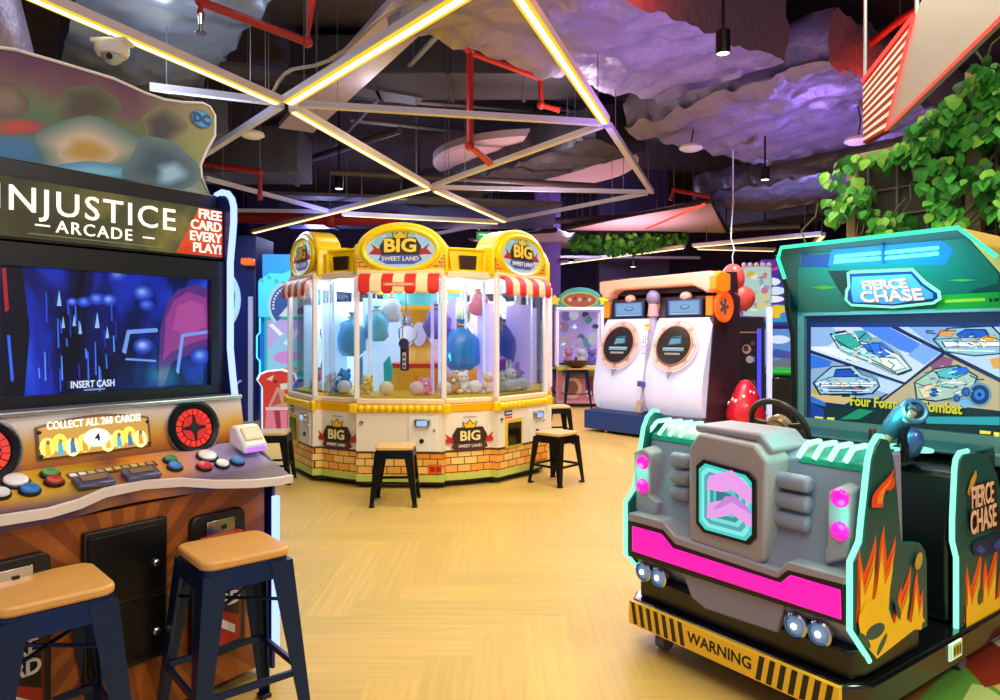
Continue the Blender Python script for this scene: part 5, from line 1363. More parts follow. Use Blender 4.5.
# tail light columns
for P, D in (([(635, 450), (645, 446), (653, 452), (652, 497), (660, 503), (658, 519), (636, 512)], [(643, 462), (643, 486)]), ([(829, 490), (840, 484), (852, 490), (852, 560), (826, 566), (826, 549), (829, 543)], [(840, 498), (840, 531)])):
    cl_ = MB().prism(pv(P, 0.09), 'xz', 0.16, 0.075, 0.06).build('tail_light_column', TAN, shl, bevel=0.008)
    for d in D:
        (x, z), = pv([d], 0.075)
        b = MB(); b.lathe([(0.031, 0.0), (0.031, -0.006), (0.024, -0.016), (0.012, -0.021), (0.0, -0.022)], (x, 0.076, z), 24, 'y'); b.build('tail_light', MAGB, cl_, angle=60)
# slanted glowing louvres on the shoulders
for ua, ub in ((UL + 0.02, 0.20), (0.66, UR - 0.02)):
    MB().prism([(0.158, 0.850), (0.168, 0.874), (0.30, 0.914), (0.36, 0.912), (0.36, 0.86)], 'yz', ua, ub).build('louvre_deck', mat('teal_deck', '#1c8f78', 0.3), shl, bevel=0.004)
for P0, dx in ((((652, 433), (664, 421)), (10.5, 1.2)), (((802, 457), (813, 443)), (15.5, 1.6))):
    for i in range(4):
        (xa, za), (xb, zb) = pv([(P0[0][0] + dx[0] * i, P0[0][1] + dx[1] * i), (P0[1][0] + dx[0] * i, P0[1][1] + dx[1] * i)], 0.19)
        MB().bar((xa, 0.165, za), ((xa + xb) / 2, 0.185, zb - 0.004), 0.022, 0.016).bar(((xa + xb) / 2, 0.185, zb - 0.004), (xb, 0.24, zb + 0.004), 0.022, 0.016).build('glowing_louvre', glow('louvre_glow', '#b4fce0', 1.7), shl, bevel=0.004)
# twin head lamps
for d in ((645, 571), (660, 577), (797, 625), (821, 633)):
    x, z = FF.on_v(d[0], d[1], 0.05)
    b = MB(); b.lathe([(0.04, 0.01), (0.043, -0.012), (0.036, -0.018), (0.033, 0.0), (0, 0.004)], (x, 0.05, z), 28, 'y'); hl = b.build('head_lamp', CHROME, dv, angle=50)
    b = MB(); b.lathe([(0.032, -0.004), (0.030, -0.012), (0.014, -0.019), (0, -0.02)], (x, 0.05, z), 24, 'y'); b.build('lamp_glass', mat('lamp_glass', '#8fb4d8', 0.1, emit='#5aa8ff', strength=0.15), hl, angle=60)
    b = MB(); b.ball((x, 0.032, z), 0.011, 12); b.build('lamp_core', glow('lamp_core', '#d8f2ff', 5), hl)
# seat block behind the shell, footwell, console
MB().box((0.43, 0.43, 0.38), (0.92, 0.16, 0.36)).build('bench_seat', mat('black_vinyl', '#101313', 0.5, bump=0.1), dv, bevel=0.04)
con = MB().prism([(0.80, 0.2), (0.80, 0.55), (0.86, 0.76), (0.98, 0.83), (1.26, 0.83), (1.26, 0.2)], 'yz', UL + 0.015, UR - 0.03).build('console', mat('console_black', '#0b1716', 0.3), dv, bevel=0.015)
MB().box((0.435, 1.06, 0.834), (0.93, 0.30, 0.012)).build('console_top', mat('console_teal', '#0f4b50', 0.3), con, bevel=0.004)
# front side plate with logo
FPz = [(0.84, 0.14), (0.80, 0.17), (0.80, 0.46), (0.765, 0.53), (0.765, 0.61), (0.785, 0.80), (0.80, 0.835), (0.84, 0.85), (0.95, 0.845), (1.06, 0.82), (1.14, 0.74), (1.2, 0.62), (1.3, 0.56), (1.6, 0.5), (1.6, 0.28), (1.25, 0.28), (1.0, 0.17)]
for nm, x0, x1 in (('front_side_plate', UL - 0.015, UL + 0.015), ('front_side_plate', UR - 0.015, UR + 0.015)):
    fp = MB().prism(FPz, 'yz', x0, x1).build(nm, GRN, dv, bevel=0.004)
    xm = (x0 + x1) / 2
    MB().tube([(xm, v - 0.006, z) for v, z in [(0.80, 0.15), (0.80, 0.46), (0.765, 0.53), (0.765, 0.61), (0.785, 0.80), (0.797, 0.835), (0.83, 0.856), (0.90, 0.856)]], 0.0095, 10).build('neon_tube', TEALW, fp)
lay = flames([(486, 520, 486, 385, 20, 3), (500, 510, 512, 345, 24, -4), (520, 500, 530, 372, 24, 4), (538, 490, 548, 330, 24, -4), (556, 490, 566, 380, 22, 3), (574, 480, 584, 340, 22, 0)],
             [(478, 480), (500, 470), (530, 475), (560, 455), (590, 450), (590, 500), (535, 530), (505, 560), (478, 560)], [EL(510, 456, 5, 22, 0.1)])
lay += [(Fl([(480, 215), (488, 185), (500, 162), (502, 176), (494, 204), (484, 224)]), '#d9a52a'),
       (Fl([(496, 330), (530, 316), (560, 306), (560, 345), (530, 362), (500, 362), (490, 345)]), '#12244a'), (Fl([(500, 350), (508, 336), (522, 348), (514, 358)]), '#2a52a8'), (Fl([(540, 340), (552, 322), (560, 330), (552, 350)]), '#2a52a8'),
       (Fl([(494, 196), (545, 186), (549, 240), (562, 300), (488, 304), (484, 258), (500, 244)]), '#2a1810')]
picture('flame_print', lay, fp, plane='yz', at=u_, step=0.0003)
LETO = mat('orange_white_lettering', '#f7c9a0', 0.4)
v0, z0 = FF.on_u(760 + 508 / 2.3333, 400 + 222 / 2.3333, u_); text('FIERCE', 0.115, LETO, fp, (u_ + 0.018, v0, z0), (PI / 2, 0, PI / 2), name='lettering', bold=0.016, sx=0.60, depth=0.001)
v0, z0 = FF.on_u(760 + 510 / 2.3333, 400 + 278 / 2.3333, u_); text('CHASE', 0.125, LETO, fp, (u_ + 0.018, v0, z0), (PI / 2, 0, PI / 2), name='lettering', bold=0.016, sx=0.64, depth=0.001)
sg = MB().box((UR + 0.04, 0.685, 0.155), (0.006, 0.10, 0.06)).build('lit_label', mat('label_white', '#dff4e4', 0.3, emit='#a8f0d8', strength=0.6), dv)
picture('label_print', [(rect(0.635, 0.13, 0.65, 0.18), '#e9fff4'), (rect(0.658, 0.13, 0.73, 0.18), '#d9d24a'), (rect(0.664, 0.14, 0.68, 0.17), '#4a4a1a'), (rect(0.687, 0.14, 0.703, 0.17), '#4a4a1a'), (rect(0.71, 0.14, 0.724, 0.17), '#4a4a1a')], sg, plane='yz', at=UR + 0.0435, step=0.0004)
# steering wheel
wx, wz = FF.on_v(779, 427, 0.72)
M_ = Matrix.Translation((wx, 0.72, wz)) @ Matrix.Rotation(math.radians(28), 4, 'X')
sw = MB(); sw.tube([(x, 0, z) for x, z in ell(0, 0, 0.135, 0.135, 36)], 0.0145, 10, closed=True); sw.xf(M_); sw = sw.build('steering_wheel', mat('brown_black_rim', '#2a201c', 0.4), dv)
b = MB(); b.lathe([(0, -0.02), (0.05, -0.015), (0.058, 0.0), (0.05, 0.03), (0, 0.03)], n=24, axis='y'); b.xf(M_); b.build('wheel_hub', mat('bronze_hub', '#b9926a', 0.3, 0.6), sw)
for a in (0.15, PI - 0.15, -PI / 2):
    b = MB(); b.bar((0.05 * math.cos(a), 0, 0.05 * math.sin(a)), (0.13 * math.cos(a), 0, 0.13 * math.sin(a)), 0.03, 0.008, (0, 1, 0)); b.xf(M_); b.build('wheel_spoke', DARKGREY, sw)
lay = [(ell(0, 0, 0.04, 0.04, 20), '#c9a884'), (star(0, 0, 0.034, 0.5, 6), '#e6d6c0'), (ell(0.012, 0.006, 0.012, 0.01, 12), '#c2381c'), (ell(-0.01, -0.01, 0.01, 0.01, 12), '#5a3a28')]
pc = picture('hub_badge', lay, sw, at=-0.021, step=-0.0004); pc.matrix_local = M_
b = MB(); b.cyl((0, 0.03, 0), (0, 0.16, -0.16), 0.022, 0.03, 16); b.xf(M_); b.build('steering_column', DARKGREY, sw)
# mounted toy gun on a swivel
gx, gz = FF.on_v(905, 470, 0.84)
GUNB = mat('blue_steel_gun', '#4a7090', 0.3, 0.5)
gb_ = MB().lathe([(0, 0.80), (0.055, 0.80), (0.055, 0.845), (0.028, 0.86), (0.026, 0.93), (0, 0.93)], (gx, 0.84, 0.0), 20).build('gun_pedestal', BLACKM, dv)
MB().tube([(gx + x * 1.0, 0.84 + y, 0.845) for x, y in ell(0, 0, 0.10, 0.055, 24)], 0.007, 8, closed=True).build('pedestal_light_ring', TEALW, gb_)
gp = lambda px, py, v=0.78: (lambda q: (q[0], v, q[1]))(FF.on_v(px, py, v))
gun = MB(); gun.tube([gp(884, 440), gp(893, 428), gp(905, 414), gp(916, 404)], [0.022, 0.042, 0.046, 0.036], 14)
gun = gun.build('gun_body', GUNB, dv, bevel=0.006, angle=50)
c_ = Vector(gp(914, 411, 0.755))
b = MB(); b.lathe([(0.034, -0.010), (0.044, -0.012), (0.051, -0.004), (0.051, 0.008), (0.04, 0.010), (0.034, 0.004)], n=30, axis='y'); b.xf(Matrix.Translation(c_) @ Matrix.Rotation(math.radians(-30), 4, 'X') @ Matrix.Rotation(math.radians(35), 4, 'Z')); b.build('gun_shield', mat('shield_blue', '#4f8fc0', 0.25, 0.5), gun)
b = MB(); b.ball((0, 0, 0), (0.04, 0.05, 0.062), 18); b.xf(Matrix.Translation(gp(912, 443)) @ Matrix.Rotation(math.radians(12), 4, 'Y')); b.build('ammo_drum', mat('drum_blue', '#3f6fa8', 0.25, 0.4), gun)
MB().tube([gp(890, 436, 0.76), gp(884, 446, 0.75), gp(886, 458, 0.75), gp(893, 466, 0.76)], [0.018, 0.017, 0.016, 0.01], 10).build('grip', mat('tan_grip', '#a8805a', 0.5), gun)
MB().tube([gp(902, 428, 0.74), gp(905, 445, 0.735), gp(903, 462, 0.74)], [0.014, 0.016, 0.012], 10).build('handle', BLACKM, gun)
MB().tube([gp(906, 421, 0.735), gp(913, 412, 0.73)], [0.015, 0.015], 10).build('scope', mat('scope_tan', '#b9a58a', 0.35, 0.3), gun)
MB().cyl(gp(886, 440, 0.80), gp(868, 452, 0.90), 0.017, 0.014, 14).build('barrel', mat('teal_barrel', '#4fa39a', 0.3, 0.4), gun)
MB().box((gx - 0.21, 1.0, 0.865), (0.03, 0.03, 0.06)).build('console_knob', mat('brown_knob', '#4a342a', 0.4), con, bevel=0.01)
# monitor
MZ0, MZ1 = 0.87, 1.412
mon = MB()
for (a0, a1, z0, z1) in ((UL, 0.965, 1.405, 1.462), (UL, 0.965, 0.80, 0.872), (UL, 0.005, 0.8, 1.46), (0.925, 0.965, 0.8, 1.46)):
    mon.box(((a0 + a1) / 2, 1.315, (z0 + z1) / 2), (a1 - a0, 0.05, z1 - z0))
mon = mon.build('monitor_bezel', mat('teal_silver_bezel', '#7fb0a8', 0.3, 0.4), dv, smooth=False)
MB().box((0.46, 1.40, 1.13), (1.0, 0.12, 0.66)).build('monitor_housing', BLACK, mon, bevel=0.01)
MB().prism([(1.28, 0.2), (1.28, 0.8), (1.46, 0.8), (1.58, 0.2)], 'yz', UL + 0.02, UR).build('monitor_stand', mat('stand_black', '#0e1014', 0.4), dv, bevel=0.01)
MB().box((0.46, 1.31, 0.775), (1.0, 0.10, 0.05)).build('monitor_ledge', mat('teal_ledge', '#5f9a94', 0.35), mon, bevel=0.006)
q7 = lambda P: [FF.on_v(790 + x / 4.762, 310 + y / 4.762, 1.318) for x, y in P]
lay = [([(0.0, 0.865), (0.93, 0.865), (0.93, 1.41), (0.0, 1.41)], '#10203a'),
       (q7([(100, 80), (480, 80), (720, 205), (545, 345), (100, 195)]), '#c9d8ea'), (q7([(100, 80), (200, 80), (250, 130), (180, 170), (100, 175)]), '#8fb0d0'), (q7([(330, 80), (470, 80), (620, 160), (600, 215), (520, 190), (400, 120)]), '#4a80d8'), (q7([(560, 215), (640, 150), (715, 205), (640, 262)]), '#7aa6e6'), (q7([(100, 178), (200, 176), (330, 240), (290, 245)]), '#e6eef6'),
       (q7([(190, 110), (230, 95), (330, 130), (420, 130), (520, 195), (585, 280), (540, 310), (485, 308), (340, 238), (245, 200)]), '#8fae9a'), (q7([(240, 110), (310, 125), (350, 190), (300, 215), (230, 180)]), '#2f9a86'), (q7([(300, 100), (360, 95), (390, 130), (340, 150)]), '#3aa0a0'), (q7([(355, 150), (440, 150), (500, 200), (440, 215), (380, 185)]), '#3f78c0'), (q7([(420, 215), (500, 215), (560, 280), (500, 300), (430, 255)]), '#c8dcc8'), (q7([(270, 160), (320, 165), (330, 195), (290, 200)]), '#c9b04a'), (q7([(400, 200), (450, 205), (460, 235), (415, 230)]), '#e0c890'),
       (q7([(100, 205), (545, 352), (420, 420), (100, 420)]), '#88a8b8'), (q7([(100, 210), (200, 245), (190, 270), (100, 280)]), '#2f6fc8'), (q7([(420, 320), (540, 355), (470, 400), (410, 380)]), '#b8d0e8'), (q7([(120, 330), (180, 285), (300, 268), (400, 310), (420, 370), (350, 400), (170, 400)]), '#6f94a0'), (q7([(195, 320), (205, 285), (290, 280), (340, 318), (320, 335), (215, 335)]), '#173a7a'), (q7([(140, 340), (400, 340), (405, 356), (140, 358)]), '#d0e4e8'), (q7([(150, 370), (390, 368), (370, 392), (180, 394)]), '#a8c4c0'), (q7([(110, 370), (150, 380), (160, 410), (110, 405)]), '#c09a4a'), (q7([(100, 400), (260, 400), (300, 430), (260, 450), (100, 430)]), '#c8b070'),
       (q7([(550, 352), (735, 212), (1000, 345), (1000, 480), (430, 480), (440, 420)]), '#b8a878'), (q7([(660, 250), (720, 215), (780, 235), (760, 285), (680, 285)]), '#8a4a6a'), (q7([(600, 330), (700, 280), (800, 270), (900, 320), (920, 420), (800, 440), (640, 430)]), '#7f9a8a'), (q7([(700, 290), (800, 262), (850, 300), (790, 330), (720, 320)]), '#3f9fa8'), (q7([(770, 280), (840, 270), (860, 295), (800, 310)]), '#1f5fb0'), (q7([(610, 360), (690, 340), (720, 400), (640, 420)]), '#c8b888'),
       (q7([(490, 65), (1000, 65), (1000, 330), (725, 200)]), '#b8d0e0'), (q7([(560, 75), (760, 75), (740, 190), (640, 140)]), '#7fa8d0'), (q7([(700, 120), (770, 80), (960, 75), (1000, 120), (1000, 200), (900, 215), (750, 190)]), '#7aa0a8'), (q7([(800, 110), (840, 95), (930, 95), (950, 125), (820, 128)]), '#16409a'), (q7([(740, 140), (1000, 140), (1000, 160), (750, 162)]), '#d8ece8'), (q7([(720, 95), (800, 100), (780, 130), (720, 125)]), '#c88a3a'), (q7([(900, 130), (970, 120), (980, 150), (910, 155)]), '#c8963a'), (q7([(760, 165), (990, 170), (960, 205), (790, 195)]), '#4f8a9a'), (q7([(950, 235), (1000, 222), (1000, 280), (970, 280)]), '#e0a040'),
       (q7([(100, 190), (550, 345), (545, 356), (100, 206)]), '#0a1a4a'), (q7([(540, 352), (730, 205), (738, 214), (440, 440), (425, 440)]), '#1a1a3a'), (q7([(470, 78), (505, 78), (1000, 322), (1000, 345)]), '#0a1440'), (q7([(100, 60), (1000, 60), (1000, 80), (100, 82)]), '#0f2a6a'),
       (q7([(100, 440), (270, 470), (700, 470), (820, 460), (1000, 480), (1000, 620), (100, 530)]), '#0f2a24'), (q7([(240, 520), (330, 470), (400, 480), (330, 520)]), '#1f8a5a'), (q7([(100, 408), (170, 440), (170, 460), (100, 440)]), '#2a6ac0'), (q7([(100, 445), (160, 470), (170, 520), (100, 515)]), '#123a8a'), (q7([(120, 505), (160, 510), (160, 518), (120, 515)]), '#d8d04a'), (q7([(178, 510), (215, 512), (212, 524), (178, 520)]), '#d8d04a'), (q7([(650, 508), (1000, 508), (1000, 548), (650, 540)]), '#2f9a9a'), (q7([(905, 572), (960, 578), (955, 592), (905, 588)]), '#e8d83a'), (q7([(972, 580), (1000, 584), (998, 604), (972, 598)]), '#f4e84a'), (q7([(800, 430), (850, 425), (880, 455), (820, 470)]), '#6fb0c8')]
def outlined(P, c, k=1.06, d='#0c1c34'):
    cx = sum(p[0] for p in P) / len(P); cy = sum(p[1] for p in P) / len(P)
    return [(q7([(cx + (x - cx) * k, cy + (y - cy) * (k + 0.04)) for x, y in P]), d), (q7(P), c)]
for P, c in (([(200, 120), (270, 105), (330, 150), (420, 165), (520, 215), (575, 280), (510, 303), (430, 262), (330, 225), (240, 185)], '#bfe0d4'), ([(215, 125), (290, 115), (340, 165), (290, 185), (235, 160)], '#2fa890'), ([(350, 165), (430, 160), (495, 205), (430, 222), (375, 200)], '#2f74d8'), ([(430, 228), (500, 225), (550, 275), (500, 290), (445, 262)], '#e4ecd4'),
             ([(118, 345), (170, 300), (205, 272), (300, 268), (345, 310), (410, 330), (425, 360), (390, 395), (150, 398)], '#9cc4cc'), ([(210, 318), (222, 282), (288, 278), (330, 316)], '#1a4fa8'), ([(150, 345), (395, 345), (400, 362), (150, 364)], '#f0f8f4'), ([(180, 372), (360, 370), (345, 388), (195, 390)], '#3a5a6a'),
             ([(690, 140), (760, 90), (960, 80), (1000, 120), (1000, 205), (880, 215), (740, 195)], '#8fc0c0'), ([(795, 115), (840, 92), (930, 92), (955, 128), (815, 132)], '#1a58c0'), ([(730, 150), (1000, 148), (1000, 172), (745, 176)], '#f0faf4'), ([(715, 95), (795, 100), (770, 128), (712, 122)], '#e09a3a'), ([(905, 128), (975, 118), (985, 146), (912, 150)], '#e8b03a'),
             ([(600, 345), (690, 285), (800, 268), (890, 318), (860, 400), (700, 430), (610, 420)], '#a8c0a0'), ([(700, 295), (795, 268), (840, 300), (785, 330), (715, 322)], '#4fb8b8'), ([(775, 280), (838, 272), (856, 296), (800, 308)], '#1f66c8'), ([(615, 370), (685, 350), (710, 405), (640, 420)], '#e0d09a')):
    lay += outlined(P, c)
def stroke(P, w_, c):
    for (xa, ya), (xb, yb) in zip(P[:-1], P[1:]):
        d = math.hypot(xb - xa, yb - ya) or 1; nx, ny = -(yb - ya) / d * w_ / 2, (xb - xa) / d * w_ / 2
        lay.append((q7([(xa + nx, ya + ny), (xb + nx, yb + ny), (xb - nx, yb - ny), (xa - nx, ya - ny)]), c))
K_, W_, C_ = '#0a1428', '#f4fbff', '#46e0d0'
for P, w_, c in (([(215, 140), (330, 205), (470, 275), (510, 298)], 5, K_), ([(300, 112), (345, 165), (430, 225)], 4, K_), ([(240, 178), (300, 190), (380, 232)], 4, C_), ([(430, 165), (440, 220), (505, 232)], 4, K_), ([(455, 190), (520, 225), (560, 270)], 6, W_), ([(470, 240), (500, 262), (485, 282)], 4, K_), ([(225, 120), (200, 105), (180, 112)], 5, C_), ([(330, 150), (318, 128), (300, 120)], 4, W_), ([(365, 110), (330, 140)], 6, K_), ([(395, 130), (375, 160), (400, 200)], 4, K_),
             ([(120, 345), (205, 318), (330, 318), (420, 358)], 4, K_), ([(212, 316), (224, 284), (288, 280), (328, 316)], 4, K_), ([(150, 354), (395, 354)], 3, K_), ([(160, 366), (385, 368)], 4, K_), ([(160, 380), (380, 382)], 4, W_), ([(130, 352), (150, 340)], 8, W_), ([(390, 340), (412, 352)], 8, W_), ([(200, 345), (200, 362)], 3, K_), ([(245, 345), (245, 362)], 3, K_), ([(290, 345), (290, 362)], 3, K_), ([(335, 345), (335, 362)], 3, K_), ([(165, 398), (200, 404), (350, 404), (385, 396)], 7, K_),
             ([(690, 140), (800, 132), (955, 128), (1000, 140)], 4, K_), ([(800, 114), (842, 94), (930, 94), (952, 126)], 4, K_), ([(870, 95), (872, 128)], 4, K_), ([(740, 150), (1000, 150)], 3, K_), ([(745, 176), (1000, 174)], 4, K_), ([(760, 190), (980, 196)], 5, W_), ([(700, 120), (730, 100), (795, 98)], 4, K_), ([(690, 100), (655, 98), (655, 108), (700, 112)], 6, K_),
             ([(640, 300), (690, 290), (720, 320), (700, 360)], 4, K_), ([(720, 320), (790, 328), (850, 300)], 4, K_), ([(600, 345), (640, 360), (690, 350)], 4, K_), ([(700, 360), (780, 372), (850, 352)], 5, K_), ([(630, 330), (680, 312)], 5, C_), ([(740, 345), (820, 345)], 6, W_), ([(650, 385), (700, 378)], 6, '#e0902a'), ([(790, 395), (840, 380)], 6, W_), ([(760, 300), (800, 290)], 4, W_), ([(860, 310), (900, 330), (930, 330)], 6, K_)):
    stroke(P, w_, c)
for (x, y, r) in ((908, 402, 58), (690, 392, 24), (845, 390, 26), (800, 420, 20)):
    lay += [(q7([(x + r * math.cos(a), y + r * math.sin(a)) for a in [2 * PI * k / 20 for k in range(20)]]), '#5f8aa0'), (q7([(x + r * 0.8 * math.cos(a), y + r * 0.8 * math.sin(a)) for a in [2 * PI * k / 20 for k in range(20)]]), '#0f2a5a'), (q7([(x + r * 0.45 * math.cos(a), y + r * 0.45 * math.sin(a)) for a in [2 * PI * k / 16 for k in range(16)]]), '#2f6fc0'), (q7([(x + r * 0.18 * math.cos(a), y + r * 0.18 * math.sin(a)) for a in [2 * PI * k / 10 for k in range(10)]]), '#0a1030')]
random.seed(11)
for (cx, cy, sx, sy, n_) in ((350, 195, 110, 45, 46), (270, 345, 130, 40, 46), (740, 350, 130, 55, 56), (870, 150, 110, 40, 50)):
    for i in range(n_):
        x, y = random.gauss(cx, sx * 0.5), random.gauss(cy, sy * 0.5)
        y = max(85, min(y, 455)); x = max(110, min(x, 990)); w_, h_ = random.uniform(5, 26), random.uniform(2, 7); k = random.uniform(-0.4, 0.6)
        lay.append((q7([(x, y), (x + w_, y + w_ * k), (x + w_ + 2, y + w_ * k + h_), (x - 2, y + h_)]), random.choice(['#0f2a4a', '#dfeff4', '#3f8ab0', '#5fc0b0', '#d8c070', '#1a4a8a', '#8fc4d8', '#c8743a', '#244a5a'])))
for P in ([(262, 405), (300, 404), (300, 412), (262, 413)],):
    lay.append((q7(P), '#122018'))
picture('game_picture', lay, mon, at=1.318, step=-0.00008, lit=1.45, rough=0.3)
x0, z0 = FF.on_v(790 + 535 / 4.762, 310 + 452 / 4.762, 1.30)
tk = text('Four Forms of Combat', 0.068, glow('combat_shadow', '#12301a', 0.6), mon, (x0 + 0.004, 1.302, z0 - 0.004), name='lettering', bold=0.05, sx=0.78, depth=0.0004)
tk = text('Four Forms of Combat', 0.068, glow('combat_yellow', '#e6ea3a', 1.0), mon, (x0, 1.300, z0), name='lettering', bold=0.03, sx=0.78, depth=0.0004)
MB().box((0.46, 1.293, 1.135), (0.93, 0.004, 0.56)).build('monitor_glass', glass_mat('screen_cover', '#f4f6ff', 0.01, 0.35), mon, smooth=False)
# canopy with slanted header
TH = math.atan2(0.17, 0.285)
HMt = Matrix.Translation((0, 1.27, 1.46)) @ Matrix.Rotation(TH, 4, 'X')
hv = lambda z: 1.27 - (z - 1.46) * 0.17 / 0.285
hd_o = [(-0.035, 1.46), (-0.035, 1.70), (0.0, 1.745), (0.81, 1.745), (0.92, 1.625), (0.96, 1.56), (0.96, 1.46)]
rings = [[Vector((u, hv(z), z)) for u, z in hd_o], [Vector((u, 1.62, 1.46 + (z - 1.46) * 0.97)) for u, z in hd_o]]
can = MB().loft(rings).build('canopy', mat('dark_teal_canopy', '#0d4a45', 0.3), dv, angle=20)
MB().loft([[Vector((0.815, hv(1.742) - 0.012, 1.752)), Vector((0.925, hv(1.622) - 0.012, 1.634)), Vector((0.975, hv(1.56) - 0.01, 1.566)), Vector((0.975, hv(1.5), 1.5)), Vector((0.955, hv(1.5), 1.5))], [Vector((0.815, 1.63, 1.748)), Vector((0.925, 1.63, 1.632)), Vector((0.975, 1.63, 1.564)), Vector((0.975, 1.63, 1.5)), Vector((0.955, 1.63, 1.5))]]).build('canopy_cheek', mat('yellow_lit_cheek', '#e0bd62', 0.4), can, angle=20)  # yellow light falling on this side is put into the tan colour
MB().tube([(u, hv(z) - 0.008, z + dz) for u, z, dz in [(-0.035, 1.60, 0), (-0.035, 1.70, 0), (0.0, 1.745, 0.006), (0.81, 1.745, 0.006), (0.925, 1.62, 0.004)]], 0.0095, 10).build('neon_tube', TEAL, can)
hp = lambda P: [on_M(FF, HMt, px, py) for px, py in P]
z5 = lambda P: hp([(790 + x / 4.762, 220 + y / 4.762) for x, y in P])
def hpart(name, P, m, d, parent, bevel=0.0, back=0.0):
    b = MB(); b.prism(z5(P), 'xz', back, -d); b.xf(HMt); return b.build(name, m, parent, bevel=bevel)
lay = [(z5([(50, 165), (840, 85), (940, 190), (995, 260), (995, 300), (880, 330), (720, 440), (40, 440)]), '#106656'), (z5([(60, 150), (100, 165), (200, 160), (190, 225), (50, 225)]), '#123a6a'), (z5([(200, 140), (720, 95), (780, 140), (740, 210), (180, 215)]), '#1268b0'),
       (z5([(40, 230), (150, 235), (290, 435), (40, 440)]), '#116352'), (z5([(180, 240), (290, 240), (280, 400), (240, 340)]), '#0a2f2c'), (z5([(725, 355), (1000, 340), (1000, 415), (690, 430)]), '#1fa03a'), (z5([(740, 378), (930, 368), (930, 384), (740, 392)]), '#a8d83a'), (z5([(950, 372), (966, 370), (966, 386), (950, 388)]), '#103a20'), (z5([(975, 370), (995, 368), (995, 384), (975, 386)]), '#103a20'),
       (z5([(95, 318), (165, 308), (235, 318), (165, 328)]), '#4f8a2a'), (z5([(750, 284), (820, 276), (900, 282), (820, 292)]), '#3f9a4a')]
pc = picture('header_print', lay, can, at=-0.002, step=-0.0004); pc.matrix_local = HMt
BL = glow('blue_white_tube', '#58d4ff', 3.0)
for P in ([(215, 165), (435, 146), (436, 160), (215, 180)], [(215, 185), (435, 172), (435, 188), (210, 203)], [(455, 145), (710, 122), (712, 136), (455, 160)], [(455, 172), (710, 148), (712, 163), (455, 186)]):
    hpart('lamp_tube', P, BL, 0.014, can, 0.003)
hpart('lamp_divider', [(440, 110), (450, 108), (452, 200), (441, 202)], mat('divider_blue', '#0f5f9a', 0.3), 0.018, can, 0.002)
lo = [(285, 245), (300, 240), (590, 228), (650, 290), (715, 335), (720, 365), (690, 385), (500, 405), (300, 395), (275, 370), (278, 330), (290, 310)]
lg = hpart('logo_board', lo, mat('logo_navy', '#14386a', 0.3), 0.02, can, 0.004)
hpart('logo_backing', [(305, 262), (585, 248), (630, 300), (690, 340), (690, 362), (500, 390), (310, 380), (300, 330)], mat('logo_blue', '#4a8ac8', 0.3, emit='#4a9ad8', strength=0.25), 0.024, lg, 0.002)
b = MB(); b.tube([Vector((x, -0.016, z)) for x, z in z5(lo)], 0.008, 8, closed=True); b.xf(HMt); b.build('logo_neon', TEALW, lg)
LETF = mat('logo_letter_cream', '#fff0d8', 0.35, emit='#fff0d8', strength=0.55); LETFO = mat('logo_letter_orange', '#d8641c', 0.4, emit='#d8541c', strength=0.3)
for s_, c_, sz, sx_ in (('FIERCE', (458, 295), 0.066, 1.02), ('CHASE', (490, 349), 0.082, 1.12)):
    (x, z), = z5([c_])
    for dx, m_, yy, bo in ((0.002, LETFO, -0.026, 0.035), (0.0, LETF, -0.029, 0.012)):
        t1 = text(s_, sz, m_, lg, name='lettering', bold=bo, sx=sx_, depth=0.001); t1.matrix_local = HMt @ Matrix.Translation((x + dx, yy, z - dx)) @ Matrix.Rotation(PI / 2, 4, 'X') @ Matrix.Diagonal((sx_, 1, 1, 1))
# side arms carrying the canopy
for x0, x1 in ((UL - 0.012, UL + 0.02), (0.955, 0.985)):
    MB().prism([(hv(1.62) - 0.02, 1.66), (hv(1.70), 1.72), (1.62, 1.70), (1.62, 0.2), (1.30, 0.2), (1.28, 0.9), (1.27, 1.30), (1.22, 1.44), (hv(1.56), 1.56)], 'yz', x0, x1).build('canopy_arm', mat('black_green_arm', '#061a18', 0.3), dv, bevel=0.004)
light('AREA', 'header_tube_glow', FF.w(0.43, 0.98, 1.60), 6, (0.25, 0.75, 1.0), 0.7, (math.radians(60), 0, FF.rz), sy=0.12)
light('POINT', 'footwell_teal_glow', FF.w(0.7, 0.66, 1.0), 2.2, (0.15, 1.0, 0.75), 0.06)
light('POINT', 'shoulder_teal_glow', FF.w(0.72, 0.12, 1.03), 1.6, (0.08, 1.0, 0.62), 0.05)
light('POINT', 'shoulder_teal_glow', FF.w(0.12, 0.12, 1.03), 1.3, (0.08, 1.0, 0.62), 0.05)
light('POINT', 'edge_teal_glow', FF.w(0.885, 0.02, 0.72), 0.5, (0.08, 1.0, 0.62), 0.04)
light('POINT', 'edge_teal_glow', FF.w(-0.015, 0.02, 0.72), 0.5, (0.08, 1.0, 0.62), 0.04)
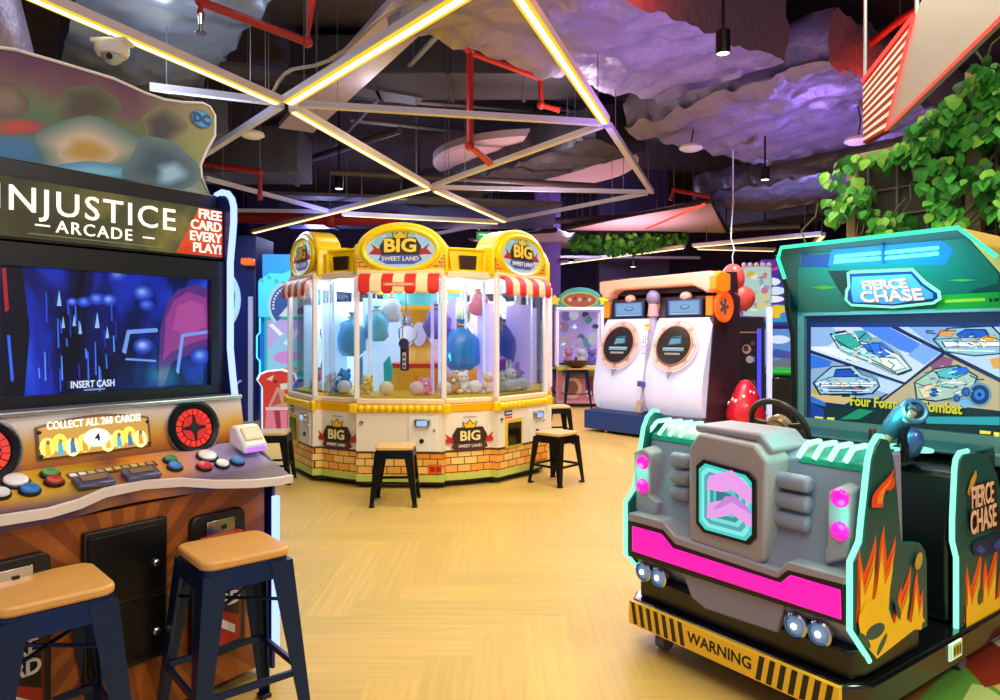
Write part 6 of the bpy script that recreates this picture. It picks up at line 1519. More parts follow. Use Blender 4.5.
# ---------------------------------------------------------------- twin dancing game with two white fronts
MF = Frame(1.2424, 9.663, 0.64255, -0.76624)
dg = thing('dancing_game_cabinet', 'white twin game cabinet with two round dark screens and orange roof', 'arcade machine', MF.O, MF.rz)
WGL = mat('glossy_white_shell', '#cfd2f0', 0.22, emit='#d0d8ff', strength=0.36, coat=0.5)  # faint emission brightens the white fronts, which are no lamps
PLUM = mat('plum_side', '#3f2c38', 0.35)
MB().prism([(0.0, 0.05), (0.0, 0.30), (0.14, 0.31), (0.30, 1.53), (0.36, 1.80), (0.62, 1.88), (0.88, 1.80), (0.88, 0.03), (0.05, 0.03)], 'yz', 0.0, 1.76).build('body', PLUM, dg, bevel=0.008)
MB().box((0.87, 0.02, 0.165), (1.80, 0.22, 0.25)).build('blue_base', mat('navy_base', '#123c86', 0.35), dg, bevel=0.012)
MB().cyl((0.3, 0.0, 0.0), (0.3, 0.0, 0.05), 0.03, n=12).cyl((1.5, 0.0, 0.0), (1.5, 0.0, 0.05), 0.03, n=12).build('leveling_foot', STEEL, dg)
pro = [(0.10, 0.30), (0.035, 0.40), (0.01, 0.52), (0.015, 0.66), (0.06, 0.90), (0.12, 1.10), (0.19, 1.30), (0.27, 1.53)]
PNM = lambda uc: Matrix.Translation((uc, 0.143, 1.17)) @ Matrix.Rotation(math.radians(-18.0), 4, 'X')
for uc, w_ in ((0.425, 0.42), (1.315, 0.43)):
    rings = []
    for v, z in pro:
        n_ = 13
        front = [Vector((uc - w_ + 2 * w_ * k / (n_ - 1), v + 0.05 * abs(2 * k / (n_ - 1) - 1) ** 4, z)) for k in range(n_)]
        rings.append(front + [Vector((uc + w_, v + 0.20, z)), Vector((uc - w_, v + 0.20, z))])
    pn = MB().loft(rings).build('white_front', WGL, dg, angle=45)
    M_ = PNM(uc)
    lay = [(ell(0, 0, 0.345, 0.345, 44), '#e9d6d6'), (ell(0, 0, 0.325, 0.325, 44), '#c99a92')]
    for k in range(8):
        a = 2 * PI * k / 8 + PI / 8
        lay.append(([(0.32 * math.cos(a - 0.3), 0.32 * math.sin(a - 0.3)), (0.322 * math.cos(a), 0.322 * math.sin(a)), (0.32 * math.cos(a + 0.3), 0.32 * math.sin(a + 0.3)), (0.275 * math.cos(a + 0.3), 0.275 * math.sin(a + 0.3)), (0.275 * math.cos(a - 0.3), 0.275 * math.sin(a - 0.3))], '#dcc0b8'))
    pc = picture('button_ring', lay, pn, at=-0.034, step=-0.0008, rough=0.3); pc.matrix_local = M_
    b = MB(); b.lathe([(0.268, 0.0), (0.268, -0.03), (0.25, -0.034), (0.25, 0.0)], (0, -0.02, 0), 40, 'y'); b.xf(M_); b.build('screen_ring', mat('copper_ring', '#b98574', 0.3, 0.4), pn, angle=50)
    dk = '#2a1c24' if uc < 1 else '#3a2c22'
    lay = [(ell(0, 0, 0.25, 0.25, 40), dk), ([(-0.09, 0.0), (0.11, 0.02), (0.095, 0.125), (-0.06, 0.11)], '#4a7a96'), ([(-0.07, 0.01), (0.09, 0.03), (0.08, 0.11), (-0.05, 0.10)], '#6fb0c8'), (rect(-0.08, 0.09, 0.10, 0.105), '#1a2a34'),
           (rect(-0.15, -0.075, 0.16, -0.03), '#8fb8c8'), (rect(-0.15, -0.045, 0.16, -0.035), '#d8e8ee'), (rect(-0.11, -0.125, 0.12, -0.10), '#c9b0a0')]
    pc = picture('round_screen', lay, pn, at=-0.048, step=-0.0008, lit=0.9, rough=0.15); pc.matrix_local = M_
    b = MB(); b.prism([(-0.045, -0.34), (0.045, -0.34), (0.02, -0.375), (0.0, -0.43), (-0.02, -0.375)], 'xz', -0.032, -0.05); b.xf(M_); b.build('pointer', mat('grey_pointer', '#8a8a98', 0.3), pn)
    # upper screen
    us = MB().box((uc + 0.03, 0.29, 1.655), (0.56, 0.06, 0.235)).build('upper_screen_case', BLACK, dg, bevel=0.008)
    lay = [(rect(uc - 0.215, 1.56, uc + 0.295, 1.76), '#2a3f86'), (rect(uc - 0.19, 1.572, uc + 0.27, 1.75), '#5f86c0'), (rect(uc - 0.17, 1.60, uc + 0.25, 1.735), '#7fa8d4'), (ell(uc + 0.05, 1.665, 0.075, 0.03, 18), '#3f66a8'), (ell(uc + 0.05, 1.67, 0.055, 0.018, 18), '#8fb4dc'), (rect(uc - 0.17, 1.572, uc + 0.25, 1.59), '#a9c4e0')]
    picture('upper_screen', lay, us, at=0.2585, step=-0.0008, lit=1.0)
    MB().ball((uc + 0.04, 0.30, 1.80), (0.085, 0.06, 0.06), 16).build('roof_knob', mat('pink_knob', '#e8b0a8', 0.4), dg)
MB().box((0.87, 0.28, 0.95), (0.075, 0.30, 1.3), Matrix.Rotation(math.radians(-10), 3, 'X')).build('centre_spine', mat('lavender_spine', '#b4b0cc', 0.3), dg, bevel=0.006)
PSP = Matrix.Translation((0.87, 0.118, 0.95)) @ Matrix.Rotation(math.radians(-10), 4, 'X')
for l_ in ([(rect(-0.045, 0.43, 0.045, 0.50), '#f0a818'), (rect(-0.04, 0.445, 0.04, 0.46), '#fff0c0')], [(rect(-0.04, 0.25, -0.0, 0.34), '#4a4a66'), (rect(-0.034, 0.258, -0.006, 0.332), '#e8e8f4')], [(rect(0.005, 0.22, 0.042, 0.31), '#4a4a66'), (rect(0.011, 0.228, 0.036, 0.302), '#e8e8f4')], [(rect(-0.038, 0.11, 0.002, 0.21), '#4a4a66'), (rect(-0.032, 0.118, -0.004, 0.202), '#e8e8f4')]):
    pc = picture('spine_sticker', l_, dg, at=-0.06, step=-0.0008); pc.matrix_local = PSP
b = MB(); b.box((0, -0.05, -0.28), (0.09, 0.07, 0.07)); b.xf(PSP); b.build('spine_reader', mat('blue_reader', '#4a52a8', 0.3), dg, bevel=0.01)
b = MB(); b.box((0, -0.04, -0.57), (0.075, 0.05, 0.16)); b.xf(PSP); b.build('spine_foot', mat('beige_foot', '#b9a68f', 0.4), dg, bevel=0.008)
for u0, c in ((0.05, '#f0a02a'), (0.87, '#e8c84a'), (1.70, '#f08a1c')):
    MB().box((u0, 0.33, 1.67), (0.10, 0.10, 0.24)).build('side_block', mat('block_' + c[1:], c, 0.4), dg, bevel=0.01)
# figure-free upper ornament between the screens
MB().ball((0.87, 0.27, 1.80), (0.10, 0.08, 0.10), 16).build('ornament_head', mat('mauve_ornament', '#8f86b8', 0.4), dg)
MB().lathe([(0.0, 1.56), (0.075, 1.56), (0.06, 1.72), (0, 1.72)], (0.87, 0.27, 0), 16).build('ornament_base', mat('pink_ornament', '#e0a8b0', 0.4), dg)
# roof: glowing salmon front beam with rounded underside, dark top, orange right cheek with ring lamp
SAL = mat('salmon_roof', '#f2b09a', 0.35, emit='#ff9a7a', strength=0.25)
ro = [(0.0, 2.03), (0.0, 1.88), (0.06, 1.82), (0.10, 1.79), (0.17, 1.79), (0.19, 1.85), (0.30, 1.90), (1.52, 1.90), (1.68, 1.83), (1.72, 1.80), (1.77, 1.80), (1.82, 1.88), (1.84, 1.98), (1.80, 2.06)]
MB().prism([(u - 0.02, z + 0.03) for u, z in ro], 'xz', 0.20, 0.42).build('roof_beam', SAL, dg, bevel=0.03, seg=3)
MB().prism([(0.24, 2.02), (0.24, 2.08), (0.85, 2.12), (0.88, 1.85), (0.40, 1.85), (0.40, 2.0)], 'yz', 0.0, 1.74).build('roof_slab', mat('roof_dark_plum', '#3a2230', 0.4), dg, bevel=0.01)
MB().prism([(0.20, 1.86), (0.20, 2.03), (0.32, 2.09), (0.52, 2.06), (0.52, 1.86), (0.36, 1.82)], 'yz', 1.75, 1.85).build('roof_cheek', mat('orange_cheek', '#f08a1c', 0.35, emit='#ff8a1a', strength=0.3), dg, bevel=0.015)
for uu, nm in ((1.80, 'ring_lamp'),):
    b = MB(); b.lathe([(0.11, 0), (0.19, 0.0), (0.195, 0.025), (0.17, 0.045), (0.11, 0.03)], (uu, 0.42, 1.66), 30, 'x'); rl = b.build(nm, mat('orange_ring', '#f0601c', 0.3, emit='#ff5a14', strength=0.6), dg, angle=50)
    MB().lathe([(0, 0.0), (0.105, 0.0), (0.105, 0.015), (0, 0.02)], (uu, 0.42, 1.66), 24, 'x').build('ring_hub', mat('ring_hub', '#d8c4c0', 0.3), rl)
    for k in range(5):
        a = 2 * PI * k / 5
        MB().bar((uu + 0.02, 0.42, 1.66), (uu + 0.02, 0.42 + 0.1 * math.cos(a), 1.66 + 0.1 * math.sin(a)), 0.03, 0.012, (1, 0, 0)).build('ring_spoke', mat('ring_spoke', '#8a4a3a', 0.4), rl)
picture('side_sticker', [(rect(0.45, 0.60, 0.56, 0.64), '#1a1018')], dg, plane='yz', at=1.762)

# ---------------------------------------------------------------- far machines
def simple_cab(name, label, fr, w, d, h, m, cat='arcade machine'):
    t = thing(name, label, cat, fr.O, fr.rz)
    return t
KF = Frame(1.02, 12.82, 1, -0.05)
kc = thing('small_claw_machine', 'small white claw machine with teal arched sign, far behind the stool', 'arcade machine', KF.O, KF.rz)
PW = mat('pearl_frame', '#efe8fa', 0.3, emit='#d8c8ff', strength=0.15)
MB().box((0.44, 0.42, 0.40), (0.86, 0.8, 0.68)).build('base', mat('pink_print_base', '#e7b4c8', 0.4), kc, bevel=0.01)
MB().box((0.44, 0.42, 0.04), (0.84, 0.78, 0.06)).build('plinth', BLACK, kc)
for x in (0.03, 0.85):
    for y in (0.05, 0.8):
        MB().box((x, y, 1.28), (0.06, 0.06, 1.1)).build('post', PW, kc, bevel=0.01)
MB().box((0.44, 0.42, 1.80), (0.88, 0.82, 0.06)).build('header', PW, kc, bevel=0.01)
MB().box((0.44, 0.80, 1.28), (0.8, 0.02, 1.0)).build('back_panel', mat('lilac_back', '#b7a6e0', 0.5, emit='#b8a4ff', strength=0.25), kc, smooth=False)
MB().box((0.44, 0.04, 1.28), (0.78, 0.006, 1.0)).build('glass_pane', PANE, kc, smooth=False)
MB().box((0.44, -0.06, 0.72), (0.84, 0.2, 0.08)).build('control_shelf', mat('lime_shelf', '#c9d66a', 0.4), kc, bevel=0.01)
arch = [(-0.02, 1.82), (0.90, 1.82), (0.90, 1.98)] + [(0.44 + 0.40 * math.cos(a), 1.95 + 0.24 * math.sin(a)) for a in [PI * k / 14 for k in range(15)]] + [(-0.02, 1.98)]
as_ = MB().prism(arch, 'xz', 0.10, 0.02).build('arched_sign', mat('teal_sign', '#2f9a90', 0.35), kc, bevel=0.01)
lay = [(ell(0.44, 1.96, 0.34, 0.15, 28), '#d8c83a'), (ell(0.44, 1.955, 0.30, 0.125, 28), '#c4562a')]
for i in range(5):
    lay.append((star(0.26 + 0.09 * i, 1.965 + 0.02 * (i % 2), 0.045, 0.55, 5 + i % 2), ['#f0d8a0', '#8a2a20'][i % 2]))
picture('sign_face', lay, as_, at=0.0185, step=-0.0008, lit=0.7)
for s in (-0.02, 0.88):
    MB().prism(star(s, 1.95, 0.11, 0.6, 5), 'xz', 0.03, 0.0).build('star_ornament', YELLOW, as_, bevel=0.006)
random.seed(21)
lay = []
for i in range(26):
    x, z = random.uniform(0.08, 0.80), random.uniform(0.8, 1.72); r = random.uniform(0.03, 0.10)
    lay.append((ell(x, z, r, r * random.uniform(0.6, 1.3), 12), random.choice(['#e9d8f4', '#8a70c0', '#f0b8d0', '#7fb4d8', '#d8e070', '#fff6ff', '#c080b0', '#60a898', '#3f4a90'])))
picture('prize_backdrop', lay, kc, at=0.78, step=-0.0012, lit=0.5)
lay = [(rect(0.04, 0.12, 0.84, 0.66), '#d88aa8'), (ell(0.3, 0.35, 0.18, 0.2, 20), '#f0d0c0'), (ell(0.3, 0.35, 0.11, 0.13, 20), '#a06a60'), (ell(0.68, 0.4, 0.14, 0.2, 20), '#8a3050'), (rect(0.1, 0.56, 0.8, 0.62), '#7f9a50'), (ell(0.6, 0.25, 0.06, 0.06, 14), '#f4e8f0')]
picture('base_print', lay, kc, at=0.019, step=-0.001)
for x, z, c, lab in ((0.25, 0.80, '#f09ac0', 'pink plush bear in the far small claw machine'), (0.48, 0.80, '#f4f0e0', 'white plush bear in the far small claw machine'), (0.68, 0.80, '#8a78d8', 'violet plush bear in the far small claw machine')):
    p = KF.w(x, 0.3, z - 0.055); t = thing('plush_bear', lab, 'plush toy', p, KF.rz, 'plush prizes in the far small claw machine')
    MB().ball((0, 0, 0.10), (0.09, 0.08, 0.10), 14).build('body', FUR(c), t)
    hd = MB().ball((0, -0.01, 0.24), (0.08, 0.07, 0.07), 14).build('head', FUR(c), t)
    for e in (-1, 1):
        MB().ball((e * 0.06, 0, 0.30), 0.028, 10).build('ear', FUR(c), hd)

BFm = Frame(3.17, 9.75, 1, -0.12)
bv = thing('black_vending_cabinet', 'narrow black vending cabinet with tan shelf beside the dancing game', 'vending machine', BFm.O, BFm.rz)
MB().box((0.25, 0.35, 0.78), (0.50, 0.7, 1.56)).build('body', mat('black_laminate', '#17131c', 0.35), bv, bevel=0.008)
MB().box((0.0, -0.01, 0.78), (0.035, 0.03, 1.56)).build('tan_edge', mat('tan_edge', '#b98f4a', 0.4), bv)
sh_ = MB().box((0.20, -0.08, 0.92), (0.30, 0.16, 0.84)).build('front_box', BLACK, bv, bevel=0.008)
MB().prism([(0.04, -0.17), (0.36, -0.17), (0.40, 0.0), (0.02, 0.0)], 'xy', 1.34, 1.36).build('box_lid', mat('tan_lid', '#c9a878', 0.4), sh_)
lay = [(rect(0.07, 0.48, 0.34, 0.70), '#6a4a34'), (ell(0.22, 1.12, 0.06, 0.065, 18), '#d8b8b0'), (ell(0.21, 1.13, 0.035, 0.04, 18), '#5a2a34'), (rect(0.24, 0.94, 0.33, 1.02), '#5a8ad8'), (ell(0.26, 0.98, 0.05, 0.05, 14), '#cfd8f4'), (ell(0.20, 0.40, 0.045, 0.05, 16), '#c8b8b4'), (ell(0.30, 1.2, 0.03, 0.03, 12), '#8a3a4a')]
picture('box_stickers', lay, sh_, at=-0.1615, step=-0.0008)
MB().box((0.42, -0.012, 0.9), (0.05, 0.03, 1.0)).build('blue_strip', mat('blue_strip', '#3f3fe0', 0.3, emit='#4a4aff', strength=0.8), bv)
tx = text('PLAY', 0.1, LETW, bv, (0.42, -0.03, 1.1), (PI / 2, PI / 2, 0), name='lettering') if False else None
MB().box((0.56, 0.0, 0.85), (0.07, 0.07, 1.7)).build('lit_pillar', mat('lit_pillar', '#d8dcff', 0.3, emit='#cfd8ff', strength=0.7), bv, bevel=0.006)
MB().box((0.08, 0.03, 1.60), (0.22, 0.3, 0.07)).build('violet_top', mat('violet_top', '#a874e0', 0.4, emit='#a874ff', strength=0.3), bv, bevel=0.006)
ps = thing('candy_sign', 'colourful framed candy sign standing on the black vending cabinet', 'sign', BFm.w(0.41, 0.1, 1.565), BFm.rz)
MB().prism(rrect(-0.19, 0, 0.21, 0.72, 0.03), 'xz', 0.0, 0.05).build('board', mat('pink_board', '#e8a8c8', 0.4), ps, bevel=0.006)
random.seed(9)
lay = [(rrect(-0.175, 0.015, 0.195, 0.70, 0.03), '#bfe6e0')]
for i in range(22):
    lay.append((ell(random.uniform(-0.13, 0.15), random.uniform(0.08, 0.64), random.uniform(0.02, 0.07), random.uniform(0.02, 0.06), 12), random.choice(['#f4e08a', '#f0a0b8', '#8fd0b8', '#fffbe8', '#e8c84a', '#7fc0d8', '#d87a9a'])))
picture('sign_face', lay, ps, at=-0.002, step=-0.0008, lit=0.75)
for k in range(5):
    MB().ball((-0.16 + 0.085 * k, 0.02, 0.735), (0.035, 0.03, 0.035), 10).build('scallop', mat('scallop_white', '#f0eef4', 0.4), ps)
hs = thing('headphones', 'black headphones resting on the violet top of the vending cabinet', 'headphones', BFm.w(0.17, -0.01, 1.637), BFm.rz)
MB().tube([(0.07 * math.cos(a), 0, 0.07 + 0.075 * math.sin(a)) for a in [PI * k / 12 for k in range(13)]], 0.012, 8).build('headband', BLACK, hs)
for s in (-1, 1):
    MB().ball((s * 0.07, 0, 0.05), (0.028, 0.045, 0.05), 12).build('ear_cup', BLACK, hs)
bl = thing('balloon_decoration', 'pair of joined coral balloons hanging beside the orange roof cheek', 'balloon', (3.08, 9.1, 1.62))
COR = mat('coral_balloon', '#e8574e', 0.3, coat=0.4)
MB().ball((-0.05, 0, 0.43), (0.15, 0.13, 0.19), 20).build('upper_balloon', COR, bl)
MB().ball((0.06, 0.02, 0.17), (0.18, 0.15, 0.17), 20).build('lower_balloon', COR, bl)
MB().tube([(-0.05, 0, 0.60), (-0.06, 0, 0.72), (-0.03, 0, 0.8), (-0.08, 0, 0.95), (-0.05, 0, 1.4), (-0.05, 0, ZC - 1.62)], 0.008, 6).build('ribbon', WHITE, bl)
RF = Frame(3.74, 9.9, 1, -0.2)
rc = thing('racing_cabinet', 'colourful racing cabinet glimpsed past the canopy arm of the driving cabinet', 'arcade machine', RF.O, RF.rz)
MB().box((0.4, 0.5, 0.7), (0.8, 0.9, 1.4)).build('body', mat('dark_blue_body', '#141f4a', 0.4), rc, bevel=0.01)
MB().box((0.4, 0.3, 1.9), (0.8, 0.2, 1.0)).build('header_box', mat('purple_header', '#3a1f78', 0.4), rc, bevel=0.01)
lay = [(rect(0.0, 1.45, 0.8, 2.4), '#2a2a9a'), (rect(0.0, 2.2, 0.8, 2.4), '#5a1f9a'), ([(0.05, 2.22), (0.3, 2.34), (0.7, 2.24), (0.4, 2.3)], '#e04a9a'), (ell(0.12, 2.08, 0.13, 0.06, 16), '#e8f4ff'), (ell(0.18, 1.95, 0.14, 0.06, 16), '#d8ecff'), (ell(0.1, 2.02, 0.06, 0.03, 12), '#2a3ab0'), (ell(0.14, 1.83, 0.16, 0.05, 16), '#f4f8ff'), (rect(0, 1.5, 0.8, 1.75), '#1fa0c8'), ([(0.02, 1.56), (0.05, 1.7), (0.2, 1.75), (0.4, 1.7), (0.5, 1.56)], '#f0c81a'), (ell(0.1, 1.56, 0.05, 0.05, 14), '#1a1a20'), (ell(0.3, 1.58, 0.06, 0.06, 14), '#2a8ae0')]
picture('header_art', lay, rc, at=0.195, step=-0.0008, lit=0.9)
lay = [(rect(0.0, 0.86, 0.8, 1.4), '#5a90d8'), ([(0.0, 0.9), (0.3, 1.0), (0.8, 0.95), (0.8, 0.86), (0, 0.86)], '#6a7080'), (ell(0.2, 1.25, 0.15, 0.06, 14), '#dfeeff'), (ell(0.5, 1.3, 0.12, 0.05, 14), '#c8e0f8'), ([(0.05, 1.0), (0.15, 1.12), (0.35, 1.08), (0.4, 0.98)], '#3a50a0')]
picture('race_screen', lay, rc, at=0.045, step=-0.0008, lit=0.9)
MB().ball((0.22, -0.1, 0.80), (0.25, 0.2, 0.07), 18).build('green_bonnet', mat('green_bonnet', '#2fd83a', 0.3, coat=0.5), rc)
MB().box((0.25, -0.12, 0.45), (0.4, 0.3, 0.6)).build('seat_pod', BLACK, rc, bevel=0.04)
MB().tube([(0.42, -0.29, 0.8), (0.46, -0.29, 0.65), (0.43, -0.29, 0.3), (0.46, -0.29, 0.2)], 0.014, 8).build('neon_tube', TEAL, rc)
t = thing('toadstool_seat', 'red toadstool shaped stand with white dots behind the steering wheel', 'decoration', (3.0, 8.55, 0))
MB().lathe([(0, 0), (0.16, 0), (0.13, 0.2), (0.12, 0.3), (0, 0.3)], n=24).build('stem', WHITE, t, angle=60)
cp_ = MB().lathe([(0.0, 0.26), (0.22, 0.26), (0.24, 0.34), (0.19, 0.5), (0.11, 0.68), (0.05, 0.76), (0, 0.77)], n=28).build('cap', mat('red_cap', '#e01f3a', 0.3, coat=0.4), t, angle=60)
for k in range(14):
    a = k * 2.4; z = 0.34 + 0.38 * ((k * 0.37) % 1); r = 0.245 - max(0, z - 0.34) * 0.5
    MB().ball((r * math.cos(a), r * math.sin(a), z), 0.034, 8).build('white_dot', WHITE, cp_)

# left background machines
LF = Frame(-3.32, 9.75, 1, 0.05)
lc = thing('blue_screen_cabinet', 'tall blue cabinet with glowing teal framed screen behind the claw machine', 'arcade machine', LF.O, LF.rz)
MB().box((0.42, 0.4, 0.95), (0.9, 0.8, 1.9)).build('body', mat('bright_blue_body', '#1a6ad8', 0.35), lc, bevel=0.01)
MB().box((0.42, 0.2, 2.15), (0.92, 0.06, 0.62)).build('back_board', mat('azure_board', '#1486d0', 0.4, emit='#1486d8', strength=0.25), lc, bevel=0.006)
for l_ in ([(-0.02, 0.75), (-0.02, 0.95), (-0.06, 1.0), (-0.06, 1.3), (-0.02, 1.35), (-0.02, 1.55)],):
    MB().tube([(x, -0.015, z) for x, z in l_], 0.012, 6).build('cyan_neon', glow('cyan_neon', '#4ff0ff', 1.6), lc)
lay = [(rect(0.04, 0.74, 0.86, 1.56), '#22b8a4'), (rect(0.08, 0.80, 0.82, 1.52), '#8fc8e8'), ([(0.08, 1.1), (0.3, 1.35), (0.6, 1.2), (0.82, 1.4), (0.82, 1.52), (0.08, 1.52)], '#b9a8e8'), (ell(0.36, 1.0, 0.2, 0.09, 16), '#c98ad8'), (ell(0.55, 0.92, 0.16, 0.06, 16), '#6fe0d0'), ([(0.1, 1.45), (0.25, 1.3), (0.3, 1.33), (0.15, 1.48)], '#e8f4ff'), ([(0.3, 1.2), (0.5, 1.42), (0.55, 1.38), (0.36, 1.16)], '#dfe8ff'), (rect(0.3, 0.83, 0.5, 0.86), '#c0a050'), (rect(0.04, 0.70, 0.86, 0.745), '#6ff4e4')]
picture('cabinet_screen', lay, lc, at=-0.004, step=-0.0012, lit=0.95)
ar = [(-0.03, 1.56), (0.9, 1.56), (0.9, 2.22), (0.78, 2.28), (0.62, 2.22), (0.46, 2.24), (0.3, 2.16), (0.12, 2.17), (-0.03, 2.06)]
ab = MB().prism(ar, 'xz', 0.0, -0.06).build('topper_board', mat('aqua_topper', '#3fb8d8', 0.35, emit='#3fb8e8', strength=0.3), lc, bevel=0.006)
lay = [(ell(0.46, 1.72, 0.36, 0.36, 28, 0.6, 3.9), '#bfeaff'), (ell(0.46, 1.72, 0.32, 0.32, 28, 0.6, 3.9), '#2f5ab0'), ([(0.25, 1.57), (0.62, 2.02), (0.8, 1.98), (0.6, 1.57)], '#e4f0f4'), ([(0.5, 1.62), (0.66, 1.82), (0.74, 1.8), (0.62, 1.6)], '#b0c8d8'), (ell(0.62, 1.66, 0.1, 0.06, 16), '#d86a8a'), (rect(0.5, 1.6, 0.6, 1.68), '#28408a')]
for k in range(9):
    a = 2.0 + 0.16 * k
    lay.append((ell(0.46 + 0.28 * math.cos(a), 1.72 + 0.28 * math.sin(a), 0.016, 0.016, 8), '#eaf8ff'))
for k in range(8):
    lay.append((ell(0.02 + 0.1 * k, 2.08 + 0.04 * math.sin(k * 1.7), 0.03, 0.02, 8), '#5fd8a8'))
picture('topper_art', lay, ab, at=-0.063, step=-0.001, lit=0.8)
pa = thing('popcorn_sign', 'red and pink cutout sign standing before the blue screen cabinet', 'sign', (-3.02, 9.35, 0))
so = [(-0.17, 0), (0.19, 0), (0.22, 0.62), (0.30, 0.72), (0.28, 0.80), (0.1, 0.86), (-0.1, 0.84), (-0.2, 0.80), (-0.24, 0.72), (-0.17, 0.62)]
MB().prism([(x, z) for x, z in so], 'xz', 0.0, 0.05).build('board', mat('sign_white_edge', '#dff4ff', 0.35, emit='#bfe8ff', strength=0.5), pa, bevel=0.006)
k_ = lambda P: [(x * 0.92 + 0.01, 0.03 + z * 0.94) for x, z in P]
lay = [(k_(so), '#e83a28'), ([(-0.12, 0.04), (0.17, 0.04), (0.18, 0.30), (-0.10, 0.30)], '#f08aa0'), ([(0.0, 0.3), (0.04, 0.04), (0.10, 0.04), (0.08, 0.3)], '#b8284a'), ([(-0.10, 0.30), (0.04, 0.62), (0.14, 0.60), (0.19, 0.32)], '#e0a08a'), ([(-0.04, 0.36), (0.06, 0.56), (0.10, 0.4)], '#c85a4a'), ([(-0.11, 0.31), (0.19, 0.31), (0.19, 0.35), (-0.11, 0.35)], '#ffd0d8'), ([(0.08, 0.66), (0.24, 0.68), (0.22, 0.60), (0.1, 0.58)], '#f4ecd0'), ([(-0.1, 0.72), (0.0, 0.78), (-0.02, 0.70)], '#ffd8c8'), ([(-0.02, 0.72), (0.06, 0.70), (0.02, 0.66)], '#7a1414')]
picture('sign_art', lay, pa, at=-0.0015, step=-0.0008, lit=0.7)
MB().prism([(0.05, 0), (0.3, 0), (0.05, 0.5)], 'yz', -0.02, 0.02).build('back_strut', WHITE, pa)
NF = Frame(-4.60, 10.7, 1, -0.02)
wm = thing('prize_wheel_machine', 'tall navy machine with a colourful round wheel, edge showing past the neon', 'arcade machine', NF.O, NF.rz)
MB().box((0.42, 0.4, 1.42), (0.9, 0.8, 2.84)).build('body', mat('navy_blue_body', '#16246e', 0.35), wm, bevel=0.012)
wl = MB().lathe([(0, -0.06), (0.62, -0.06), (0.64, -0.03), (0.62, 0.0), (0, 0.0)], (0.02, -0.01, 1.85), 44, 'y').build('wheel', mat('wheel_rim', '#c8e8f8', 0.3, emit='#a0d8ff', strength=0.4), wm, angle=50)
lay = []
for k in range(14):
    a0, a1 = 2 * PI * k / 14, 2 * PI * (k + 1) / 14
    lay.append(([(0.02, 1.85)] + [(0.02 + 0.57 * math.cos(a0 + (a1 - a0) * j / 4), 1.85 + 0.57 * math.sin(a0 + (a1 - a0) * j / 4)) for j in range(5)], ['#3fb86a', '#e8d83a', '#e83a8a', '#3a8ae8', '#f08a3a', '#8a4ad8', '#5fd0b0'][k % 7]))
lay.append((ell(0.02, 1.85, 0.12, 0.12, 20), '#f4f4ff'))
picture('wheel_face', lay, wl, at=-0.072, step=-0.0006, lit=0.8)
MB().box((0.80, -0.012, 0.95), (0.07, 0.03, 1.9)).build('white_stile', mat('white_stile', '#d8dcf4', 0.3), wm)
MB().bar((0.02, -0.02, 0.08), (0.66, -0.02, 0.62), 0.03, 0.09, (0, 1, 0)).build('white_strut', mat('white_stile', '#d8dcf4', 0.3), wm)
ol = MB().box((0.80, -0.12, 2.42), (0.16, 0.2, 0.10)).build('orange_lamp', mat('orange_lamp', '#e8641c', 0.3, emit='#ff7a2a', strength=0.6), wm, bevel=0.02)
lay = [([(0.05, 0.8), (0.2, 1.05), (0.3, 0.8)], '#d83a8a'), ([(0.12, 0.82), (0.2, 0.98), (0.25, 0.82)], '#f4f4ff'), (ell(0.3, 0.55, 0.12, 0.06, 16), '#c8684a'), (ell(0.3, 0.58, 0.07, 0.04, 14), '#e8c8d8')]
picture('front_print', lay, wm, at=-0.003, step=-0.001, lit=0.5)

# ---------------------------------------------------------------- ceiling panels, trellis, greenery
PINK = mat('pale_pink_panel', '#cfb4bc', 0.6)
REDN = glow('red_neon', '#ff3a30', 3.2)
def flat_panel(label, pts, z, m, neon=None, rim=True):
    c = sum((Vector(p) for p in pts), Vector()) / len(pts)
    t = thing('ceiling_panel', label, 'ceiling panel', (c.x, c.y, z))
    P = [(p.x - c.x, p.y - c.y) for p in pts]
    MB().prism(P, 'xy', 0.0, 0.06).build('board', m, t, smooth=False)
    if rim:
        MB().tube([(x, y, 0.03) for x, y in P], 0.05, 4, closed=True).build('rim', mat('dark_rim', '#2a2028', 0.5), t, smooth=False)
    if neon:
        MB().tube([(a.x - c.x, a.y - c.y, -0.02) for a in neon], 0.018, 8).build('neon_tube', REDN, t)
    for x, y in P[:2]:
        MB().cyl((x * 0.7, y * 0.7, 0.06), (x * 0.7, y * 0.7, ZC - z), 0.01, n=6).build('hanger_rod', WIRE, t)
N3 = lambda px, py: node(px, py, 3.3)
flat_panel('pale pink triangular ceiling panel crossed by a red neon line', [N3(562, 230), N3(711, 202), N3(727, 233), N3(648, 231)], 3.3, PINK, [N3(646, 228), N3(704, 203)])
flat_panel('pale pink pointed ceiling panel left of the hanging greenery', [N3(470, 240), N3(556, 231.5), N3(597, 249.5), N3(500, 247)], 3.3, PINK)

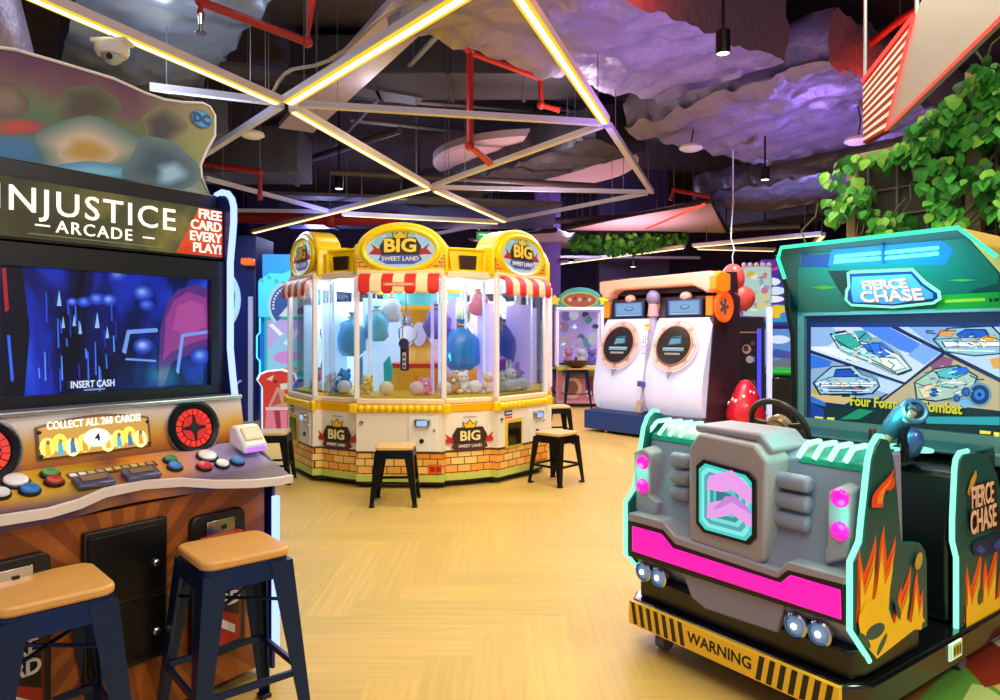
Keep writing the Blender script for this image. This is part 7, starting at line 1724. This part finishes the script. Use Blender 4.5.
def leaf_mesh(spots, name, m, size, label, cat, group=None, kind='stuff', pull=(0, -1, 0)):
    bm = bmesh.new(); cl = bm.loops.layers.float_color.new('Col')
    for p, n in spots:
        s = size * random.uniform(0.6, 1.25); n = Vector(n).normalized()
        d = Vector((random.uniform(-0.7, 0.7), random.uniform(-0.4, 0.4), -1)).normalized(); d = (d - n * d.dot(n)).normalized(); x = d.cross(n)
        sh = [(0, 0), (0.42, 0.25), (0.46, 0.55), (0.25, 0.85), (0, 1.1), (-0.25, 0.85), (-0.46, 0.55), (-0.42, 0.25)]
        vs_ = [bm.verts.new(p + x * a * s + d * b * s + n * s * (0.16 * abs(a) - 0.12 * b * b)) for a, b in sh]
        mid = bm.verts.new(p + d * 0.5 * s)
        c = random.choice(['#1c7a16', '#2c9a1e', '#145a10', '#4aa82a', '#248a1c', '#7cc43a'])
        for i in range(8):
            f = bm.faces.new((vs_[i], vs_[(i + 1) % 8], mid))
            for l in f.loops: l[cl] = hx(c)
    me = bpy.data.meshes.new(name); bm.to_mesh(me); bm.free(); me.materials.append(pic_mat('printed', 1.0, 0.6))
    o = bpy.data.objects.new(name, me); COL.objects.link(o)
    if label: tag(o, label, cat, group, kind)
    elif kind: o['kind'] = kind
    return o
# hanging hedge under the pink panel
hg = thing('hanging_hedge', 'long hanging box of green foliage below the pink triangle panel', 'plant', (2.52, 13.5, 2.92))
MB().box((0, 0.25, 0.33), (2.15, 0.45, 0.14)).build('planter_tray', mat('tray_dark', '#2a241c', 0.6), hg)
for s in (-0.9, 0.9):
    MB().cyl((s, 0.25, 0.4), (s, 0.25, ZC - 2.92), 0.012, n=6).build('hanger_rod', WIRE, hg)
sp_l = []
for i in range(900):
    x = random.uniform(-1.1, 1.1); top_ = 0.36; bot = 0.02 + 0.16 * abs(x + 0.2) / 1.1
    sp_l.append((Vector((x, random.uniform(-0.12, 0.5), random.uniform(bot, top_))), (random.uniform(-0.4, 0.4), -1, random.uniform(-0.3, 0.4))))
lf = leaf_mesh(sp_l, 'foliage', None, 0.10, None, None); lf.parent = hg

# trellis wall with climbing vine behind the driving cabinet
TV = 2.05
tr = thing('trellis_screen', 'wooden trellis screen with boarded back behind the driving cabinet', 'trellis', FF.w(0, TV, 0), FF.rz)
WOODG = mat('weathered_wood', '#a58d66', 0.6, vary=0.2, bscale=20)
zt = 2.36
MB().box((-0.13, 0, zt / 2), (0.055, 0.06, zt)).build('post', WOODG, tr, bevel=0.004)
MB().box((0.52, 0, 1.35), (0.075, 0.07, 2.7)).build('post', WOODG, tr, bevel=0.004)
MB().box((1.5, 0, 1.35), (0.06, 0.06, 2.7)).build('post', WOODG, tr, bevel=0.004)
MB().box((0.7, 0, zt), (1.66, 0.06, 0.055)).build('top_rail', WOODG, tr, bevel=0.004)
MB().box((0.7, 0, 0.15), (1.6, 0.05, 0.055)).build('bottom_rail', WOODG, tr, bevel=0.004)
MB().box((0.7, 0.05, 1.25), (1.62, 0.02, 2.2)).build('back_board', mat('grey_back_board', '#4a4a40', 0.7, vary=0.3, bscale=10), tr)
for k in range(14):
    MB().box((0.7, 0.03, 0.3 + 0.155 * k), (1.6, 0.012, 0.012)).build('lattice_bar', mat('lattice_grey', '#7a7262', 0.6), tr)
for k in range(10):
    MB().box((-0.05 + 0.165 * k, 0.02, 1.25), (0.012, 0.012, 2.2)).build('lattice_bar', mat('lattice_grey', '#7a7262', 0.6), tr)
random.seed(31)
spots = []
stems = MB()
for k in range(16):
    u = random.uniform(-0.15, 1.4); z = random.uniform(1.4, 1.9); pts = []
    if u > 0.25: zmax = random.uniform(2.5, 3.0)
    else: zmax = random.uniform(2.0, 2.35)
    while z < zmax:
        pts.append(FF.w(u, TV - 0.05 - random.uniform(0, 0.05), z)); z += random.uniform(0.06, 0.12); u += random.uniform(-0.08, 0.10)
    if len(pts) > 2: stems.tube(pts, 0.006, 5)
stems = stems.build('vine_stem', mat('vine_stem', '#4a5a24', 0.6), None); tag(stems, 'thin winding vine stems climbing the wooden trellis', 'vine', kind='stuff')
for i in range(7800):
    u = random.uniform(-0.22, 1.6); z = random.uniform(1.55, 3.15)
    if i > 5200: u = random.uniform(0.2, 1.4); z = random.uniform(2.3, 3.1)
    edge = 2.36 + (u - 0.15) * 0.75
    if z > max(2.36, edge): continue
    cl_ = mnoise.noise((u * 4.2, z * 4.2, 3.3))
    if u < 0.5 and z < 2.33 and cl_ < 0.07: continue
    if u < -0.05 and random.random() < 0.6: continue
    if u >= 0.5 and z < 2.3 and cl_ < -0.02: continue
    if cl_ < -0.25: continue
    dpt = random.uniform(0.03, 0.17)
    nrm = -FF.V + Vector((random.uniform(-0.6, 0.6), random.uniform(-0.6, 0.6), random.uniform(-0.1, 0.9)))
    if abs(u - 0.52) < 0.05 and z < 2.62 and random.random() < 0.8: continue
    spots.append((FF.w(u, TV - dpt, z), nrm))
leaf_mesh(spots, 'vine_leaves', None, 0.066, 'glossy green vine leaves covering the trellis and climbing above it', 'vine leaves')

# folded triangular panels with red neon, above the trellis
def tri_panel(name, label, pts_uz, v, m, neon, stripes=None, thick=0.05):
    t = thing(name, label, 'wall panel', FF.w(0, v, 0), FF.rz)
    MB().prism(pts_uz, 'xz', 0.0, thick).build('board', m, t, smooth=False)
    for i, n_ in enumerate(neon):
        MB().tube([(u, -0.012, z) for u, z in n_], 0.009, 8).build('neon_tube', REDN, t)
    for (u, z) in (pts_uz[0], pts_uz[-1]):
        MB().cyl((u, thick / 2, z), (u, thick / 2, ZC), 0.01, n=6).build('hanger_rod', WIRE, t)
    return t
g = lambda px, py: FF.on_v(px, py, 1.6)
A_, B_, C_, D_ = g(915, 15), g(887, 130), g(1000, 20), g(863, 82); E_ = g(863, 143)
tri_panel('folded_panel', 'large pale triangular panel outlined in red neon above the vines', [A_, B_, C_, (C_[0] + 0.35, C_[1] + 0.32), (C_[0] + 0.2, C_[1] + 0.9), (A_[0] + 0.15, A_[1] + 0.3)], 1.6, mat('pale_beige_panel', '#948a86', 0.6), [[A_, B_, C_, (C_[0] + 0.35, C_[1] + 0.32)]])
sp2 = tri_panel('folded_panel', 'small striped red panel beside the large pale triangle', [D_, E_, (B_[0] - 0.004, B_[1]), (A_[0] - 0.004, A_[1])], 1.6, mat('dark_red_board', '#8a1616', 0.5), [[D_, A_]])
lay = []
for k in range(9):
    f0 = 0.08 + k / 9.5; f1 = f0 + 0.045
    L_ = lambda f: (D_[0] + (E_[0] - D_[0]) * f, D_[1] + (E_[1] - D_[1]) * f); R_ = lambda f: (A_[0] - 0.006 + (B_[0] - A_[0]) * f, A_[1] + (B_[1] - A_[1]) * f)
    lay.append(([L_(f0), R_(f0), R_(f1), L_(f1)], '#f4d0c8'))
picture('stripes', lay, sp2, at=-0.002, step=0)

# ---------------------------------------------------------------- unseen fill lights added to brighten the hall
for nm, loc, e, c, sz, sy in (
    ('hall_fill_light', (0.2, 0.4, 4.4), 100, (1.0, 0.89, 0.66), 3.0, 2.0),
    ('hall_fill_light', (0.2, 4.4, 3.15), 70, (1.0, 0.86, 0.56), 2.2, 2.6),
    ('hall_fill_light', (0.6, 8.0, 3.1), 88, (1.0, 0.80, 0.56), 2.6, 2.4),
    ('hall_fill_light', (2.2, 7.6, 3.0), 60, (0.85, 0.78, 1.0), 1.2, 1.2),
    ('hall_fill_light', (2.0, 3.2, 3.6), 35, (1.0, 0.88, 0.7), 0.8, 0.8),
    ('hall_fill_light', (2.9, 0.7, 3.0), 70, (1.0, 0.9, 0.72), 0.8, 0.8),
    ('hall_fill_light', (2.6, 11.5, 3.0), 120, (0.95, 0.78, 0.98), 2.0, 2.0),
    ('hall_fill_light', (-3.4, 8.2, 3.0), 110, (0.6, 0.75, 1.0), 2.0, 2.0)):
    light('AREA', nm, loc, e, c, sz, (0, 0, 0), sy=sy)
for loc, e, c in (((1.5, 14.2, 3.4), 70, (0.8, 0.62, 1.0)), ((-3.5, 13.5, 3.2), 60, (0.5, 0.55, 1.0)), ((-1.2, 7.0, 3.75), 15, (0.95, 0.85, 0.8)), ((-2.6, 5.2, 3.5), 14, (0.8, 0.88, 1.0)), ((0.6, 8.6, 3.6), 16, (0.85, 0.75, 0.9)), ((-1.5, 10.8, 3.5), 20, (0.75, 0.75, 1.0))):
    light('POINT', 'service_void_fill', loc, e, c, 0.25)  # unseen points added to lift the dark ceiling and far end
# coloured wash lights thrown up onto the ducts; pink ones added to brighten panels
for loc, e, c, ang in (((1.5, 5.7, 2.2), 130, (0.36, 0.20, 1.0), 110), ((3.6, 8.2, 2.2), 140, (0.36, 0.22, 1.0), 110), ((4.6, 11.0, 2.3), 90, (0.30, 0.36, 1.0), 110), ((-2.6, 5.6, 2.6), 60, (0.55, 0.68, 0.95), 110), ((-2.4, 10.5, 2.6), 80, (0.30, 0.32, 1.0), 110), ((0.2, 9.6, 2.6), 90, (0.95, 0.62, 0.66), 120), ((2.2, 12.2, 2.3), 120, (1.0, 0.55, 0.68), 130), ((-0.6, 14.5, 2.3), 80, (1.0, 0.6, 0.7), 130), ((-1.0, 4.2, 3.3), 70, (1.0, 0.86, 0.66), 150), ((0.8, 7.2, 3.35), 50, (0.8, 0.62, 0.75), 150)):
    light('SPOT', 'wash_light', loc, e, c, 0.12, (PI, 0, 0), spot=ang)
light('POINT', 'red_wash', FF.w(-1.0, 4.6, 3.75), 12, (1.0, 0.04, 0.01), 0.1)
light('POINT', 'red_wash', FF.w(-1.2, 1.6, 3.75), 10, (1.0, 0.04, 0.01), 0.1)
light('SPOT', 'vine_spot', FF.w(1.1, 1.0, 3.7), 60, (0.95, 1.0, 0.55), 0.1, (math.radians(48), 0, FF.rz + 0.25), spot=80)

# trim every hanger to the first thing above it (a duct, a tray or the slab)
from mathutils.bvhtree import BVHTree
bpy.context.view_layer.update()
def root_of(o):
    while o.parent is not None: o = o.parent
    return o
solid = []
for o in list(SC.objects):
    if o.type == 'MESH' and o.name.split('.')[0] in ('insulation', 'casing', 'panel', 'run', 'pipe_run', 'planter_tray', 'housing', 'board'):
        mw = o.matrix_world
        solid.append((root_of(o).name, BVHTree.FromPolygons([mw @ v.co for v in o.data.vertices], [tuple(p.vertices) for p in o.data.polygons])))
for o in list(SC.objects):
    if o.type != 'MESH' or o.name.split('.')[0] not in ('suspension_wire', 'hanger_rod', 'stem', 'pole', 'cable', 'ribbon', 'hanger_string') or o.parent is None: continue
    r = root_of(o); mw = o.matrix_world; zs = [(mw @ v.co).z for v in o.data.vertices]; z0, z1 = min(zs), max(zs)
    if z1 < ZC - 0.05 or r.location.z < 3.05 and r.name.startswith(('linear', 'ceiling_bar')): continue
    top = [v for v in o.data.vertices if (mw @ v.co).z > z1 - 0.01]
    c = sum(((mw @ v.co) for v in top), Vector()) / len(top)
    best = z1
    for nm, bv in solid:
        if nm == r.name: continue
        hit = bv.ray_cast(Vector((c.x, c.y, z0 + 0.08)), Vector((0, 0, 1)), z1 - z0 - 0.08)
        if hit[0] is not None: best = min(best, hit[0].z)
    for v in top:
        v.co.z -= max(0.0, z1 - best - 0.01)
